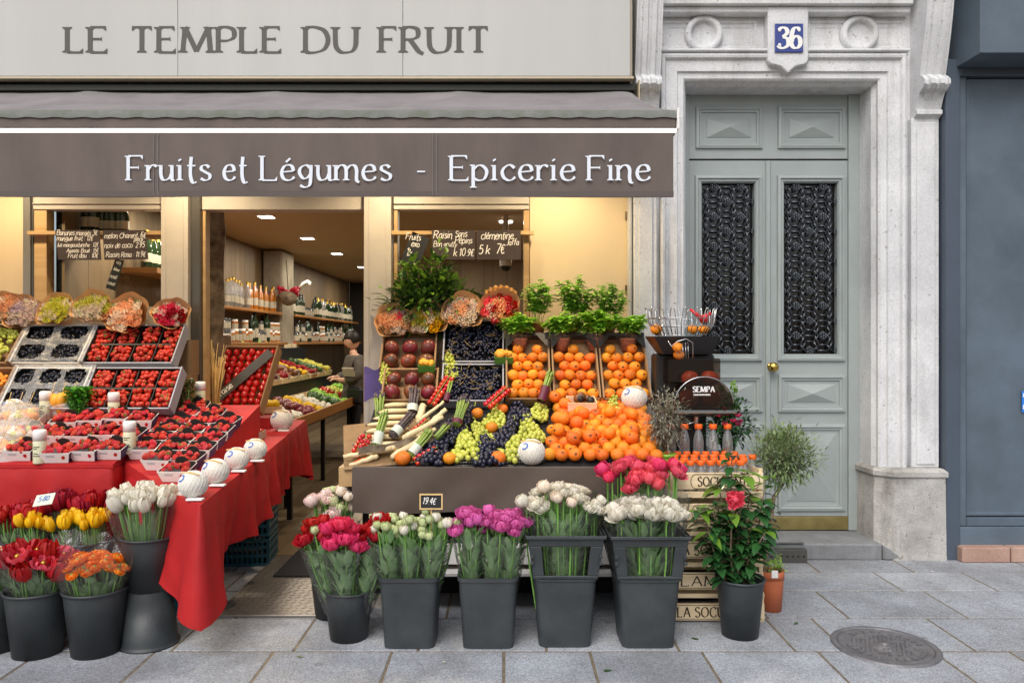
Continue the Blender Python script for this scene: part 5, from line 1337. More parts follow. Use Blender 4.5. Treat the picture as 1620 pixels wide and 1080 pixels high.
for row, fmt, sh, ps_ in [(1, 'white fronted strawberry punnet, %s from the picture edge in the front row', 'front', [(38, 724), (96, 727), (141, 724), (180, 722)]), (2, 'dark card strawberry punnet, %s from the picture edge in the middle row', 'middle', [(50, 697), (90, 699), (131, 700), (171, 698), (208, 700)]), (3, 'dark card strawberry punnet, %s from the picture edge in the back row', 'back', [(107, 678), (148, 675), (189, 672), (226, 675)])]:
    for k, (px, py) in enumerate(ps_):
        y = SLY(py); punnet(PX(px, y), y, .8+.3*(y-3.95)+.003, math.atan(.3), R.uniform(-.12, .12), fmt % ordn[k], row == 1 and px > 60, 11, f'red strawberry in the {ordn[k]} punnet of the {sh} sloping row')
SLB = lambda y: .735+.24*(y-3.78)
mb = MB(); mb.add([(-2.028, 4.05, TZB+.002), (-1.60, 3.66, TZB+.002), (-1.60, 4.98, TZB+.002), (-2.028, 4.98, TZB+.002), (-2.028, 4.05, SLB(4.05)), (-1.60, 3.66, SLB(3.66)), (-1.60, 4.98, SLB(4.98)), (-2.028, 4.98, SLB(4.98))], [(4,5,6,7), (0,1,5,4), (1,2,6,5), (2,3,7,6), (3,0,4,7)])
tb_ = thing('display_wedge', 'red cloth covered wedge under the lower strawberry punnets', 'stand', (-1.8, 4.4, TZB)); ob('wedge', mb.mesh('wedge', M['redcloth']), tb_, (1.8, -4.4, -TZB))
for c, (x, y0, cn) in enumerate([(-1.945, 4.115, 'far'), (-1.79, 3.97, 'middle'), (-1.645, 3.83, 'melon side')]):
    for k in range(6):
        y = y0+k*.138; lab = f'{ordn[k]} punnet from the front in the {cn} line'
        punnet(x+R.uniform(-.008, .008), y, SLB(y)+.003, math.atan(.24), R.uniform(-.15, .15), 'strawberry ' + lab + ' of the lower red table', k == 0, 8, f'red strawberry in the {lab}')
stuff(tag(ob('strawberries', rest.mesh('strawberries', [M['straw'], M['calyx']])), 'ripe red strawberries filling the two grey crates', 'strawberries'))

# melons in nets along the edge
for k, (px, py, r, lab) in enumerate([(311, 788, .066, 'netted melon closest to the viewer at the red table corner'), (346, 766, .066, 'netted melon second from the red table corner'), (379, 744, .064, 'netted melon third from the red table corner'), (408, 728, .064, 'netted melon fourth from the red table corner'), (446, 667, .078, 'large netted melon by the doorway end of the red table')]):
    tz_ = TZB if k < 4 else TZC; y = GD(py, tz_) if k < 4 else 5.45
    for _ in range(12 if k < 4 else 0): tz_ = ZB(y); y = GD(py, tz_)
    p = (PX(px, y)-(.015 if k < 4 else .0), y, tz_+.003)
    melon_thing(p, r, lab, k+3)
    t = thing('melon_card', ['small white card under the first netted melon', 'small white card under the second netted melon', 'small white card under the third netted melon', 'small white card under the fourth netted melon', 'small white card under the large netted melon'][k], 'card', (p[0]+.035, p[1]-.05, tz_+.001))
    mb = MB(); mb.box(-.045, .03, -.015, .02, 0, .010); ob('card', mb.mesh('card', M['white'], .002), t)
# small trays of cherry tomatoes / berries among the melons
def heap_tray(loc, w_, d_, m, r, label, seed, trm='crate', n=26, rz=0, h=.05, name='fruit_tray', cat='tray', ms=None, tiltx=0, fruit='fruit_heap'):
    rr = random.Random(seed); t = thing(name, label, cat, loc, (tiltx, 0, rz))
    mb = MB(); th = .004
    mb.box(-w_/2, w_/2, -d_/2, d_/2, 0, .005); mb.box(-w_/2, -w_/2+th, -d_/2, d_/2, .0051, h); mb.box(w_/2-th, w_/2, -d_/2, d_/2, .0051, h)
    mb.box(-w_/2+th+.0005, w_/2-th-.0005, -d_/2, -d_/2+th, .0051, h); mb.box(-w_/2+th+.0005, w_/2-th-.0005, d_/2-th, d_/2, .0051, h); ob('tray', mb.mesh('tray', M[trm]), t)
    mb = MB(); ms = ms or [m]
    for k in range(n):
        x, y = rr.uniform(-.5, .5)*(w_-2*r), rr.uniform(-.5, .5)*(d_-2*r)
        mb.ball((x, y, h*.75 + r*.3 + rr.uniform(0, .5)*r + .3*r*math.cos(PI*x/w_)), r*rr.uniform(.85, 1.12), 9, 7, (1, 1, .95), rr.randrange(len(ms)))
    stuff(ob(fruit, mb.mesh(fruit, [M[q] for q in ms]), t))
    return t
for k, (px, py, zz, lab) in enumerate([(372, 702, -1, 'small tray of cherry tomatoes nearest the strawberry punnets'), (352, 668, 0, 'tray of cherry tomatoes before the leaning strawberry display'), (388, 664, 0, 'middle tray of cherry tomatoes by the doorway'), (420, 662, 0, 'tray of cherry tomatoes closest to the large netted melon'), (392, 694, -1, 'little tray of red fruit behind the melons')]):
    tz_ = TZB if zz < 0 else TZC; y = min(GD(py+8, tz_), 5.02) if zz < 0 else max(5.24, GD(py+8, tz_)-.1); tz_ = ZB(y) if zz < 0 else tz_; heap_tray((PX(px, y), y, tz_+.003), .20, .15, 'tomato', .015, lab, 30+k, 'label_white', 44, .1)
heap_tray((PX(345, 5.25), 5.45, TZC+.004), .15, .13, 'apricot', .024, 'small basket of apricots beside the straw bundle', 41, 'calyx', 14, .2, .06)
heap_tray((PX(330, 5.04), 5.04, ZB(5.04)+.006), .15, .13, 'apricot', .02, 'small basket of yellow plums behind the punnets', 42, 'liner', 16, .2, .06)
# leaning display box of strawberries with a dark lettered band
Mx, l_, a = tilt(5.55, .90, 5.88, 1.36, 386)
t = thing('leaning_box', 'leaning kraft box of dark red fruit with a black lettered band inside the doorway', 'box', Mx.translation, (a, 0, -.12))
ob('box', crate_mesh(.42, l_, .09, 'card', 'card'), t)
mb = MB()
for i in range(7):
    for j in range(10): mb.ball((-.18+i*.058+R.uniform(-.01, .01), .03+j*l_/10.5+R.uniform(-.01, .01), .055), .027*R.uniform(.9, 1.1), 8, 6, (1, 1.2, 1))
stuff(ob('fruit_heap', mb.mesh('fruit_heap', M['tomato']), t))
mb = MB(); mb.add([(-.20, .06, .098), (-.13, .02, .098), (.20, l_-.10, .098), (.14, l_-.04, .098)], [(0,1,2,3)]); ob('black_band', mb.mesh('black_band', M['carddark']), t)
mb = MB(); hand(mb, 'fraise', 0, 0, .055, 0, .008, .1)
ob('band_lettering', mb.mesh('band_lettering', M['chalk']), t, (-.115, .085, .1005), (-PI/2, 0, math.atan2(l_-.14, .33)))
mb = MB(); mb.box(-2.5, -1.72, 5.56, 6.15, TZC+.003, .88); rp_('inner_step', mb, 'redcloth')
# straw bundle
t = thing('straw_bundle', 'upright bundle of dry pale straw stalks leaning at the doorway post', 'straw', (PX(338, 5.35), 5.35, TZC))
mb = MB()
for k in range(46):
    a, q = R.uniform(0, 6.28), R.uniform(.1, 1); x0, y0 = .03*q*math.cos(a), .03*q*math.sin(a); h = R.uniform(.42, .66); sp_ = R.uniform(.5, 1.3)
    mb.tube([(x0, y0, 0), (x0*1.6, y0*1.6, h*.5), (x0*4*sp_+R.uniform(-.02, .04), y0*3*sp_, h)], [.006, .005, .002], 4)
ob('stalks', mb.mesh('stalks', mat('dry_straw', '#c9a565', .7, var=.2, vs=20)), t)
mb = MB(); mb.tube([(.048*math.cos(k*PI/8), .048*math.sin(k*PI/8), .2) for k in range(16)], .006, 5, closed=True); ob('twine', mb.mesh('twine', M['lightwood']), t)
# cream cans with white caps
def cream_can(x, y, z, label, ax=0):
    t = thing('cream_can', label, 'can', (x, y, z), (ax, 0, 0))
    mb = MB(); mb.lathe([(.030, 0), (.032, .004), (.032, .115), (.030, .120)], 20, cap=(True, True)); ob('can', mb.mesh('can', mat('pale_can', '#d8d6b4', .35, var=.05)), t)
    mb = MB(); mb.lathe([(.033, .1205), (.033, .165), (.028, .175), (0, .176)], 20, cap=(True, False)); ob('cap', mb.mesh('cap', M['white']), t)
    mb = MB()
    for z0, w_ in ((.085, 10), (.075, 7), (.05, 9), (.038, 11)):
        mb.grid(lambda u, v: (.0325*math.sin(-.6+u*w_*.11), -.0325*math.cos(-.6+u*w_*.11), z0+v*.006), 8, 1)
    ob('print', mb.mesh('print', mat('can_print', '#6d6f55', .5)), t)
for px, py, fl_, lab in [(63, 731, 0, 'tall white capped cream can in front of the punnets'), (72, 664, 0, 'white capped can behind the punnets beside the parsley'), (180, 666, 0, 'white capped can before the lower strawberry crate'), (205, 716, 0, 'white capped can standing among the middle punnets'), (317, 690, 1, 'white capped can beside the apricots')]:
    if fl_: y = 4.90; cream_can(PX(px, y), y, SLB(y)+.002, lab)
    else: y = SLY(py)-.01; cream_can(PX(px, y), y, .8+.3*(y-3.95), lab)
# wrapped fruit baskets at the far end
for k, (px, y, z, w_, lab) in enumerate([(28, 4.22, .90, .30, 'film wrapped basket of mixed cut fruit nearest the front edge'), (30, 4.42, .97, .26, 'film wrapped basket of fruit on sticks behind the first basket'), (-10, 4.05, .84, .3, 'film wrapped basket of pale fruit cut by the picture edge'), (98, 4.60, 1.02, .2, 'small wrapped basket of yellow fruit below the dark berries')]):
    t = heap_tray((PX(px, y), y, z-.015), w_, w_*.62, None, .026, lab, 60+k, 'liner', 26, .2, .05, 'fruit_basket', 'basket', ['apricot', 'p_cream', 'ggrape', 'p_peach', 'apricot'], .25)
    mb = MB()
    mb.grid(lambda u, v: (w_*.53*math.cos(2*PI*u)*math.cos(v*PI/2)*(1+.05*math.sin(u*60)), w_*.35*math.sin(2*PI*u)*math.cos(v*PI/2)*(1+.05*math.sin(u*44)), .045+.085*math.sin(v*PI/2)+.006*math.sin(u*50+v*9)), 40, 8, wrap=True)
    ob('film', mb.mesh('film', M['filmwhite']), t)
    mb = MB()
    for q in range(3): mb.tube([(-.06+q*.05, -.02, .06), (-.02+q*.06, .0, .20)], .002, 4)
    ob('skewer', mb.mesh('skewer', M['lightwood']), t)
melon_thing((PX(22, 4.5), 4.5, .985), .06, 'pale netted melon among the wrapped fruit baskets', 55)
# parsley bunches
def herb_bunch(x, y, z, h, w_, label, m, seed, n=260, name='parsley_bunch', ls=.022):
    rr = random.Random(seed); t = thing(name, label, 'herbs', (x, y, z)); mb = MB()
    for k in range(n):
        a, q = rr.uniform(0, 6.28), math.sqrt(rr.random()); zz = h*(.3+.7*rr.random()**.7)
        p = Vector((w_*q*math.cos(a)*(.4+.6*zz/h), w_*.8*q*math.sin(a)*(.4+.6*zz/h), zz))
        for j in range(3): leaf(mb, p, (math.cos(a+j*2)*.8, math.sin(a+j*2)*.8, rr.uniform(-.2, .8)), ls*rr.uniform(.7, 1.2), ls*.8, .3, 0, .3, 2)
        if k % 8 == 0: mb.tube([(0, 0, 0), p], .0018, 4, 1)
    ob('leaves', mb.mesh('leaves', [M[m], M['stemgreen']]), t); return t
herb_bunch(PX(124, 4.50), 4.50, .97, .20, .085, 'bright green parsley bunch beside the lower strawberry crate', 'parsley', 5, 330)
herb_bunch(PX(297, 4.80), 4.80, .78, .42, .05, 'darker green herb bunch tucked beside the shop post', 'laurel', 6, 160)
ob_y = Mx
t = thing('yellow_fruit_bag', 'small bag of ripe yellow fruit leaning by the parsley bunch', 'bag', (PX(93, 4.56), 4.54, 1.01))
mb = MB()
for k in range(7): mb.ball((R.uniform(-.05, .05), R.uniform(-.02, .02), .03+R.uniform(0, .08)), .032, 10, 8, (1, 1, 1.3))
ob('fruit', mb.mesh('fruit', M['apricot']), t)

# kraft paper bouquets
def kraft_bouquet(px, py, d, r, cols, label, seed, yaw=0, pitch=38, group='bouquets wrapped in kraft paper'):
    rr = random.Random(seed); c = P(px, py, d)
    r *= 1.22; t = thing('kraft_bouquet', label, 'bouquet', c, (rad(pitch), 0, yaw), group)   # local +z is the flower side, tipped to the street
    mb = MB()
    def fn(u, v):
        a = 2*PI*u; rad_ = r*(.28+.86*v**1.1)*(1+.07*math.sin(3*a+seed)*v+.04*math.sin(7*a+seed*2)*v)
        flap = .28*r*max(0, math.sin(a))**2*v + .10*r*math.sin(2*a+seed)*v
        return (rad_*1.12*math.cos(a), rad_*math.sin(a), -1.25*r + 1.35*r*v + flap + .03*r*math.sin(11*a)*v)
    mb.grid(fn, 48, 8, wrap=True); ob('kraft_wrap', mb.mesh('kraft_wrap', M['kraft']), t)
    mb = MB(); mats = [M[q] for q in cols] + [M['flowerleaf'], M['gold']]
    nc = len(cols)
    for k in range(19):
        q = math.sqrt((k+.5)/19); a = k*2.39996+seed
        cc = (r*.86*q*math.cos(a)*1.1, r*.86*q*math.sin(a), r*(.02+.28*(1-q*q))+rr.uniform(-.02, .03)*r)
        petals(mb, 13, r*.31*rr.uniform(.75, 1.2), 16, 75, 30, 44, .8, .2, .1, .4, rr.randrange(nc), rr, cc)
    for k in range(22):
        a, q = rr.uniform(0, 6.28), math.sqrt(rr.random()); leaf(mb, (r*.8*q*math.cos(a), r*.8*q*math.sin(a), -.1*r), (math.cos(a)*.5, math.sin(a)*.5, 1), r*.5, r*.13, .1, nc)
    stuff(ob('flowers', mb.mesh('flowers', mats), t))
for k, (px, py, r, cols, lab) in enumerate([(6, 488, .085, ['p_peach', 'p_cream', 'p_peach'], 'kraft bouquet of peach and cream flowers cut by the picture edge'), (36, 494, .085, ['p_lilac', 'p_cream', 'p_blush'], 'kraft bouquet of lilac and cream flowers'), (91, 492, .085, ['p_lime', 'p_lime', 'p_cream'], 'kraft bouquet of lime green and cream flowers'), (146, 487, .082, ['p_cream', 'p_cream', 'p_lime'], 'kraft bouquet of cream flowers with a tall paper flap'),
        (199, 498, .10, ['p_peach', 'p_peach', 'p_cream'], 'wide kraft bouquet of peach flowers over the strawberry crate'), (270, 497, .078, ['p_hot', 'p_blush', 'p_blush', 'p_crimson', 'p_cream'], 'kraft bouquet of pink and crimson flowers next to the shop post')]):
    kraft_bouquet(px, py, 4.92, r, cols, lab, k+1, R.uniform(-.25, .25), 60)
for k, (px, py, r, cols, lab) in enumerate([(624, 508, .085, ['p_peach', 'p_coral', 'p_peach', 'p_cream'], 'kraft bouquet of coral orange flowers on the mango crate'), (677, 506, .088, ['p_yellow', 'p_cream', 'p_lime'], 'kraft bouquet of yellow and white flowers beside the coral one'), (733, 493, .09, ['p_peach', 'p_cream', 'p_blush'], 'kraft bouquet of pale pink flowers on the black grape crate'), (791, 488, .09, ['p_coral', 'p_peach', 'p_cream', 'p_red'], 'loose bouquet of red and salmon flowers below the pineapple')]):
    kraft_bouquet(px, py, 4.88, r, cols, lab, k+21, R.uniform(-.2, .2), 60)
# ------------------------------------------------------------------ flower buckets by the red table
def bucket(loc, label, me=None, name='flower_bucket', sc=1, rot=(0,0,0)): return one(name, me or RB, label, 'bucket', loc, rot, None, sc)
# front row on the pavement
xo, yo = PX(152, 3.53), 3.53
bucket((xo, yo, .0), 'dark round bucket of orange ranunculus on the pavement')
bouquet('ranunculus_bunch', 'bunch of orange ranunculus in a clear sleeve', 'flowers', (xo, yo, .10), 34, .155, .13, .30, [('ranunculus', 'p_orange', 0, 1), ('ranunculus', 'p_orange', 1, 1.05)], 'small', .045, (0, -.01), seed=3, hs=.036, nl=60, jit=.012, wrap=None)
xr, yr = PX(60, 3.52), 3.52
bucket((xr, yr, 0), 'dark round bucket of red striped flowers next to the orange ranunculus')
bouquet('amaryllis_bunch', 'bunch of red and salmon striped flowers in a clear sleeve', 'flowers', (xr, yr, .10), 18, .15, .12, .32, [('poppy', 'p_red', 0, 1), ('parrot', 'p_red', 0, 1), ('poppy', 'p_coral', 1, .95)], 'small', .05, (0, -.01), seed=5, hs=.048, nl=30, jit=.02)
xe, ye = PX(-14, 3.55), 3.56
bucket((xe, ye, 0), 'dark round bucket at the very edge of the picture')
bouquet('mixed_bunch', 'bunch of pale pink and orange flowers at the picture edge', 'flowers', (xe, ye, .10), 16, .15, .12, .30, [('ranunculus', 'p_blush', 0, 1), ('ranunculus', 'p_orange', 2, 1), ('bud', 'p_green', 0, 1)], 'small', .05, seed=6, hs=.042, nl=30)
# crinkled sleeves standing up round the front bunches
def sleeve(parent_loc, r, h0, h1, seed, label, name='clear_sleeve', a0=0, a1=2*PI, lean=0):
    mb = MB()
    def fn(u, v):
        a = a0+(a1-a0)*u; f = .62+.62*v
        w_ = 1+.07*math.sin(a*6+seed+v*2)+.05*math.sin(a*11+v*5)
        tip = .05*math.sin(a*2.5+seed)*v+.025*math.sin(a*7+seed)*v
        return (r*f*w_*math.cos(a), r*f*w_*math.sin(a)*.9, h0+(h1-h0)*v+tip)
    mb.grid(fn, 60, 8)
    return one(name, mb.mesh(name, M['film']), label, 'film', parent_loc)
sleeve((xo, yo, 0), .15, .20, .48, 2, 'crinkled clear film around the orange ranunculus')
sleeve((xr, yr, 0), .15, .20, .45, 4, 'crinkled clear film around the red striped flowers')
# stacked pair: upturned bucket with a filled one on top
xs_, ys_ = PX(237, 3.63), 3.63
bucket((xs_, ys_, .262), 'upturned dark bucket carrying the white tulip bucket', sc=(.93, .93, .873), rot=(PI, 0, 0))
bucket((xs_, ys_, .263), 'dark round bucket of white tulips on an upturned bucket', sc=(.93, .93, .85))
bouquet('tulip_bunch', 'big bunch of white tulips in a clear sleeve', 'flowers', (xs_-.01, ys_, .36), 36, .165, .13, .325, [('tulip', 'p_white', 0, 1), ('tulip', 'p_white', 1, .95), ('tulip', 'p_white', 2, 1.1)], 'blade', .045, (.0, -.02), seed=9, hs=.037, wrap=True, wrap_h=.92, nl=34, jit=.014)
# second row, raised on hidden upturned buckets
for k, (px, d, z, lab, ulab) in enumerate([(50, 3.86, .20, 'dark bucket of yellow and red tulips farther from the white tulips', 'upturned bucket under the outer yellow tulips'), (136, 3.84, .20, 'dark bucket of yellow tulips right behind the orange ranunculus', 'upturned bucket under the inner yellow tulips'), (-40, 3.88, .2, 'dark bucket of red tulips at the picture edge', 'upturned bucket at the picture edge')]):
    x = PX(px, d); bucket((x, d, z), lab, sc=(.93, .93, .8)); bucket((x, d, z-.001), ulab, sc=(.9, .9, .66), rot=(PI, 0, 0))
for k, (px, d, lab, hd, n) in enumerate([(22, 3.85, 'bunch of red tulips beside the outer yellow ones', [('tulip', 'p_red', 0, 1)], 8), (56, 3.80, 'small bunch of yellow tulips in film next to the price card', [('tulip', 'p_yellow', 0, 1), ('tulip', 'p_yellow', 1, 1)], 10), (112, 3.80, 'bunch of yellow tulips farthest from the white ones', [('tulip', 'p_yellow', 1, 1)], 9), (150, 3.80, 'bunch of yellow tulips closest to the white ones', [('tulip', 'p_yellow', 0, 1)], 12), (-20, 3.84, 'bunch of pale red tulips at the picture edge', [('tulip', 'p_coral', 0, 1)], 9)]):
    bouquet('tulip_bunch', lab, 'flowers', (PX(px, d), d, .27), n, .075, .07, .275, hd, 'blade', .03, (0, -.02), seed=20+k, hs=.032, wrap=True, wrap_h=.85, nl=22, jit=.014)
for k, (px, lab) in enumerate([(75, 'bunch of dull red tulips behind the price card'), (112, 'bunch of deep red double tulips under the red cloth edge, nearer the price card'), (160, 'bunch of deep red double tulips under the red cloth edge, nearer the white tulips')]):
    hd = [('parrot', 'p_crimson', 0, 1.15), ('parrot', 'p_red', 1, 1.1)] if k else [('tulip', 'p_red', 2, 1)]
    bouquet('tulip_bunch', lab, 'flowers', (PX(px, 3.98), 3.92 if k else 3.86, .30), 10, .085, .055, .31 if k else .27, hd, 'blade', .03, (0, -.02), seed=40+k, hs=.038, wrap=True, wrap_h=.9, nl=18, jit=.014)
t = thing('price_card', 'white handwritten price card tucked between the tulips', 'price card', P(70, 790, 3.72), (rad(-50), rad(-8), .1))
mb = MB(); mb.box(-.045, .045, -.001, .001, -.035, .035); ob('card', mb.mesh('card', M['paperlabel']), t); mb = MB(); hand(mb, '5.80', -.03, -.01, .03, -.002, .003); ob('writing', mb.mesh('writing', M['printblue']), t)

# ------------------------------------------------------------------ flower buckets in front of the fruit stall
x0, y0 = PX(552, 3.70), 3.70
bucket((x0, y0, 0), 'dark round bucket of red peonies beside the doorway mat', sc=(.86, .86, .80))
for k, (dx, dy, lx, ly, lab, hd, n) in enumerate([(-.03, -.005, -.11, -.02, 'wrapped bunch of red peonies leaning towards the doorway mat', [('peony', 'p_red', 0, 1), ('bud', 'p_red', 0, 1), ('bud', 'p_red', 1, 1), ('bud', 'p_green', 1, .8)], 8), (.0, -.015, -.01, -.09, 'wrapped bunch of hot pink peonies in the middle of the round bucket', [('peony', 'p_hot', 0, 1.25), ('peony', 'p_hot', 1, 1.1)], 5), (.03, -.005, .11, -.03, 'wrapped bunch of red peonies leaning towards the green white buds', [('peony', 'p_red', 1, 1.15), ('peony', 'p_red', 0, 1.1), ('bud', 'p_red', 0, 1)], 6)]):
    bouquet('peony_bunch', lab, 'flowers', (x0+dx, y0+dy, .12), n+3, .082, .08, .36, hd, 'small', .10, (lx, ly), seed=60+k, hs=.041, wrap=True, wrap_h=.93, nl=36, jit=.015)
bucket((PX(528, 4.0), 4.0, 0), 'dark round bucket half hidden behind the red peonies', sc=(.9, .9, .9))
bouquet('peony_bunch', 'bunch of cream and blush peony buds behind the red peonies', 'flowers', (PX(528, 4.0), 4.0, .18), 20, .13, .11, .40, [('bud', 'p_blush', 0, 1.1), ('bud', 'p_cream', 0, 1), ('bud', 'p_green', 0, .9), ('peony', 'p_blush', 0, .8)], 'small', .07, (.0, .0), seed=66, hs=.044, wrap=True, wrap_h=.8, nl=40)
for (px, lab, d) in ((646, 'dark square bucket of green and white peony buds', 3.67), (772, 'dark square bucket of magenta peonies', 3.67)):
    one('square_bucket', SQB, lab, 'bucket', (PX(px, d-.13), d, 0))
bx = PX(646, 3.54)
for k, (dx, lab) in enumerate([(-.075, 'wrapped bunch of green white peony buds nearest the red peonies'), (0.0, 'wrapped bunch of green white peony buds below the price slate'), (.075, 'wrapped bunch of green white peony buds nearest the magenta peonies')]):
    bouquet('peony_bunch', lab, 'flowers', (bx+dx, 3.65, .20), 13, .085, .10, .345, [('bud', 'p_green', 0, 1), ('bud', 'p_white', 0, 1.05), ('bud', 'p_green', 1, .95), ('bud', 'p_green', 2, 1)], 'small', .05, (dx*.5, -.02), seed=70+k, hs=.034, wrap=True, wrap_h=.86, nl=44, jit=.03)
bx = PX(772, 3.54)
for k, (dx, lab) in enumerate([(-.07, 'wrapped bunch of magenta peonies nearest the green buds'), (0.02, 'wrapped bunch of magenta peonies in the middle of the square bucket'), (.085, 'wrapped bunch of magenta peonies nearest the white peonies')]):
    bouquet('peony_bunch', lab, 'flowers', (bx+dx, 3.65, .20), 9, .075, .09, .37, [('peony', 'p_magenta', 0, 1.05), ('bud', 'p_magenta', 0, 1.2), ('peony', 'p_magenta', 1, .95), ('bud', 'p_magenta', 1, 1.1), ('peony', 'p_magenta', 2, 1.0)], 'small', .045, (dx*.3, -.02), seed=80+k, hs=.039, wrap=True, wrap_h=.86, nl=36, jit=.028)
wx = PX(895, 3.55); window_bucket('handled dark bucket of small white peonies', wx, 3.69)
bouquet('peony_bunch', 'bunch of small white peonies in the handled bucket', 'flowers', (wx, 3.69, .16), 34, .19, .14, .50, [('bud', 'p_white', 0, 1.25), ('peony', 'p_white', 0, .9), ('bud', 'p_cream', 0, 1.2), ('peony', 'p_white', 1, .9)], 'small', .06, (-.01, -.01), seed=90, hs=.036, wrap=True, wrap_h=.95, nl=110, jit=.03, base_r=.16)
wx2 = PX(1028, 3.54); window_bucket('handled dark bucket of large white peonies under the coral ones', wx2, 3.68)
bouquet('peony_bunch', 'bunch of large white peonies in front of the coral peonies', 'flowers', (wx2, 3.66, .16), 15, .19, .10, .47, [('peony', 'p_white', 0, 1.2), ('bud', 'p_white', 1, 1.4), ('peony', 'p_white', 1, 1.15)], 'small', .04, (0, -.04), seed=91, hs=.042, wrap=3, wrap_h=.95, nl=90, jit=.02, base_r=.16)
bouquet('peony_bunch', 'tall bunch of coral pink peonies above the white ones', 'flowers', (wx2-.005, 3.76, .16), 30, .22, .12, .60, [('bud', 'p_coral', 0, 1.35), ('peony', 'p_coral', 0, 1.0), ('bud', 'p_hot', 0, 1.25), ('peony', 'p_coral', 1, 1.0)], 'small', .06, (.0, .0), seed=92, hs=.040, wrap=True, wrap_h=.9, nl=90, jit=.035, base_r=.16)
# price slate on a stick
c = P(682, 793, 3.62); t = thing('price_slate', 'small framed black price slate on a stick among the peony buds', 'price sign', (c.x, 3.62, c.z))
mb = MB(); mb.box(-.052, .052, 0, .006, -.034, .034); ob('slate', mb.mesh('slate', M['slateblk']), t)
mb = MB(); mb.rings(-.055, .055, -.037, .037, .0, [(0, .004), (.0, -.004), (.006, -.004), (.006, .002)]); mb.box(-.003, .003, .007, .012, -.26, -.03); ob('wooden_frame', mb.mesh('wooden_frame', M['lightwood']), t)
mb = MB(); hand(mb, '19.4$', -.04, -.012, .030, -.0015, .0035); ob('chalk_writing', mb.mesh('chalk_writing', M['chalk']), t, (0, 0, 0), (0, rad(4), 0))

# ------------------------------------------------------------------ fruit stall
fs_ = thing('fruit_stall', 'fruit stall table with a taut brown cloth front below the oranges', 'stall', (0, 4.4, 0))
def sp2(name, mb, m, bevel=0): return ob(name, mb.mesh(name, M[m], bevel), fs_, (0, -4.4, 0))
SXL, SXR, YF2 = PX(557, 3.95), PX(1050, 3.95), 3.95
mb = MB(); mb.grid(lambda u, v: (SXL+u*(SXR-SXL), YF2 - .004*math.sin(v*PI)*math.sin(u*9+1) - .010*v*math.sin(u*13) - .006*math.sin(u*31+v*4)*v, TZ+.004-v*(.235+.006*math.sin(u*12))), 90, 8); sp2('cloth_front', mb, 'browncloth')
mb = MB(); mb.box(SXL, SXR, YF2+.012, YF2+.03, TZ-.03, TZ+.006); sp2('cloth_edge', mb, 'browncloth', .004)
mb = MB(); mb.box(SXL-.07, SXR, YF2+.031, 5.12, TZ-.04, TZ-.002); sp2('table_top', mb, 'oak')
mb = MB(); mb.box(SXL-.075, SXL-.002, YF2+.02, YF2+.5, TZ-.10, TZ+.004); sp2('wooden_end', mb, 'oakrail', .003)
mb = MB(); mb.box(SXL-.09, SXL+.05, YF2+.015, YF2+.9, TZ-.165, TZ-.125); sp2('side_bar', mb, 'black', .005)
for x in (SXL+.05, SXR-.05):
    for y in (4.1, 5.0):
        mb = MB(); mb.box(x-.02, x+.02, y-.02, y+.02, 0, TZ-.041); sp2('leg', mb, 'black')
mb = MB(); mb.box(SXL+.1, SXR-.02, 4.05, 4.07, .25, .36); mb.box(SXL+.1, SXR-.02, 4.0, 4.3, .20, .22); sp2('lower_shelf', mb, 'white', .003)
mb = MB(); mb.box(SXL, SXR, 4.35, 4.37, 0.0, .73); sp2('dark_backing', mb, 'blackmatt')
BED = lambda y: .79 + .45*(y-4.0)           # the sloping bed the fruit lies on
BY = lambda py: (H - .79 + 1.80)/((py-540)/1200+.45)
mb = MB(); mb.prism([(3.99, TZ), (4.56, TZ), (4.56, BED(4.56)-.01), (3.99, BED(3.99)-.006)], -SXR+.01, -SXL-.01, 0, Matrix.Rotation(PI/2, 4, 'Z'))
mb.v = [(-v[0], v[1], v[2]) if False else v for v in mb.v]; sp2('sloping_bed', mb, 'blackmatt')
mb = MB(); mb.box(SXL+.05, SXR-.02, 4.58, 5.1, TZ, 1.03); mb.box(SXL+.05, SXR-.02, 4.80, 5.1, 1.031, 1.22); mb.box(SXL+.05, SXR-.05, 4.93, 5.08, 1.221, 1.46); sp2('stepped_rack', mb, 'oak')

# orange pile
OG = 'oranges heaped on the front of the stall'
olab = 'loose orange heaped on the sloping front of the fruit stall'
ro = .0375
for j in range(10):
    y = 4.025 + j*.057; n = 9 if j % 2 == 0 else 8
    xl, xr2 = PX(858 + j*2, y)+ro, PX(1048 - j*3, y)-ro*.4
    for i in range(n):
        x = xl + (xr2-xl)*(i+(.0 if j % 2 == 0 else .5))/(8.2)
        orange((x+R.uniform(-.008, .008), y+R.uniform(-.006, .006), BED(y)+ro*.9+R.uniform(0, .008)), ro, f'orange {ordn[i]} from the netted melon in the lowest row of the heap' if j == 0 else f'loose orange in the {ordn[j]} row up of the sloping heap', OG, st=.4)
for k in range(22):
    y = 4.07+.44*R.random(); x = PX(862, y)+.05 + R.random()*(PX(1035, y)-PX(862, y)-.10)
    if 4.40 < y and x > .52: continue
    orange((x, y, BED(y)+ro*.9+.055+R.uniform(0, .012)), ro, 'orange lying loosely on top of the sloping heap', OG, st=.4)
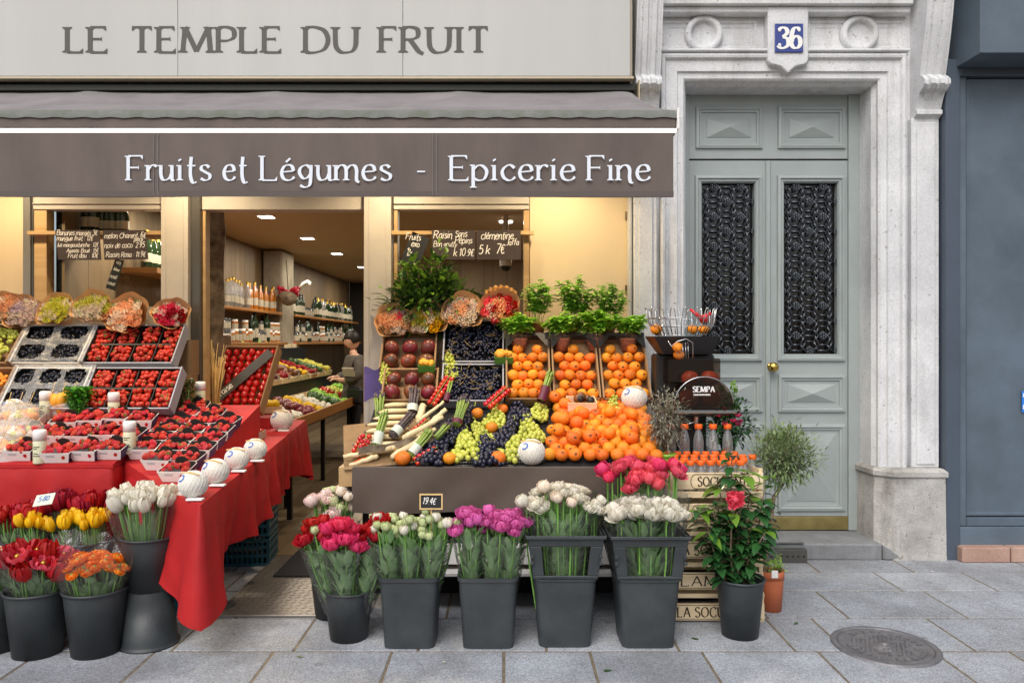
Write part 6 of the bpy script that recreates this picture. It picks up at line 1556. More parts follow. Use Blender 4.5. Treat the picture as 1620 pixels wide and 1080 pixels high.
# three crates of oranges
for k, (pa, pb, lab) in enumerate([(800, 869, 'dark card crate of oranges next to the black grapes'), (872, 944, 'dark card crate of oranges in the middle of the three'), (947, 1021, 'dark card crate of oranges next to the juice machine')]):
    Mx, l_, a = tilt(4.57, 1.05, 4.86, 1.43, (pa+pb)/2); w_ = (pb-pa)/F*4.71
    t = thing('orange_crate', lab, 'crate', Mx.translation, (a, 0, 0)); ob('box', crate_mesh(w_, l_, .10, 'card', 'card'), t)
    mb = MB()
    mb.box(-w_/2-.002, w_/2+.002, l_-.02, l_+.002, .06, .106); 
    for sx in (-1, 1):
        pts = [(sx*w_/2, l_), (sx*w_/2, l_-.12), (sx*(w_/2-.02), l_-.10), (sx*(w_/2-.075), l_-.02), (sx*(w_/2-.075), l_)]
        if sx > 0: pts = pts[::-1]
        mb.add([(x, y, .107) for x, y in pts]+[(x, y, .103) for x, y in pts], [tuple(range(5)), tuple(reversed(range(5, 10)))])
    ob('printed_rim', mb.mesh('printed_rim', M['carddark']), t)
    for j in range(6):
        for i in range(4 if j % 2 == 0 else 3):
            if j == 5 and (i+k) % 2: continue
            p = Mx @ Vector((-w_/2+.045+(i+(0 if j % 2 == 0 else .5))*(w_-.09)/3+R.uniform(-.004, .004), .042+j*.066+R.uniform(-.004, .004), .07+R.uniform(0, .012)))
            orange(p, .0355, ['orange in the crate next to the black grapes', 'orange in the middle crate', 'orange in the crate next to the juice machine'][k], ['oranges in the grape side crate', 'oranges in the middle crate', 'oranges in the machine side crate'][k], st=.75)
for k, (px, py, lab) in enumerate([(637, 727, 'single orange on the front edge beside the asparagus'), (711, 729, 'single orange on the front edge below the green grapes'), (788, 728, 'single orange on the front edge next to the netted melon')]):
    orange((PX(px, 4.0), 4.0, TZ+.045), .041 if k != 1 else .037, lab, None, st=0)
for k, (px, py, lab) in enumerate([(795, 660, 'orange lying between the grape bunches higher up'), (755, 667, 'orange half hidden behind the green grapes'), (778, 690, 'orange half hidden between black and green grapes')]):
    y = BY(py); orange((PX(px, y), y, BED(y)+.05), .034, lab, None, st=0)
# black grape crates, mango crates
def bed_crate(Y0, Z0, Y1, Z1, pa, pb, label, kind, seed, name, mo='card', mi_='card'):
    rr = random.Random(seed); Mx, l_, a = tilt(Y0, Z0, Y1, Z1, (pa+pb)/2); w_ = (pb-pa)/F*(Y0+Y1)/2
    t = thing(name, label, 'crate', Mx.translation, (a, 0, 0)); ob('box', crate_mesh(w_, l_, .09, mo, mi_), t)
    return Mx, l_, w_, t, rr
for k, (Y0, Z0, Y1, Z1, pa, pb, lab) in enumerate([(4.57, 1.04, 4.75, 1.25, 700, 797, 'lower crate of black grapes above the tomatoes on the vine'), (4.79, 1.27, 4.99, 1.53, 703, 797, 'upper crate of black grapes under the pale pink bouquet')]):
    Mx, l_, w_, t, rr = bed_crate(Y0, Z0, Y1, Z1, pa, pb, lab, 'g', k, 'grape_crate', 'cardgrey', 'blackmatt')
    mb = MB()
    for q in range(430):
        mb.ball((rr.uniform(-.5, .5)*(w_-.05), .02+rr.random()*(l_-.05), .055+rr.uniform(-.015, .022)), .0105*rr.uniform(.85, 1.15), 7, 5, (1, 1.1, 1))
    for q in range(26):
        x, y = rr.uniform(-.45, .45)*w_, .03+rr.random()*(l_-.06); mb.tube([(x, y, .07), (x+rr.uniform(-.03, .03), y+rr.uniform(-.02, .03), .088), (x+rr.uniform(-.05, .05), y+rr.uniform(-.02, .04), .08)], .0018, 4, 1)
    stuff(ob('grapes', mb.mesh('grapes', [M['bgrape'], mat('dry_stem', '#a08a5e', .8)]), t))
mm = MB(); mm.ball((0, 0, 0), 1, 14, 10, (1, .8, .85)); MANGO = mm.mesh('mango', M['mango'])
mm = MB(); mm.ball((.3, -.72, .2), .22, 8, 6, (1, .3, 1)); MSTICK = mm.mesh('sticker', M['paperlabel'])
for k, (Y0, Z0, Y1, Z1, pa, pb, lab) in enumerate([(4.60, 1.04, 4.76, 1.22, 608, 694, 'lower kraft crate of dark mangoes behind the asparagus'), (4.78, 1.225, 4.97, 1.48, 606, 692, 'upper kraft crate of dark mangoes under the coral bouquet')]):
    Mx, l_, w_, t, rr = bed_crate(Y0, Z0, Y1, Z1, pa, pb, lab, 'm', k+5, 'mango_crate')
    for j in range(2):
        for i in range(3):
            p = Mx @ Vector((-w_/2+.062+i*(w_-.12)/2+rr.uniform(-.006, .006), .06+j*(.10 if k == 0 else .105), .075)); s2 = .053*rr.uniform(.92, 1.06)
            one('mango', MANGO, 'dark red green mango in the lower kraft crate' if k == 0 else 'dark red green mango in the upper kraft crate', 'mango', p, (rr.uniform(-.3, .3), rr.uniform(-1.2, 1.2), rr.uniform(-.6, .6)), 'mangoes in the lower crate' if k == 0 else 'mangoes in the upper crate', s2)
# grape bunches on the bed
GB = {c: [grape_bunch(.20, .062, .0125 if c == 'ggrape' else .0115, c, k+ (0 if c == 'ggrape' else 9), 80 if c == 'ggrape' else 100) for k in range(3)] for c in ('ggrape', 'bgrape')}
for k, (px, py, c, rz, s2, lab) in enumerate([
    (738, 708, 'ggrape', .1, 1.15, 'green grape bunch at the front between two black ones'), (784, 660, 'ggrape', -.2, .95, 'green grape bunch highest up near the tomatoes'), (762, 686, 'ggrape', .5, .9, 'green grape bunch in the middle of the grape bed'), (812, 708, 'ggrape', -.5, 1.1, 'green grape bunch beside the netted melon'), (838, 680, 'ggrape', .2, 1.0, 'green grape bunch touching the heap of oranges'), (852, 650, 'ggrape', -.3, .95, 'green grape bunch below the red wrapped asparagus'),
    (690, 712, 'bgrape', -.3, 1.1, 'black grape bunch beside the green asparagus'), (728, 668, 'bgrape', -.6, 1.15, 'black grape bunch rising towards the grape crate'), (706, 690, 'bgrape', -.5, 1.1, 'black grape bunch in the middle next to the asparagus'), (770, 714, 'bgrape', .15, 1.1, 'black grape bunch in a basket at the stall front'), (798, 690, 'bgrape', -.4, 1.1, 'black grape bunch between two green diagonals'), (822, 652, 'bgrape', .1, 1.1, 'black grape bunch right below the orange crates')]):
    y = BY(py+6); one('grape_bunch', GB[c][k % 3], lab, 'grapes', (PX(px, y), y, BED(y)+.012), (math.atan(.45), 0, rz), 'grape bunches on the sloping bed', s2*1.2)
for px, py, d, z, s2, lab in [(612, 583, 4.74, 1.235, .85, 'green grape bunch hanging on the corner of the mango crate'), (714, 566, 4.74, 1.275, .95, 'green grape bunch on the corner of the upper black grape crate'), (967, 640, 4.50, 1.035, .95, 'green grape bunch lying on the oranges below the melon')]:
    one('grape_bunch', GB['ggrape'][R.randrange(3)], lab, 'grapes', (PX(px, d), d-.03, z), (rad(50), 0, R.uniform(-.4, .4)), 'grape bunches off the bed', s2)
for px, lab in ((683, 'clear plastic basket under the black grapes by the asparagus'), (738, 'clear plastic basket under the front green grapes'), (771, 'dark plastic basket under the front black grapes'), (812, 'clear plastic basket under the green grapes by the melon')):
    y = 4.03; t = thing('plastic_basket', lab, 'basket', (PX(px, y), y, TZ+.006)); mb = MB()
    for q in range(9): mb.tube([(-.06+q*.015, -.03, 0), (-.066+q*.0165, -.036, .05)], .0018, 4)
    for zz in (.0, .018, .036, .05): mb.tube([(-.062-.1*zz, -.031-.1*zz, zz), (.062+.1*zz, -.031-.1*zz, zz)], .0022, 4)
    ob('mesh_front', mb.mesh('mesh_front', M['black'] if px in (771, 683) else M['alu']), t)
# netted melons
melon_thing((PX(841, 4.02), 4.02, TZ+.006), .072, 'netted melon on the stall front between grapes and oranges', 71)
melon_thing((PX(1003, 4.50), 4.49, 1.035), .075, 'netted melon on top of the oranges next to the juice machine', 72)
# tomatoes on the vine
def tomato_vine(a, b, n, label, seed, r=.016):
    rr = random.Random(seed); a, b = Vector(a), Vector(b); t = thing('tomato_vine', label, 'tomatoes', a)
    d = b-a; s_ = d.cross(Vector((0, -1, 1))).normalized(); mb = MB(); mb.tube([(0, 0, .01), d*.5+Vector((0, 0, .012)), d], .003, 5); ob('vine', mb.mesh('vine', M['stem']), t)
    tm = _HC.setdefault('tomato', None)
    if tm is None:
        q = MB(); q.ball((0, 0, 0), 1, 14, 10, (1, 1, .92)); tm = _HC['tomato'] = q.mesh('tomato', M['tomato'])
    for k in range(n):
        p = d*((k//2+.5)/(n/2)) + s_*(.017 if k % 2 else -.017)
        ob('tomato', tm, t, p, (0, 0, 0), r*rr.uniform(.88, 1.1))
tomato_vine(P(576, 692, 4.06), P(560, 723, 4.02), 10, 'short vine of cherry tomatoes at the corner of the white asparagus', 1, .014)
tomato_vine(P(580, 686, 4.06), P(574, 720, 4.02), 8, 'second short vine of cherry tomatoes beside the first', 2, .014)
tomato_vine(P(678, 665, 4.22), P(654, 685, 4.15), 10, 'vine of cherry tomatoes lying across the parsnips', 3, .013)
tomato_vine(P(692, 710, 4.04), P(655, 731, 3.99), 10, 'vine of cherry tomatoes on the front edge by the orange', 4, .014)
tomato_vine(P(712, 596, 4.60), P(682, 640, 4.42), 16, 'long vine of tomatoes hanging below the black grape crate', 5)
tomato_vine(P(803, 614, 4.50), P(770, 643, 4.36), 14, 'vine of tomatoes leaning on the orange crate edge', 6)
# dark artichoke at the edge, apricot punnets, basket of aubergines
t = thing('artichoke', 'small dark purple artichoke on the front edge of the stall', 'artichoke', (PX(673, 3.99), 3.99, TZ+.03)); mb = MB(); petals(mb, 26, .032, 10, 80, 30, 36, 1.0, .1, .04, .5); ob('bracts', mb.mesh('bracts', mat('artichoke', '#3d3740', .6, var=.4, vs=30)), t)
heap_tray((PX(675, 4.70), 4.71, 1.265), .10, .07, 'apricot', .020, 'green edged punnet of apricots on the mango crate', 81, 'calyx', 12, 0, .045, tiltx=.5)
heap_tray((PX(797, 4.70), 4.71, 1.32), .115, .08, 'apricot', .021, 'green edged punnet of apricots between the grape and orange crates', 82, 'calyx', 13, 0, .045, tiltx=.5)
heap_tray((PX(919, 4.46), 4.46, 1.04), .17, .10, 'mango', .028, 'small thin wood basket of dark aubergines on the oranges', 83, 'crate', 6, .05, .065, tiltx=.35, ms=['carddark', 'mango'])
# asparagus and parsnips
def asparagus(label, a, b, n, m, seed, spread=.022, r=.007, tip='asptip', band=None, fan=1.35, name='asparagus_bunch'):
    rr = random.Random(seed); a, b = Vector(a), Vector(b); t = thing(name, label, 'asparagus', a); d = b-a; L_ = d.length; d.normalize()
    e1 = d.orthogonal().normalized(); e2 = d.cross(e1); mb = MB(); tp = MB()
    for k in range(n):
        q = math.sqrt((k+.5)/n)*spread; an = k*2.39996; o = (e1*math.cos(an)+e2*math.sin(an))*q; ll = L_*rr.uniform(.88, 1.06)
        p1 = o*fan + d*ll
        mb.tube([o, o*1.05+d*ll*.5, o*fan+d*ll*.82], [r, r*.95, r*.85], 7, 0)
        tp.tube([o*fan+d*ll*.81, o*fan+d*ll*.90, p1], [r*.95, r*.98, r*.15], 7, 0)
    ob('spears', mb.mesh('spears', M[m]), t); ob('tips', tp.mesh('tips', M[tip]), t)
    if band:
        z0, z1, bm_ = band; mb = MB(); rows_ = []
        for zz in (z0, (z0+z1)/2, z1): rows_.append([(e1*math.cos(x*PI/9)+e2*math.sin(x*PI/9))*(spread+r*1.3)+d*L_*zz for x in range(18)])
        vs = [p for r_ in rows_ for p in r_]; fs = []
        for k in range(2):
            for i in range(18): fs.append((k*18+i, k*18+(i+1) % 18, (k+1)*18+(i+1) % 18, (k+1)*18+i))
        mb.add(vs, fs, 0, True); ob('paper_band', mb.mesh('paper_band', M[bm_]), t)
    return t
# tray of white asparagus
t = thing('wooden_tray', 'shallow bark edged wooden tray under the white asparagus', 'tray', (PX(625, 4.2), 4.2, BED(4.2)))
mb = MB(); Mx = Matrix.Rotation(math.atan(.45), 4, 'X') @ Matrix.Rotation(.20, 4, 'Z'); mb.box(-.28, .22, -.22, .24, -.006, .006, 0, Mx); ob('board', mb.mesh('board', M['oak'], .003), t)
mb = MB(); mb.grid(lambda u, v: (-.16+u*.42, -.225+.16*u-.0*v+.01*math.sin(u*20), -.035+v*.035+.006*math.sin(u*13)+.07*u*.9), 24, 3); ob('bark_edge', mb.mesh('bark_edge', M['bark']), t)
for k in range(15):
    y = 4.06+k*.033; z = BED(y)+.035+(.014 if k % 2 else 0); xr_ = PX(640, y); xl_ = PX(560+k*3+R.uniform(-6, 6), y)
    mb = MB(); mb.tube([(xr_-xl_+.02, .02, .004), ((xr_-xl_)*.5, .005, .004), (.03, 0, 0), (0, -.004, -.003)], [.0125, .0125, .011, .004], 8); mb.tube([(.0, -.004, -.003), (-.012, -.005, -.004)], [.009, .002], 6, 1)
    one('white_asparagus_spear', mb.mesh('white_asparagus_spear', [M['aspw'], M['asptip']]), 'thick white asparagus spear lying in the row on the wooden tray', 'asparagus', (xl_, y, z), group='white asparagus spears in the tray')
asparagus('green asparagus bunch with a white paper band lying on the white spears', P(592, 712, 4.06), P(612, 648, 4.20), 10, 'aspg', 3, .02, .0065, 'aspg', (.12, .42, 'paperlabel'), 1.2)
asparagus('upright green and yellow asparagus bunch at the mango crate corner', P(600, 662, 4.42), P(600, 620, 4.52), 12, 'aspg', 4, .022, .006, 'asptip', None, 1.5)
asparagus('dark violet asparagus bunch with a paper band across the white spears', P(620, 690, 4.12), P(652, 655, 4.24), 14, 'asptip', 5, .022, .007, 'asptip', (.10, .35, 'paperlabel'), 1.2)
asparagus('bundle of black tipped asparagus standing in front of the lower mangoes', P(652, 652, 4.45), P(656, 612, 4.56), 12, 'asptip', 6, .024, .008, 'asptip', (.0, .25, 'paperlabel'), 1.3)
asparagus('green asparagus bunch with white paper band near the front orange', P(648, 722, 4.03), P(683, 678, 4.12), 12, 'aspg', 7, .019, .0065, 'aspg', (.10, .38, 'paperlabel'), 1.25)
asparagus('loose thin green asparagus between tray and black grapes', P(690, 692, 4.10), P(712, 668, 4.18), 10, 'aspg', 8, .016, .005, 'asptip', None, 1.5)
asparagus('tied bunch of fine green asparagus below the black grape crate', P(722, 672, 4.22), P(736, 628, 4.34), 26, 'aspg', 9, .024, .005, 'asptip', (.02, .16, 'plum'), 1.5)
asparagus('green asparagus bunch in a dark red wrapper on the orange crates', P(857, 632, 4.46), P(872, 586, 4.56), 9, 'aspg', 10, .018, .007, 'aspg', (-.05, .42, 'plum'), 1.3)
asparagus('slim green stalk bunch beside the hanging tomatoes', P(706, 632, 4.42), P(714, 602, 4.50), 5, 'aspg', 11, .011, .006, 'aspg', (-.1, .3, 'plum'), 1.2)
def root(label, a, b, r0, r1, seed):
    a, b = Vector(a), Vector(b); d = b-a; rr = random.Random(seed); mb = MB(); n = 9
    mb.tube([d*(k/(n-1)) + Vector((rr.uniform(-.004, .004), rr.uniform(-.004, .004), rr.uniform(-.003, .004))) for k in range(n)], [max(.003, (r0+(r1-r0)*(k/(n-1))**.8)*(.75 if k == 0 else 1)) for k in range(n)], 9)
    mb.ball((0, 0, 0), r0*.8, 8, 6); one('parsnip', mb.mesh('parsnip', M['aspw']), label, 'parsnip', a)
root('long pale parsnip lying along the front of the wooden tray', P(622, 708, 4.05), P(544, 722, 4.00), .019, .012, 1)
root('short pale parsnip at the very front corner of the tray', P(595, 722, 4.02), P(553, 736, 3.99), .018, .010, 2)
root('pale parsnip pointing up to the black grape crate', P(660, 688, 4.14), P(706, 648, 4.26), .018, .013, 3)
root('pale parsnip under the tomatoes on the slope', P(640, 692, 4.10), P(700, 660, 4.22), .019, .012, 4)
root('fat upright parsnip between the violet asparagus and the mangoes', P(662, 668, 4.30), P(670, 640, 4.42), .022, .02, 5)
root('thin parsnip crossing above the others', P(665, 664, 4.24), P(702, 636, 4.36), .012, .009, 6)
root('crooked parsnip at the bark edge', P(622, 722, 4.02), P(690, 678, 4.16), .020, .012, 7)
t = thing('carrot_bunch', 'small orange carrot at the front corner under the parsnips', 'carrot', P(575, 727, 4.01)); mb = MB(); mb.tube([(.04, .01, .005), (0, 0, .0), (-.05, -.01, -.012)], [.014, .013, .004], 8); ob('root', mb.mesh('root', M['orange']), t)
# ------------------------------------------------------------------ potted herbs and plants
def pot_mesh(r0, r1, h, m='terracotta'):
    mb = MB(); mb.lathe([(0, .0), (r0, 0), (r1*.95, h*.78), (r1*.95, h*.80), (r1, h*.80), (r1, h), (r1*.92, h), (r1*.9, h*.85), (0, h*.85)], 24); return mb.mesh('pot', M[m])
POT = pot_mesh(.038, .055, .085); POTB = pot_mesh(.038, .055, .085, 'black')
def herb_pot(px, py, d, h, w_, label, m, seed, ls=.05, n=70, pot=True, sleeve_=False, tall=False, z=None, lw=.62):
    rr = random.Random(seed); c = P(px, py, d); t = thing('potted_herb', label, 'potted plant', (c.x, d, c.z))
    ob('pot', POT if pot else POTB, t); mb = MB()
    nst = 9 if tall else 12
    for s_ in range(nst):
        a, q = s_*2.39996, math.sqrt((s_+.5)/nst); top = Vector((w_*q*math.cos(a), w_*.8*q*math.sin(a), .085+h*(1-.35*q*q)*rr.uniform(.85, 1.1)))
        b = Vector((.03*q*math.cos(a), .03*q*math.sin(a), .07)); mb.tube([b, b.lerp(top, .5)+Vector((0, 0, .02)), top], .0022, 4, 1)
        nn = n//nst
        for k in range(nn):
            f = 1-(k//2)/(nn/2)*.75 if nn > 1 else 1; p = b.lerp(top, f) + Vector((0, 0, .02*(1-f))); an = rr.uniform(0, 6.28)
            leaf(mb, p, (math.cos(an), math.sin(an), rr.uniform(.0, .7)), ls*rr.uniform(.65, 1.15)*(.7 if f > .9 else 1), ls*lw, .35, 0, .25, 3)
    ob('leaves', mb.mesh('leaves', [M[m], M['stemgreen']]), t)
    if sleeve_:
        mb = MB(); mb.grid(lambda u, v: ((.05+.04*v)*(1+.06*math.sin(u*40))*math.cos(2*PI*u), (.05+.04*v)*(1+.06*math.sin(u*40))*math.sin(2*PI*u), .03+.08*v+.01*math.sin(u*20)), 36, 4, wrap=True); ob('clear_sleeve', mb.mesh('clear_sleeve', M['film']), t)
herb_pot(821, 556, 4.80, .15, .125, 'low bushy basil plant next to the salmon bouquet', 'herb', 1, .07, 420, sleeve_=True)
herb_pot(888, 556, 4.80, .15, .125, 'low bushy basil plant second of the front row', 'herb', 2, .07, 420, sleeve_=True)
herb_pot(942, 556, 4.80, .18, .14, 'fullest pale green basil plant in the front row', 'herb', 3, .075, 480, sleeve_=True)
herb_pot(994, 556, 4.80, .15, .13, 'low bushy basil plant nearest the juice machine', 'herb', 4, .07, 420, sleeve_=True)
herb_pot(850, 530, 4.93, .27, .10, 'tall herb plant in a brown pot beside the salmon bouquet', 'herb2', 5, .07, 320, tall=True)
herb_pot(908, 530, 4.93, .29, .14, 'tall leafy herb plant in the middle of the back row', 'herb2', 6, .068, 460, tall=True)
herb_pot(962, 530, 4.93, .27, .13, 'tall herb plant of the back row nearest the grey post', 'herb2', 7, .058, 420, tall=True)
def bush(loc, rx, ry, rz, n, ls, lw, m, rr, mb, trunk_base, mi=0, ti=1, nb=16, tr=.006, up=.3):
    """twigs ending in leaf sprays spread through an ellipsoid"""
    c = Vector(loc); tips = []
    for k in range(nb):
        a = k*2.39996; zz = 1-2*(k+.5)/nb; q = math.sqrt(1-zz*zz); p = c + Vector((rx*q*math.cos(a), ry*q*math.sin(a), rz*zz))*rr.uniform(.6, 1.0)
        b0 = Vector(trunk_base); mid_ = b0.lerp(p, .5)+Vector((rr.uniform(-.2, .2)*rx, rr.uniform(-.2, .2)*ry, .1*rz)); mb.tube([b0, mid_, p], [tr, tr*.6, tr*.25], 4, ti); tips.append((b0, mid_, p))
    for k in range(n):
        b0, mid_, p = tips[rr.randrange(nb)]; f = rr.uniform(.35, 1.05); q = mid_.lerp(p, f) if f > .5 else b0.lerp(mid_, f+.5)
        q = q + Vector((rr.gauss(0, .22)*rx, rr.gauss(0, .22)*ry, rr.gauss(0, .22)*rz)); o = q-c
        d = Vector((o.x/rx, o.y/ry, o.z/rz+up)) + Vector((rr.uniform(-1, 1), rr.uniform(-1, 1), rr.uniform(-.7, 1)))*.8
        leaf(mb, q, d, ls*rr.uniform(.6, 1.2), lw*rr.uniform(.7, 1.2), .2, mi if not isinstance(mi, list) else rr.choice(mi), .25, 3)
# laurel in the window
rr = random.Random(31); c = P(680, 448, 5.02); t = thing('laurel_bush', 'dark glossy laurel bush standing before the window with clementine board', 'bush', (c.x, 4.98, 1.50))
mb = MB(); bush((0, 0, .22), .25, .12, .18, 1500, .08, .036, None, rr, mb, (0, 0, 0), [0, 0, 2], 1, 26, .006); bush((-.14, 0, .38), .08, .06, .12, 150, .065, .034, None, rr, mb, (-.05, 0, .2), [0, 2], 1, 6, .004); bush((.05, 0, .42), .10, .06, .13, 190, .065, .034, None, rr, mb, (.02, 0, .2), [0, 2], 1, 8, .004)
ob('leaves', mb.mesh('leaves', [M['laurel'], M['twig'], M['youngleaf']]), t); ob('pot', POTB, t, (0, 0, -.02), (0, 0, 0), 1.2)
# pineapple
t = thing('pineapple', 'pineapple lying behind the salmon bouquet', 'pineapple', P(792, 470, 5.0)); mb = MB()
for j in range(7):
    for i in range(12):
        th = rad(25+j*21); a = 2*PI*(i+.5*(j % 2))/12; p = Vector((.10*math.cos(th), .065*math.sin(th)*math.cos(a), .065*math.sin(th)*math.sin(a))); mb.ball(p, .019, 6, 4)
mb.ball((0, 0, 0), .068, 12, 8, (1.4, 1, 1)); ob('body', mb.mesh('body', mat('pineapple_skin', '#9a6a28', .6, var=.4, vs=30, bump=.4, bs=60)), t); mb = MB()
for k in range(26): a = R.uniform(0, 6.28); leaf(mb, (-.09, 0, 0), (-1, .45*math.cos(a), .45*math.sin(a)), R.uniform(.12, .22), .02, .1, 0, .4, 4)
ob('crown', mb.mesh('crown', M['laurel']), t)

# ------------------------------------------------------------------ wooden crates, bottles, juice machine
CXL, CXR, CYF, CYB = .86, 1.335, 3.885, 4.20
ctext = ['LA SOCULENTE', 'LAMB', 'LA SOCULENTE', 'SOCULENTE', 'SOCULENTE']
clab = ['bottom wooden crate stencilled LA SOCULENTE on the pavement', 'wooden crate stencilled with spaced open letters, second from the pavement', 'middle wooden crate of the stack stencilled LA SOCULENTE', 'wooden crate with framed SOCULENTE print, second from the top', 'top wooden crate of the stack holding the bottles']
z = .001; ch = .1555
for k in range(5):
    t = thing('wooden_crate', clab[k], 'crate', (CXL, CYF, z)); w_, d_ = CXR-CXL, CYB-CYF; jx = R.uniform(-.006, .006)
    def slat(nm, *b): 
        mb = MB(); mb.box(*b); return ob(nm, mb.mesh(nm, M['crate'], .0015), t, (jx, 0, 0))
    front = slat('front_board', 0, w_, 0, .008, .048 if k > 2 else .03, ch-.022) if k > 2 else slat('front_board', 0, w_, 0, .008, .012, .098)
    slat('front_slat', 0, w_, 0, .008, .004, .036) if k > 2 else slat('front_slat', 0, w_, .001, .009, .1265, .148)
    for xx in (0.0, w_-.02): slat('corner_post', xx, xx+.02, .0085, .03, .0, ch-.002); slat('corner_post', xx, xx+.02, d_-.03, d_-.0085, .0, ch-.002)
    for xx in (0.0, w_-.008):
        slat('side_slat', xx+(.0 if xx else -.008), xx+.008*(1 if xx else 0), .009, d_-.009, .012, .07); slat('side_slat', xx+(.008 if xx else -.008)-(.008 if xx else 0), xx+(.008 if xx else 0), .009, d_-.009, .082, ch-.012)
    slat('back_board', 0, w_, d_-.008, d_, .02, ch-.02); slat('bottom_board', .021, w_-.021, .031, d_-.031, .003, .010)
    zt2, h2 = (.066, .046) if k > 2 else (.03, .05)
    xa, xb_ = {0: (.03, w_-.03), 1: (.055, .30), 2: (.03, w_-.03), 3: (.14, w_-.06), 4: (.14, w_-.055)}[k]
    serif_line(ctext[k], front, xa, -.0012, zt2, h2, xb_, M['ink'], space=.4, track=.16, thick=.16, thin=.06)
    mb = MB()
    if k > 2:
        x0_, x1_, zc_ = xa-.012, xb_+.012, zt2+h2/2
        pts = [(x1_+.024*math.cos(a), zc_+.036*math.sin(a)) for a in [(-8+i)*PI/16 for i in range(17)]] + [(x0_-.024*math.cos(a), zc_+.036*math.sin(a)) for a in [(8-i)*PI/16 for i in range(17)]]
        mb.tube([(x, -.001, zz) for x, zz in pts], .0018, 4, closed=True)
    else: mb.box(.012, w_-.012, -.001, -.0003, .018, .021); mb.box(.012, w_-.012, -.001, -.0003, .089, .092)
    ob('print_border', mb.mesh('print_border', M['ink']), front)
    z += ch+.003
ZTOP = z-.003
# bottles: shared parts
bb = MB(); bb.lathe([(0, .002), (.026, 0), (.029, .01), (.029, .09), (.024, .12), (.014, .15), (.013, .165)], 16); BGL = bb.mesh('clear_body', M['pet'])
bb = MB(); bb.lathe([(.0165, .155), (.0175, .157), (.0175, .178), (.016, .181), (0, .1815)], 16); BCAP = bb.mesh('cap', M['capor'])
def juice_bottle(x, y, z, label, group, s_=1):
    t = thing('juice_bottle', label, 'bottle', (x, y, z), group=group, sc=s_); ob('body', BGL, t); ob('cap', BCAP, t, sc=(1.25, 1.25, 1.0))
mb = MB(); mb.box(CXL+.02, CXR-.02, CYB+.02, CYB+.32, 0, ZTOP+.005); one('bottle_stand', mb.mesh('bottle_stand', M['black'], .004), 'black stand behind the wooden crates carrying bottles and machine', 'stand')
for k, px in enumerate((1061, 1083, 1105, 1128, 1151)):
    juice_bottle(PX(px, 4.26), 4.26, ZTOP+.005, f'empty clear bottle with orange cap, {ordn[k]} from the grey shrub in the tall row', 'tall row of empty bottles', 1.0)
for j, (y, n, dz) in enumerate(((4.14, 8, -.10), (4.06, 9, -.105), (3.98, 8, -.11), (3.925, 7, -.115))):
    for i in range(n): juice_bottle(.885+i*.052+(j % 2)*.02+.01, y, ZTOP+dz+.028-.045, 'small clear bottle with orange cap packed in the top crate', 'bottles packed in the top crate', .92)
# juice machine
JY = 4.42; jx = PX(1090, JY); t = thing('juice_machine', 'black orange squeezing machine with wire fruit basket and smoked covers', 'machine', (jx, JY, ZTOP+.006))
def jz(py, d=JY): return PZ(py, d)-ZTOP-.006
def jX(px, d=JY): return PX(px, d)-jx
def jp(nm, mb, m, bevel=0): return ob(nm, mb.mesh(nm, M[m] if isinstance(m, str) else m, bevel), t)
mb = MB(); mb.box(jX(1040), jX(1132), -.02, .20, 0, .012); mb.box(jX(1062), jX(1120), .03, .19, .0125, jz(640)); jp('column', mb, 'black', .006)
mb = MB(); mb.box(jX(1040), jX(1132), .02, .20, jz(655), jz(560)); jp('housing', mb, 'black', .012)
mb = MB(); mb.box(jX(1050), jX(1130), -.13, .0195, jz(604), jz(566)); jp('upper_cover', mb, 'smoke', .006)
mb = MB()
cx_, cz_, r_ = jX(1103), jz(636), .165
pts = [(cx_+r_*math.cos(a), cz_+r_*.93*math.sin(a)) for a in [k*PI/20 for k in range(21)]] + [(cx_-r_*.98, cz_-.03), (cx_-r_*.6, cz_-.07), (cx_+r_*.6, cz_-.07), (cx_+r_*.98, cz_-.03)]
mb.prism(pts, -.15, -.135); mb.prism(pts, -.10, .0); jp('round_cover', mb, 'smoke', .004)
mb = MB(); mb.tube([(cx_+r_*1.005*math.cos(a), -.151, cz_+r_*.935*math.sin(a)) for a in [k*PI/24 for k in range(25)]], .004, 5); jp('cover_rim', mb, 'steel')
mb = MB()
for sx in (-1, 1): mb.lathe([(0, -.05), (.04, -.05), (.052, -.04), (.052, .03), (0, .03)], 18, 0, Matrix.Translation((cx_+sx*.06, -.05, cz_+.03)) @ Matrix.Rotation(PI/2, 4, 'X')); mb.lathe([(0, -.04), (.035, -.04), (.045, -.03), (.045, .03), (0, .03)], 18, 0, Matrix.Translation((cx_+sx*.055, -.05, cz_+.14)) @ Matrix.Rotation(PI/2, 4, 'X'))
jp('press_drums', mb, mat('press_drum', '#c2481a', .35))
mb = MB(); mb.box(cx_-r_*1.02, cx_+r_*1.12, -.157, -.1515, jz(650), jz(645)); jp('steel_rail', mb, 'steel', .002)
mb = MB(); mb.lathe([(.018, 0), (.022, .02), (.016, .05), (.02, .07)], 14, 0, Matrix.Translation((jX(1095), -.09, jz(676)))); mb.tube([(jX(1095), -.09, jz(664)), (jX(1080), -.1, jz(668))], .006, 6); jp('tap', mb, 'steel')
mb = MB(); a = [(jX(1028), -.12), (jX(1130), -.12), (jX(1130), .16), (jX(1028), .16)]; b = [(jX(1046), -.07), (jX(1122), -.07), (jX(1122), .12), (jX(1046), .12)]
vs = [(x, y, jz(532)) for x, y in a]+[(x, y, jz(560)) for x, y in b]+[(x*.97, y*.95, jz(532)-.001) for x, y in a]+[(x*.97, y*.95, jz(556)) for x, y in b]
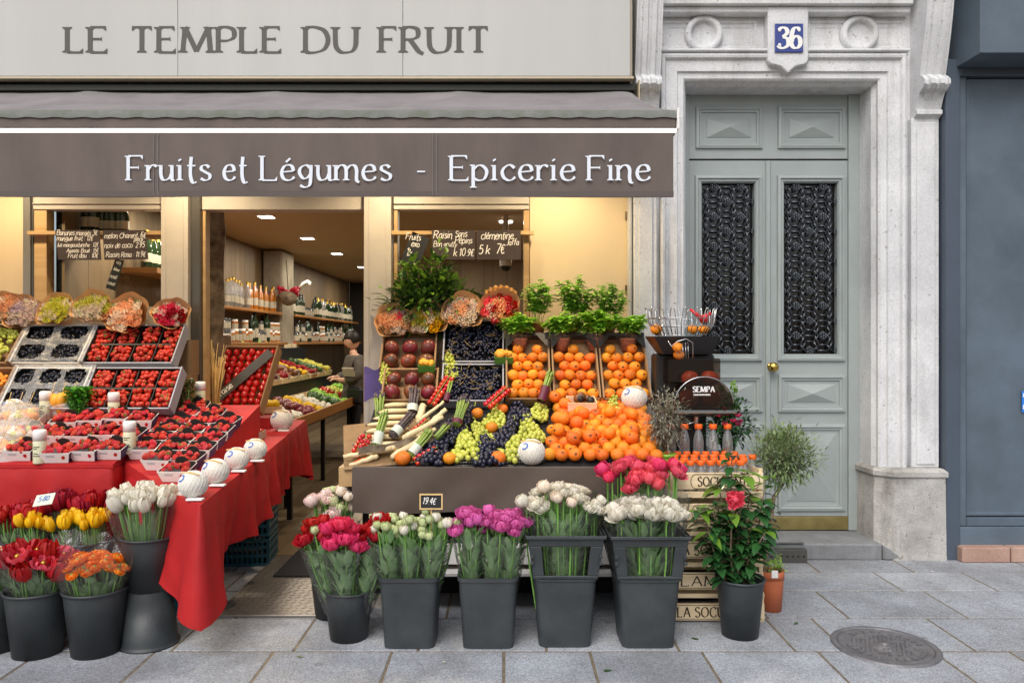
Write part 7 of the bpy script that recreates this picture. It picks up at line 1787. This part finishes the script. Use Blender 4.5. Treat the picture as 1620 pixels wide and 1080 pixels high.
mb.add(vs, [(0,1,5,4)[::-1], (1,2,6,5)[::-1], (2,3,7,6)[::-1], (3,0,4,7)[::-1], (8,9,13,12), (9,10,14,13), (10,11,15,14), (11,8,12,15), (4,5,6,7)[::-1], (12,13,14,15), (0,1,9,8), (1,2,10,9), (2,3,11,10), (3,0,8,11)]); jp('hopper', mb, 'black', 0)
mb = MB(); zb_, ztp = jz(530), jz(487); cxx = jX(1079)
def bell(k, n, f, oy=.02): a = 2*PI*k/n; return (cxx+.19*f*math.cos(a), oy+.145*f*math.sin(a))
for k in range(18):
    xa, ya = bell(k+.0, 18, .78); xb_, yb_ = bell(k+.0, 18, 1.0); xc, yc = bell(k+.30, 18, 1.12); xd, yd = bell(k+.6, 18, 1.0); xe_, ye_ = bell(k+.6, 18, .78)
    mb.tube([(xa, ya, zb_), (xb_, yb_, zb_+(ztp-zb_)*.45), ((xb_+xc)/2, (yb_+yc)/2, ztp-.012), (xc, yc, ztp), ((xd+xc)/2, (yd+yc)/2, ztp-.012), (xd, yd, zb_+(ztp-zb_)*.45), (xe_, ye_, zb_)], .0026, 5)
for zz, f in ((.0, .78), (.33, .93), (.62, 1.03)): mb.tube([(bell(k, 36, f)[0], bell(k, 36, f)[1], zb_+(ztp-zb_)*zz) for k in range(36)], .0026, 5, closed=True)
jp('wire_basket', mb, 'steel')
mb = MB()
for q in range(5): mb.tube([(jX(1062)+q*.016, -.135-.01*math.sin(q*PI/4), jz(542)), (jX(1062)+q*.016, -.15-.012*math.sin(q*PI/4), jz(566))], .002, 4)
mb.tube([(jX(1048), -.12, jz(537)), (jX(1054), -.15, jz(548)), (jX(1062), -.15, jz(540)), (jX(1075), -.16, jz(536)), (jX(1086), -.15, jz(542)), (jX(1086), -.15, jz(566))], .003, 5); jp('feed_chute', mb, 'steel')
serif_line('SEMPA', t, jX(1086), -.1525, jz(617), .03, jX(1119), M['white'], track=.2, thick=.24, thin=.10)
mb = MB(); x = jX(1087)
for q in range(12): wd = R.uniform(.003, .008); mb.box(x, x+wd, -.1525, -.152, jz(622.5), jz(620)); x += wd+.0025
jp('small_lettering', mb, 'white')
for k, (px, py, dy, lab) in enumerate([(1038, 521, .0, 'orange in the wire basket nearest the basil'), (1096, 521, -.01, 'small orange in the middle of the wire basket'), (1113, 521, .02, 'orange in the wire basket nearest the door'), (1072, 549, -.13, 'orange waiting in the wire feed chute'), (1074, 561, -.10, 'lower orange in the feed chute of the machine')]):
    orange((PX(px, JY+dy), JY+dy, PZ(py, JY+dy)), .032 if k != 0 else .034, lab, None, st=0)
t2 = thing('red_scoop', 'red plastic scoop sticking out of the wire basket', 'scoop', P(1108, 503, JY)); mb = MB(); mb.tube([(-.06, 0, .05), (-.02, 0, .02), (.02, 0, -.02)], [.008, .012, .02], 7); mb.ball((.03, 0, .0), .022, 8, 6, (1, .6, 1.2)); mb.tube([(.0, 0, -.02), (.06, .0, .03)], .010, 6); ob('body', mb.mesh('body', mat('red_plastic', '#c8242a', .35)), t2)

# plants around the machine
def plant(name, label, loc, crown, trunk, potm, pots, mats, parts=('leaves', 'trunk', 'pot')):
    t = thing(name, label, 'plant', loc)
    ob(parts[0], crown.mesh(parts[0], mats), t)
    if trunk: ob(parts[1], trunk.mesh(parts[1], M['twig']), t)
    if potm: ob(parts[2], potm, t, (0, 0, 0), (0, 0, 0), pots)
    return t
rr = random.Random(41); d = 4.08; x = PX(1052, d); mb = MB(); bush((0, 0, .30), .115, .09, .125, 1500, .028, .0075, None, rr, mb, (0, 0, .10), 0, 1, 40, .004, .2)
PG = pot_mesh(.04, .058, .09, 'herb'); plant('grey_shrub', 'wiry grey leaved shrub in a small green pot before the juice machine', (x, d, TZ-.03), mb, None, PG, 1.0, [M['dryleaf'], M['twig']])
rr = random.Random(42); d = 4.36; x = PX(1152, d); mb = MB(); bush((0, 0, .19), .14, .10, .11, 800, .04, .02, None, rr, mb, (0, 0, .07), 0, 1, 20, .003, .3); bush((.0, 0, .33), .06, .05, .07, 160, .04, .02, None, rr, mb, (0, 0, .2), 2, 1, 6, .003, .3)
for k in range(8): a = k*2.4; petals(mb, 8, .019, 40, 80, 34, 44, .7, .3, .1, .7, 3, rr, (.11*math.cos(a)*rr.uniform(.3, 1), -.07+.02*math.sin(a), .22+rr.uniform(-.04, .06)))
plant('azalea', 'pink flowering azalea with dark leaves beside the bottles', (x, d, ZTOP+.006), mb, None, POTB, .9, [M['camleaf'], M['twig'], M['youngleaf'], M['p_hot']])
# olive standard in a terracotta pot
rr = random.Random(43); d = 4.08; x = PX(1226, d-.06); top = Vector((PX(1240, d)-x, 0, PZ(715, d))); mb = MB(); bush(tuple(top), .165, .14, .15, 3000, .04, .0105, None, rr, mb, (top.x, 0, top.z-.15), 0, 1, 44, .004, .5)
tk = MB(); tk.tube([(-.03, 0, .12), (-.035, 0, .25), (-.005, .0, .42), (.015, .0, .60), (top.x-.005, 0, top.z-.17), (top.x, 0, top.z-.08)], [.014, .013, .011, .011, .010, .007], 8)
ol = plant('olive_tree', 'small olive tree with round silvery crown in a terracotta pot', (x, d, 0.001), mb, tk, pot_mesh(.054, .069, .215), 1.0, [M['olive'], M['twig']], ('crown', 'trunk', 'pot'))
mb = MB(); bush((0, 0, .235), .06, .05, .03, 90, .03, .016, None, rr, mb, (0, 0, .18), 0, 1, 10, .002, .5); bush((.045, 0, .27), .02, .02, .06, 60, .02, .005, None, rr, mb, (.04, 0, .14), 0, 1, 6, .002, .8); ob('low_weeds', mb.mesh('low_weeds', [M['herb2'], M['twig']]), ol)
mb = MB(); mb.box(-.022, .012, -.073, -.071, .19, .23); ob('white_tag', mb.mesh('white_tag', M['white']), ol)
mb = MB(); mb.lathe([(0, .188), (.061, .188)], 20); ob('soil', mb.mesh('soil', M['soil']), ol)
# camellia in a dark bucket
rr = random.Random(44); d = 3.73; x = PX(1182, d-.11); mb = MB(); br = MB()
bucket((x, d, 0.001), 'dark round bucket holding the camellia', sc=(.83, .83, .94))
for k, (tx, tz) in enumerate([(-.03, .88), (-.10, .70), (.05, .66), (.16, .62), (-.17, .50), (.10, .50), (-.06, .60), (.02, .78), (.0, .42), (-.14, .62), (.13, .74), (-.20, .60)]):
    b0 = Vector((rr.uniform(-.03, .0), rr.uniform(-.02, .02), .12)); p = Vector((tx, rr.uniform(-.10, .05), tz)); mid_ = b0.lerp(p, .55)+Vector((rr.uniform(-.03, .03), 0, .02)); br.tube([b0, mid_, p], [.006, .005, .0025], 5)
    for j in range(36):
        f = rr.uniform(.3, 1.02); q = b0.lerp(mid_, f*2) if f < .5 else mid_.lerp(p, f*2-1); a = rr.uniform(0, 6.28); o = Vector((math.cos(a)*.9, math.sin(a)*.9, rr.uniform(-.3, .5)))
        leaf(mb, q+o*.01, o, rr.uniform(.066, .098), rr.uniform(.042, .058), .35, 1 if (f > .93 and rr.random() < .6) else 0, .2, 4)
for k in range(14): a = rr.uniform(0, 6.28); leaf(mb, (.0, 0, .26), (math.cos(a), math.sin(a), rr.uniform(.1, 1)), rr.uniform(.09, .14), .045, .5, 0, .25, 4)
cm = thing('camellia', 'dark glossy leaved camellia with one red flower before the wooden crates', 'plant', (x, d, .02)); ob('leaves', mb.mesh('leaves', [M['camleaf'], M['youngleaf']]), cm); ob('stems', br.mesh('stems', M['twig']), cm)
ob('flower', head('peony', 'p_coral', 7), cm, (PX(1163, 3.62)-x, -.11, PZ(790, 3.62)-.02), (rad(80), 0, 0), .040)

# ------------------------------------------------------------------ doorway: plate, mat, hidden crates
t = thing('checker_plate', 'worn metal checker plate ramp at the shop doorway', 'plate', (-1.22, 4.5, .004)); mb = MB(); mb.box(-.30, .34, -.54, .55, -.003, .010); ob('sheet', mb.mesh('sheet', M['checker'], .003), t); mb = MB()
for i in range(16):
    for j in range(26):
        a = PI/4 if (i+j) % 2 else -PI/4; mb.box(-.014, .014, -.0032, .0032, .0101, .0125, 0, Matrix.Translation((-.28+i*.039, -.52+j*.041, 0)) @ Matrix.Rotation(a, 4, 'Z'))
ob('raised_pattern', mb.mesh('raised_pattern', M['checker']), t)
t = thing('door_mat', 'black rubber mat lying half on the metal plate', 'mat', (-1.10, 4.95, .0175)); mb = MB(); mb.box(-.30, .38, -.36, .5, 0, .008); ob('mat', mb.mesh('mat', M['mat'], .003), t)
def plastic_crate(loc, rz, label):
    t = thing('plastic_crate', label, 'crate', loc, (0, 0, rz)); mb = MB(); w_, d_, h_ = .40, .30, .17
    for zz in (0, .055, .11, .155):
        mb.box(-w_/2, w_/2, -d_/2, -d_/2+.008, zz, zz+.018); mb.box(-w_/2, w_/2, d_/2-.008, d_/2, zz, zz+.018); mb.box(-w_/2, -w_/2+.008, -d_/2+.0085, d_/2-.0085, zz, zz+.018); mb.box(w_/2-.008, w_/2, -d_/2+.0085, d_/2-.0085, zz, zz+.018)
    for q in range(13): x = -w_/2+.012+q*(w_-.024)/12; mb.box(x-.006, x+.006, -d_/2+.001, -d_/2+.007, .0182, .1548); mb.box(x-.006, x+.006, d_/2-.007, d_/2-.001, .0182, .1548)
    for q in range(9): y = -d_/2+.015+q*(d_-.03)/8; mb.box(-w_/2+.001, -w_/2+.007, y-.006, y+.006, .0182, .1548); mb.box(w_/2-.007, w_/2-.001, y-.006, y+.006, .0182, .1548)
    mb.box(-w_/2+.01, w_/2-.01, -d_/2+.01, d_/2-.01, .002, .008); ob('grid_box', mb.mesh('grid_box', M['teal']), t)
plastic_crate((-1.80, 4.12, .002), .15, 'teal plastic crate under the red cloth behind the white tulips')
plastic_crate((-1.72, 5.0, .002), .1, 'teal plastic crate under the red table near the doorway')
plastic_crate((-1.72, 5.0, .19), .1, 'second teal plastic crate on top of the one near the doorway')

# ------------------------------------------------------------------ produce counter along the shop wall
ct = thing('produce_counter', 'tiered dark produce counter running along the wall inside the shop', 'counter', (-2.4, 7.8, .012))
def cpart(nm, m, *b):
    mb = MB(); mb.box(*b); return ob(nm, mb.mesh(nm, M[m], .004), ct, (2.4, -7.8, -.012))
cpart('front_board', 'shelf', -1.80, -1.775, 6.4, 10.4, .68, .78); cpart('lower_tier', 'black', -2.36, -1.801, 6.4, 10.4, .66, .72); cpart('middle_tier', 'black', -2.72, -2.361, 6.4, 10.4, .66, 1.06); cpart('tier_edge', 'shelf', -2.375, -2.3615, 6.4, 10.4, 1.061, 1.10)
cpart('upper_tier', 'black', -3.02, -2.721, 6.4, 10.4, .66, 1.36)
for y in (6.5, 7.8, 9.1, 10.3):
    for x in (-1.86, -2.9): cpart('leg', 'black', x-.02, x+.02, y-.02, y+.02, .013, .659)
kinds = [('tomato', .03), ('orange', .035), ('p_yellow', .028), ('ggrape', .03), ('herb', .035), ('p_white', .03), ('mango', .04), ('plum', .032), ('p_crimson', .03), ('apricot', .03), ('laurel', .035), ('p_lime', .035)]
nmz = {'tomato': 'red tomatoes', 'orange': 'oranges', 'p_yellow': 'yellow lemons', 'ggrape': 'green grapes', 'herb': 'green lettuces', 'p_white': 'white mushrooms', 'mango': 'dark mangoes', 'plum': 'dark plums', 'p_crimson': 'crimson radishes', 'apricot': 'apricots', 'laurel': 'dark green courgettes', 'p_lime': 'lime green apples'}
seq = [[0, 5, 6, 2, 5, 10, 4, 0, 3, 4], [1, 0, 9, 7, 8, 6, 2, 8, 10, 11]]
for tier in range(2):
    for k in range(10):
        m, r = kinds[seq[tier][k]]; y = 6.6+k*.38; xx, zz, tn = ((-2.07, .735, 'lower') if tier == 0 else (-2.54, 1.066, 'upper'))
        t = heap_tray((xx, y, zz), .34, .46, m, r, f'{ordn[k]} tray from the doorway on the {tn} tier, heaped with {nmz[m]}', 100+tier*20+k, 'crate', 34, PI/2, .06, 'produce_tray', 'tray')
        t.rotation_euler = (0, rad(16), 0); t.rotation_euler = Euler((rad(18), 0, PI/2))
        mb = MB(); mb.box(-.03, .03, -.002, .002, 0, .05); ob('price_tag', mb.mesh('price_tag', M['label_white']), t, (0, -.24, .05), (-.3, 0, 0))
for k in range(10):
    m, r = kinds[(k*5+3) % 12]; heap_tray((-2.87, 6.6+k*.38, 1.362), .34, .24, m, r*.85, f'{ordn[k]} small tray from the doorway on the top tier, heaped with {nmz[m]}', 150+k, 'crate', 22, PI/2, .05, 'produce_tray', 'tray')
for k, (x, y, m, r, lab) in enumerate([(-1.95, 5.42, 'p_white', .026, 'tray of white mushrooms behind the large netted melon'), (-1.86, 5.95, 'p_yellow', .03, 'tray of lemons on the inner red table corner'), (-2.12, 5.30, 'herb', .03, 'tray of green salad beside the straw bundle')]):
    heap_tray((x, y, TZC+.004 if y < 5.5 else .885), .22, .18, m, r, lab, 170+k, 'crate', 20, .2, .05)
mb = MB(); mb.box(-.9, -.45, 6.6, 8.6, .012, .55); one('box_stack', mb.mesh('box_stack', M['shelf'], .01), 'low wooden display bench across the aisle inside the shop', 'bench')

# ------------------------------------------------------------------ customer
def skin_mesh(name, verts, edges, radii, mats, sub=2, root=0):
    me = bpy.data.meshes.new(name); me.from_pydata(verts, edges, []); o = bpy.data.objects.new(name, me); COL.objects.link(o)
    sk = o.modifiers.new('s', 'SKIN'); sv = me.skin_vertices[0].data
    for i, r in enumerate(radii): sv[i].radius = (r, r) if not isinstance(r, tuple) else r
    sv[root].use_root = True; o.modifiers.new('u', 'SUBSURF').levels = sub
    bpy.context.view_layer.update(); out = bpy.data.meshes.new_from_object(o.evaluated_get(bpy.context.evaluated_depsgraph_get())); bpy.data.objects.remove(o)
    out.materials.clear()
    for m in mats: out.materials.append(m)
    out.polygons.foreach_set('use_smooth', [True]*len(out.polygons)); return out
d = 9.2; pxc = PX(561, d); HT = PZ(524, d)
ps = thing('person', 'shopper with short dark hair in a grey coat carrying a dark shoulder bag, looking down', 'person', (pxc, d, .012), (0, 0, rad(-62)))
k = HT/1.56
V = [(0,0,.86),(0,0,1.0),(0,0,1.16),(0,-.01,1.27),(0,-.03,1.34), (.15,0,1.22),(.19,.0,1.02),(.12,-.18,.96),(.05,-.24,.98), (-.15,0,1.22),(-.19,0,1.02),(-.11,-.2,.98),(-.03,-.25,1.0), (.08,0,.80),(.085,-.01,.46),(.09,.02,.09),(.09,-.10,.03), (-.08,0,.80),(-.085,-.01,.46),(-.09,.02,.09),(-.09,-.10,.03)]
E = [(0,1),(1,2),(2,3),(3,4),(2,5),(5,6),(6,7),(7,8),(2,9),(9,10),(10,11),(11,12),(0,13),(13,14),(14,15),(15,16),(0,17),(17,18),(18,19),(19,20)]
RD = [.13,.115,.12,.05,.048,.055,.045,.034,.024,.055,.045,.034,.024,.085,.055,.04,.035,.085,.055,.04,.035]
body = skin_mesh('body', [tuple(c*k for c in v) for v in V], E, [r*k for r in RD], [M['skin'], M['trouser']])
for p in body.polygons: p.material_index = 1 if p.center.z < .85*k else 0
ob('body', body, ps)
V2 = [(0,0,.62),(0,0,.80),(0,0,1.0),(0,0,1.17),(0,0,1.25),(.16,0,1.215),(.205,.0,1.02),(.13,-.17,.965),(-.16,0,1.215),(-.205,0,1.02),(-.12,-.19,.985)]
ob('coat', skin_mesh('coat', [tuple(c*k for c in v) for v in V2], [(0,1),(1,2),(2,3),(3,4),(3,5),(5,6),(6,7),(3,8),(8,9),(9,10)], [r*k for r in (.20,.175,.15,.15,.09,.072,.066,.055,.072,.066,.055)], [M['coat']], 2, 2), ps)
hd = MB()
def headf(u, v):
    a = 2*PI*u; th = PI*v; x, y, z = .072*math.sin(th)*math.cos(a), .09*math.sin(th)*math.sin(a), .112*math.cos(th)
    if y < 0: y -= .006*math.exp(-((z+.06)/.03)**2)*(1 if abs(x) < .04 else 0); y -= .016*math.exp(-(x/.012)**2-((z+.012)/.02)**2)
    x *= 1-.22*max(0, -z/.112)
    return (x, y, z)
hd.grid(headf, 28, 20, wrap=True)
for sx in (-1, 1): hd.ball((sx*.028, -.083, .01), .009, 8, 6, (1, .5, .6), 1); hd.ball((sx*.073, .01, -.005), .02, 8, 6, (.35, .7, 1.2))
hd.ball((0, -.088, -.055), .016, 8, 6, (1.3, .4, .35), 2)
ho = ob('head', hd.mesh('head', [M['skin'], M['hair'], M['p_crimson']]), ps, (0, -.035*k, 1.44*k), (rad(18), 0, 0), k)
hr = MB(); hr.grid(lambda u, v: ((.083+.004*math.sin(u*70))*math.sin(v*2.0)*math.cos(2*PI*u), .012+(.098+.004*math.sin(u*50))*math.sin(v*2.0)*math.sin(2*PI*u), .012+.118*math.cos(v*2.0) + (.06 if math.sin(2*PI*u) < -.35 else 0)*max(0, v-.5)*2), 36, 14, wrap=True)
ob('hair', hr.mesh('hair', M['hair']), ho)
for sx, (hx, hy, hz_) in ((1, (.05, -.24, .98)), (-1, (-.03, -.25, 1.0))):
    mb = MB(); mb.ball((0, 0, 0), .032, 10, 8, (.9, 1.2, .5))
    for q in range(4): mb.tube([(-.02+q*.0135, -.03, 0), (-.021+q*.014, -.055-.006*(q in (1, 2)), -.008), (-.02+q*.0135, -.068-.01*(q in (1, 2)), -.026)], [.0085, .008, .006], 6)
    mb.tube([(sx*-.025, .0, 0), (sx*-.045, -.02, -.005), (sx*-.045, -.04, -.015)], [.011, .009, .007], 6)
    ob('hand', mb.mesh('hand', M['skin']), ps, tuple(c*k for c in (hx, hy, hz_)))
mb = MB(); mb.cbox((0, 0, 0), (.26, .10, .20)); bag = one('shoulder_bag', mb.mesh('shoulder_bag', M['black'], .03), 'dark shoulder bag hanging at the side of the shopper', 'bag', (pxc+.06, d-.22, .80), (0, 0, rad(-35)))
mb = MB(); mb.cbox((0, 0, 0), (.17, .02, .11)); one('paper_packet', mb.mesh('paper_packet', M['label_white'], .008), 'pale paper packet held by the shopper', 'packet', (pxc-.02, d-.27, 1.08), (.3, 0, rad(-25)))

# fallen leaves and petals on the slabs
lf_ = MB(); leaf(lf_, (0, 0, 0), (1, 0, .05), .04, .02, .05, 0, .15, 4); FL = lf_.mesh('fallen_leaf', M['laurel'])
lp_ = MB(); leaf(lp_, (0, 0, 0), (1, 0, .05), .018, .014, .05, 0, .3, 3); FP = lp_.mesh('fallen_petal', M['p_white'])
for k, (px, py, me, nm, lab) in enumerate([(700, 1048, FP, 'fallen_petal', 'white petal on the slab below the magenta peony bucket'), (830, 1040, FP, 'fallen_petal', 'white petal on the slab between the square and handled buckets'), (1105, 1012, FL, 'fallen_leaf', 'green leaf on the slab beside the camellia bucket'), (1262, 985, FL, 'fallen_leaf', 'green leaf on the slab beyond the terracotta pot'), (330, 1010, FP, 'fallen_petal', 'white petal on the slab near the red cloth tip'), (955, 1062, FL, 'fallen_leaf', 'green leaf at the bottom edge below the handled buckets'), (1475, 905, FP, 'fallen_petal', 'pale speck of petal on the slab before the stone plinth'), (480, 1040, FL, 'fallen_leaf', 'green leaf on the slab before the metal plate')]):
    y = GD(py); one(nm, me, lab, 'leaf' if nm == 'fallen_leaf' else 'petal', (PX(px, y), y, .004), (0, 0, k*1.3))
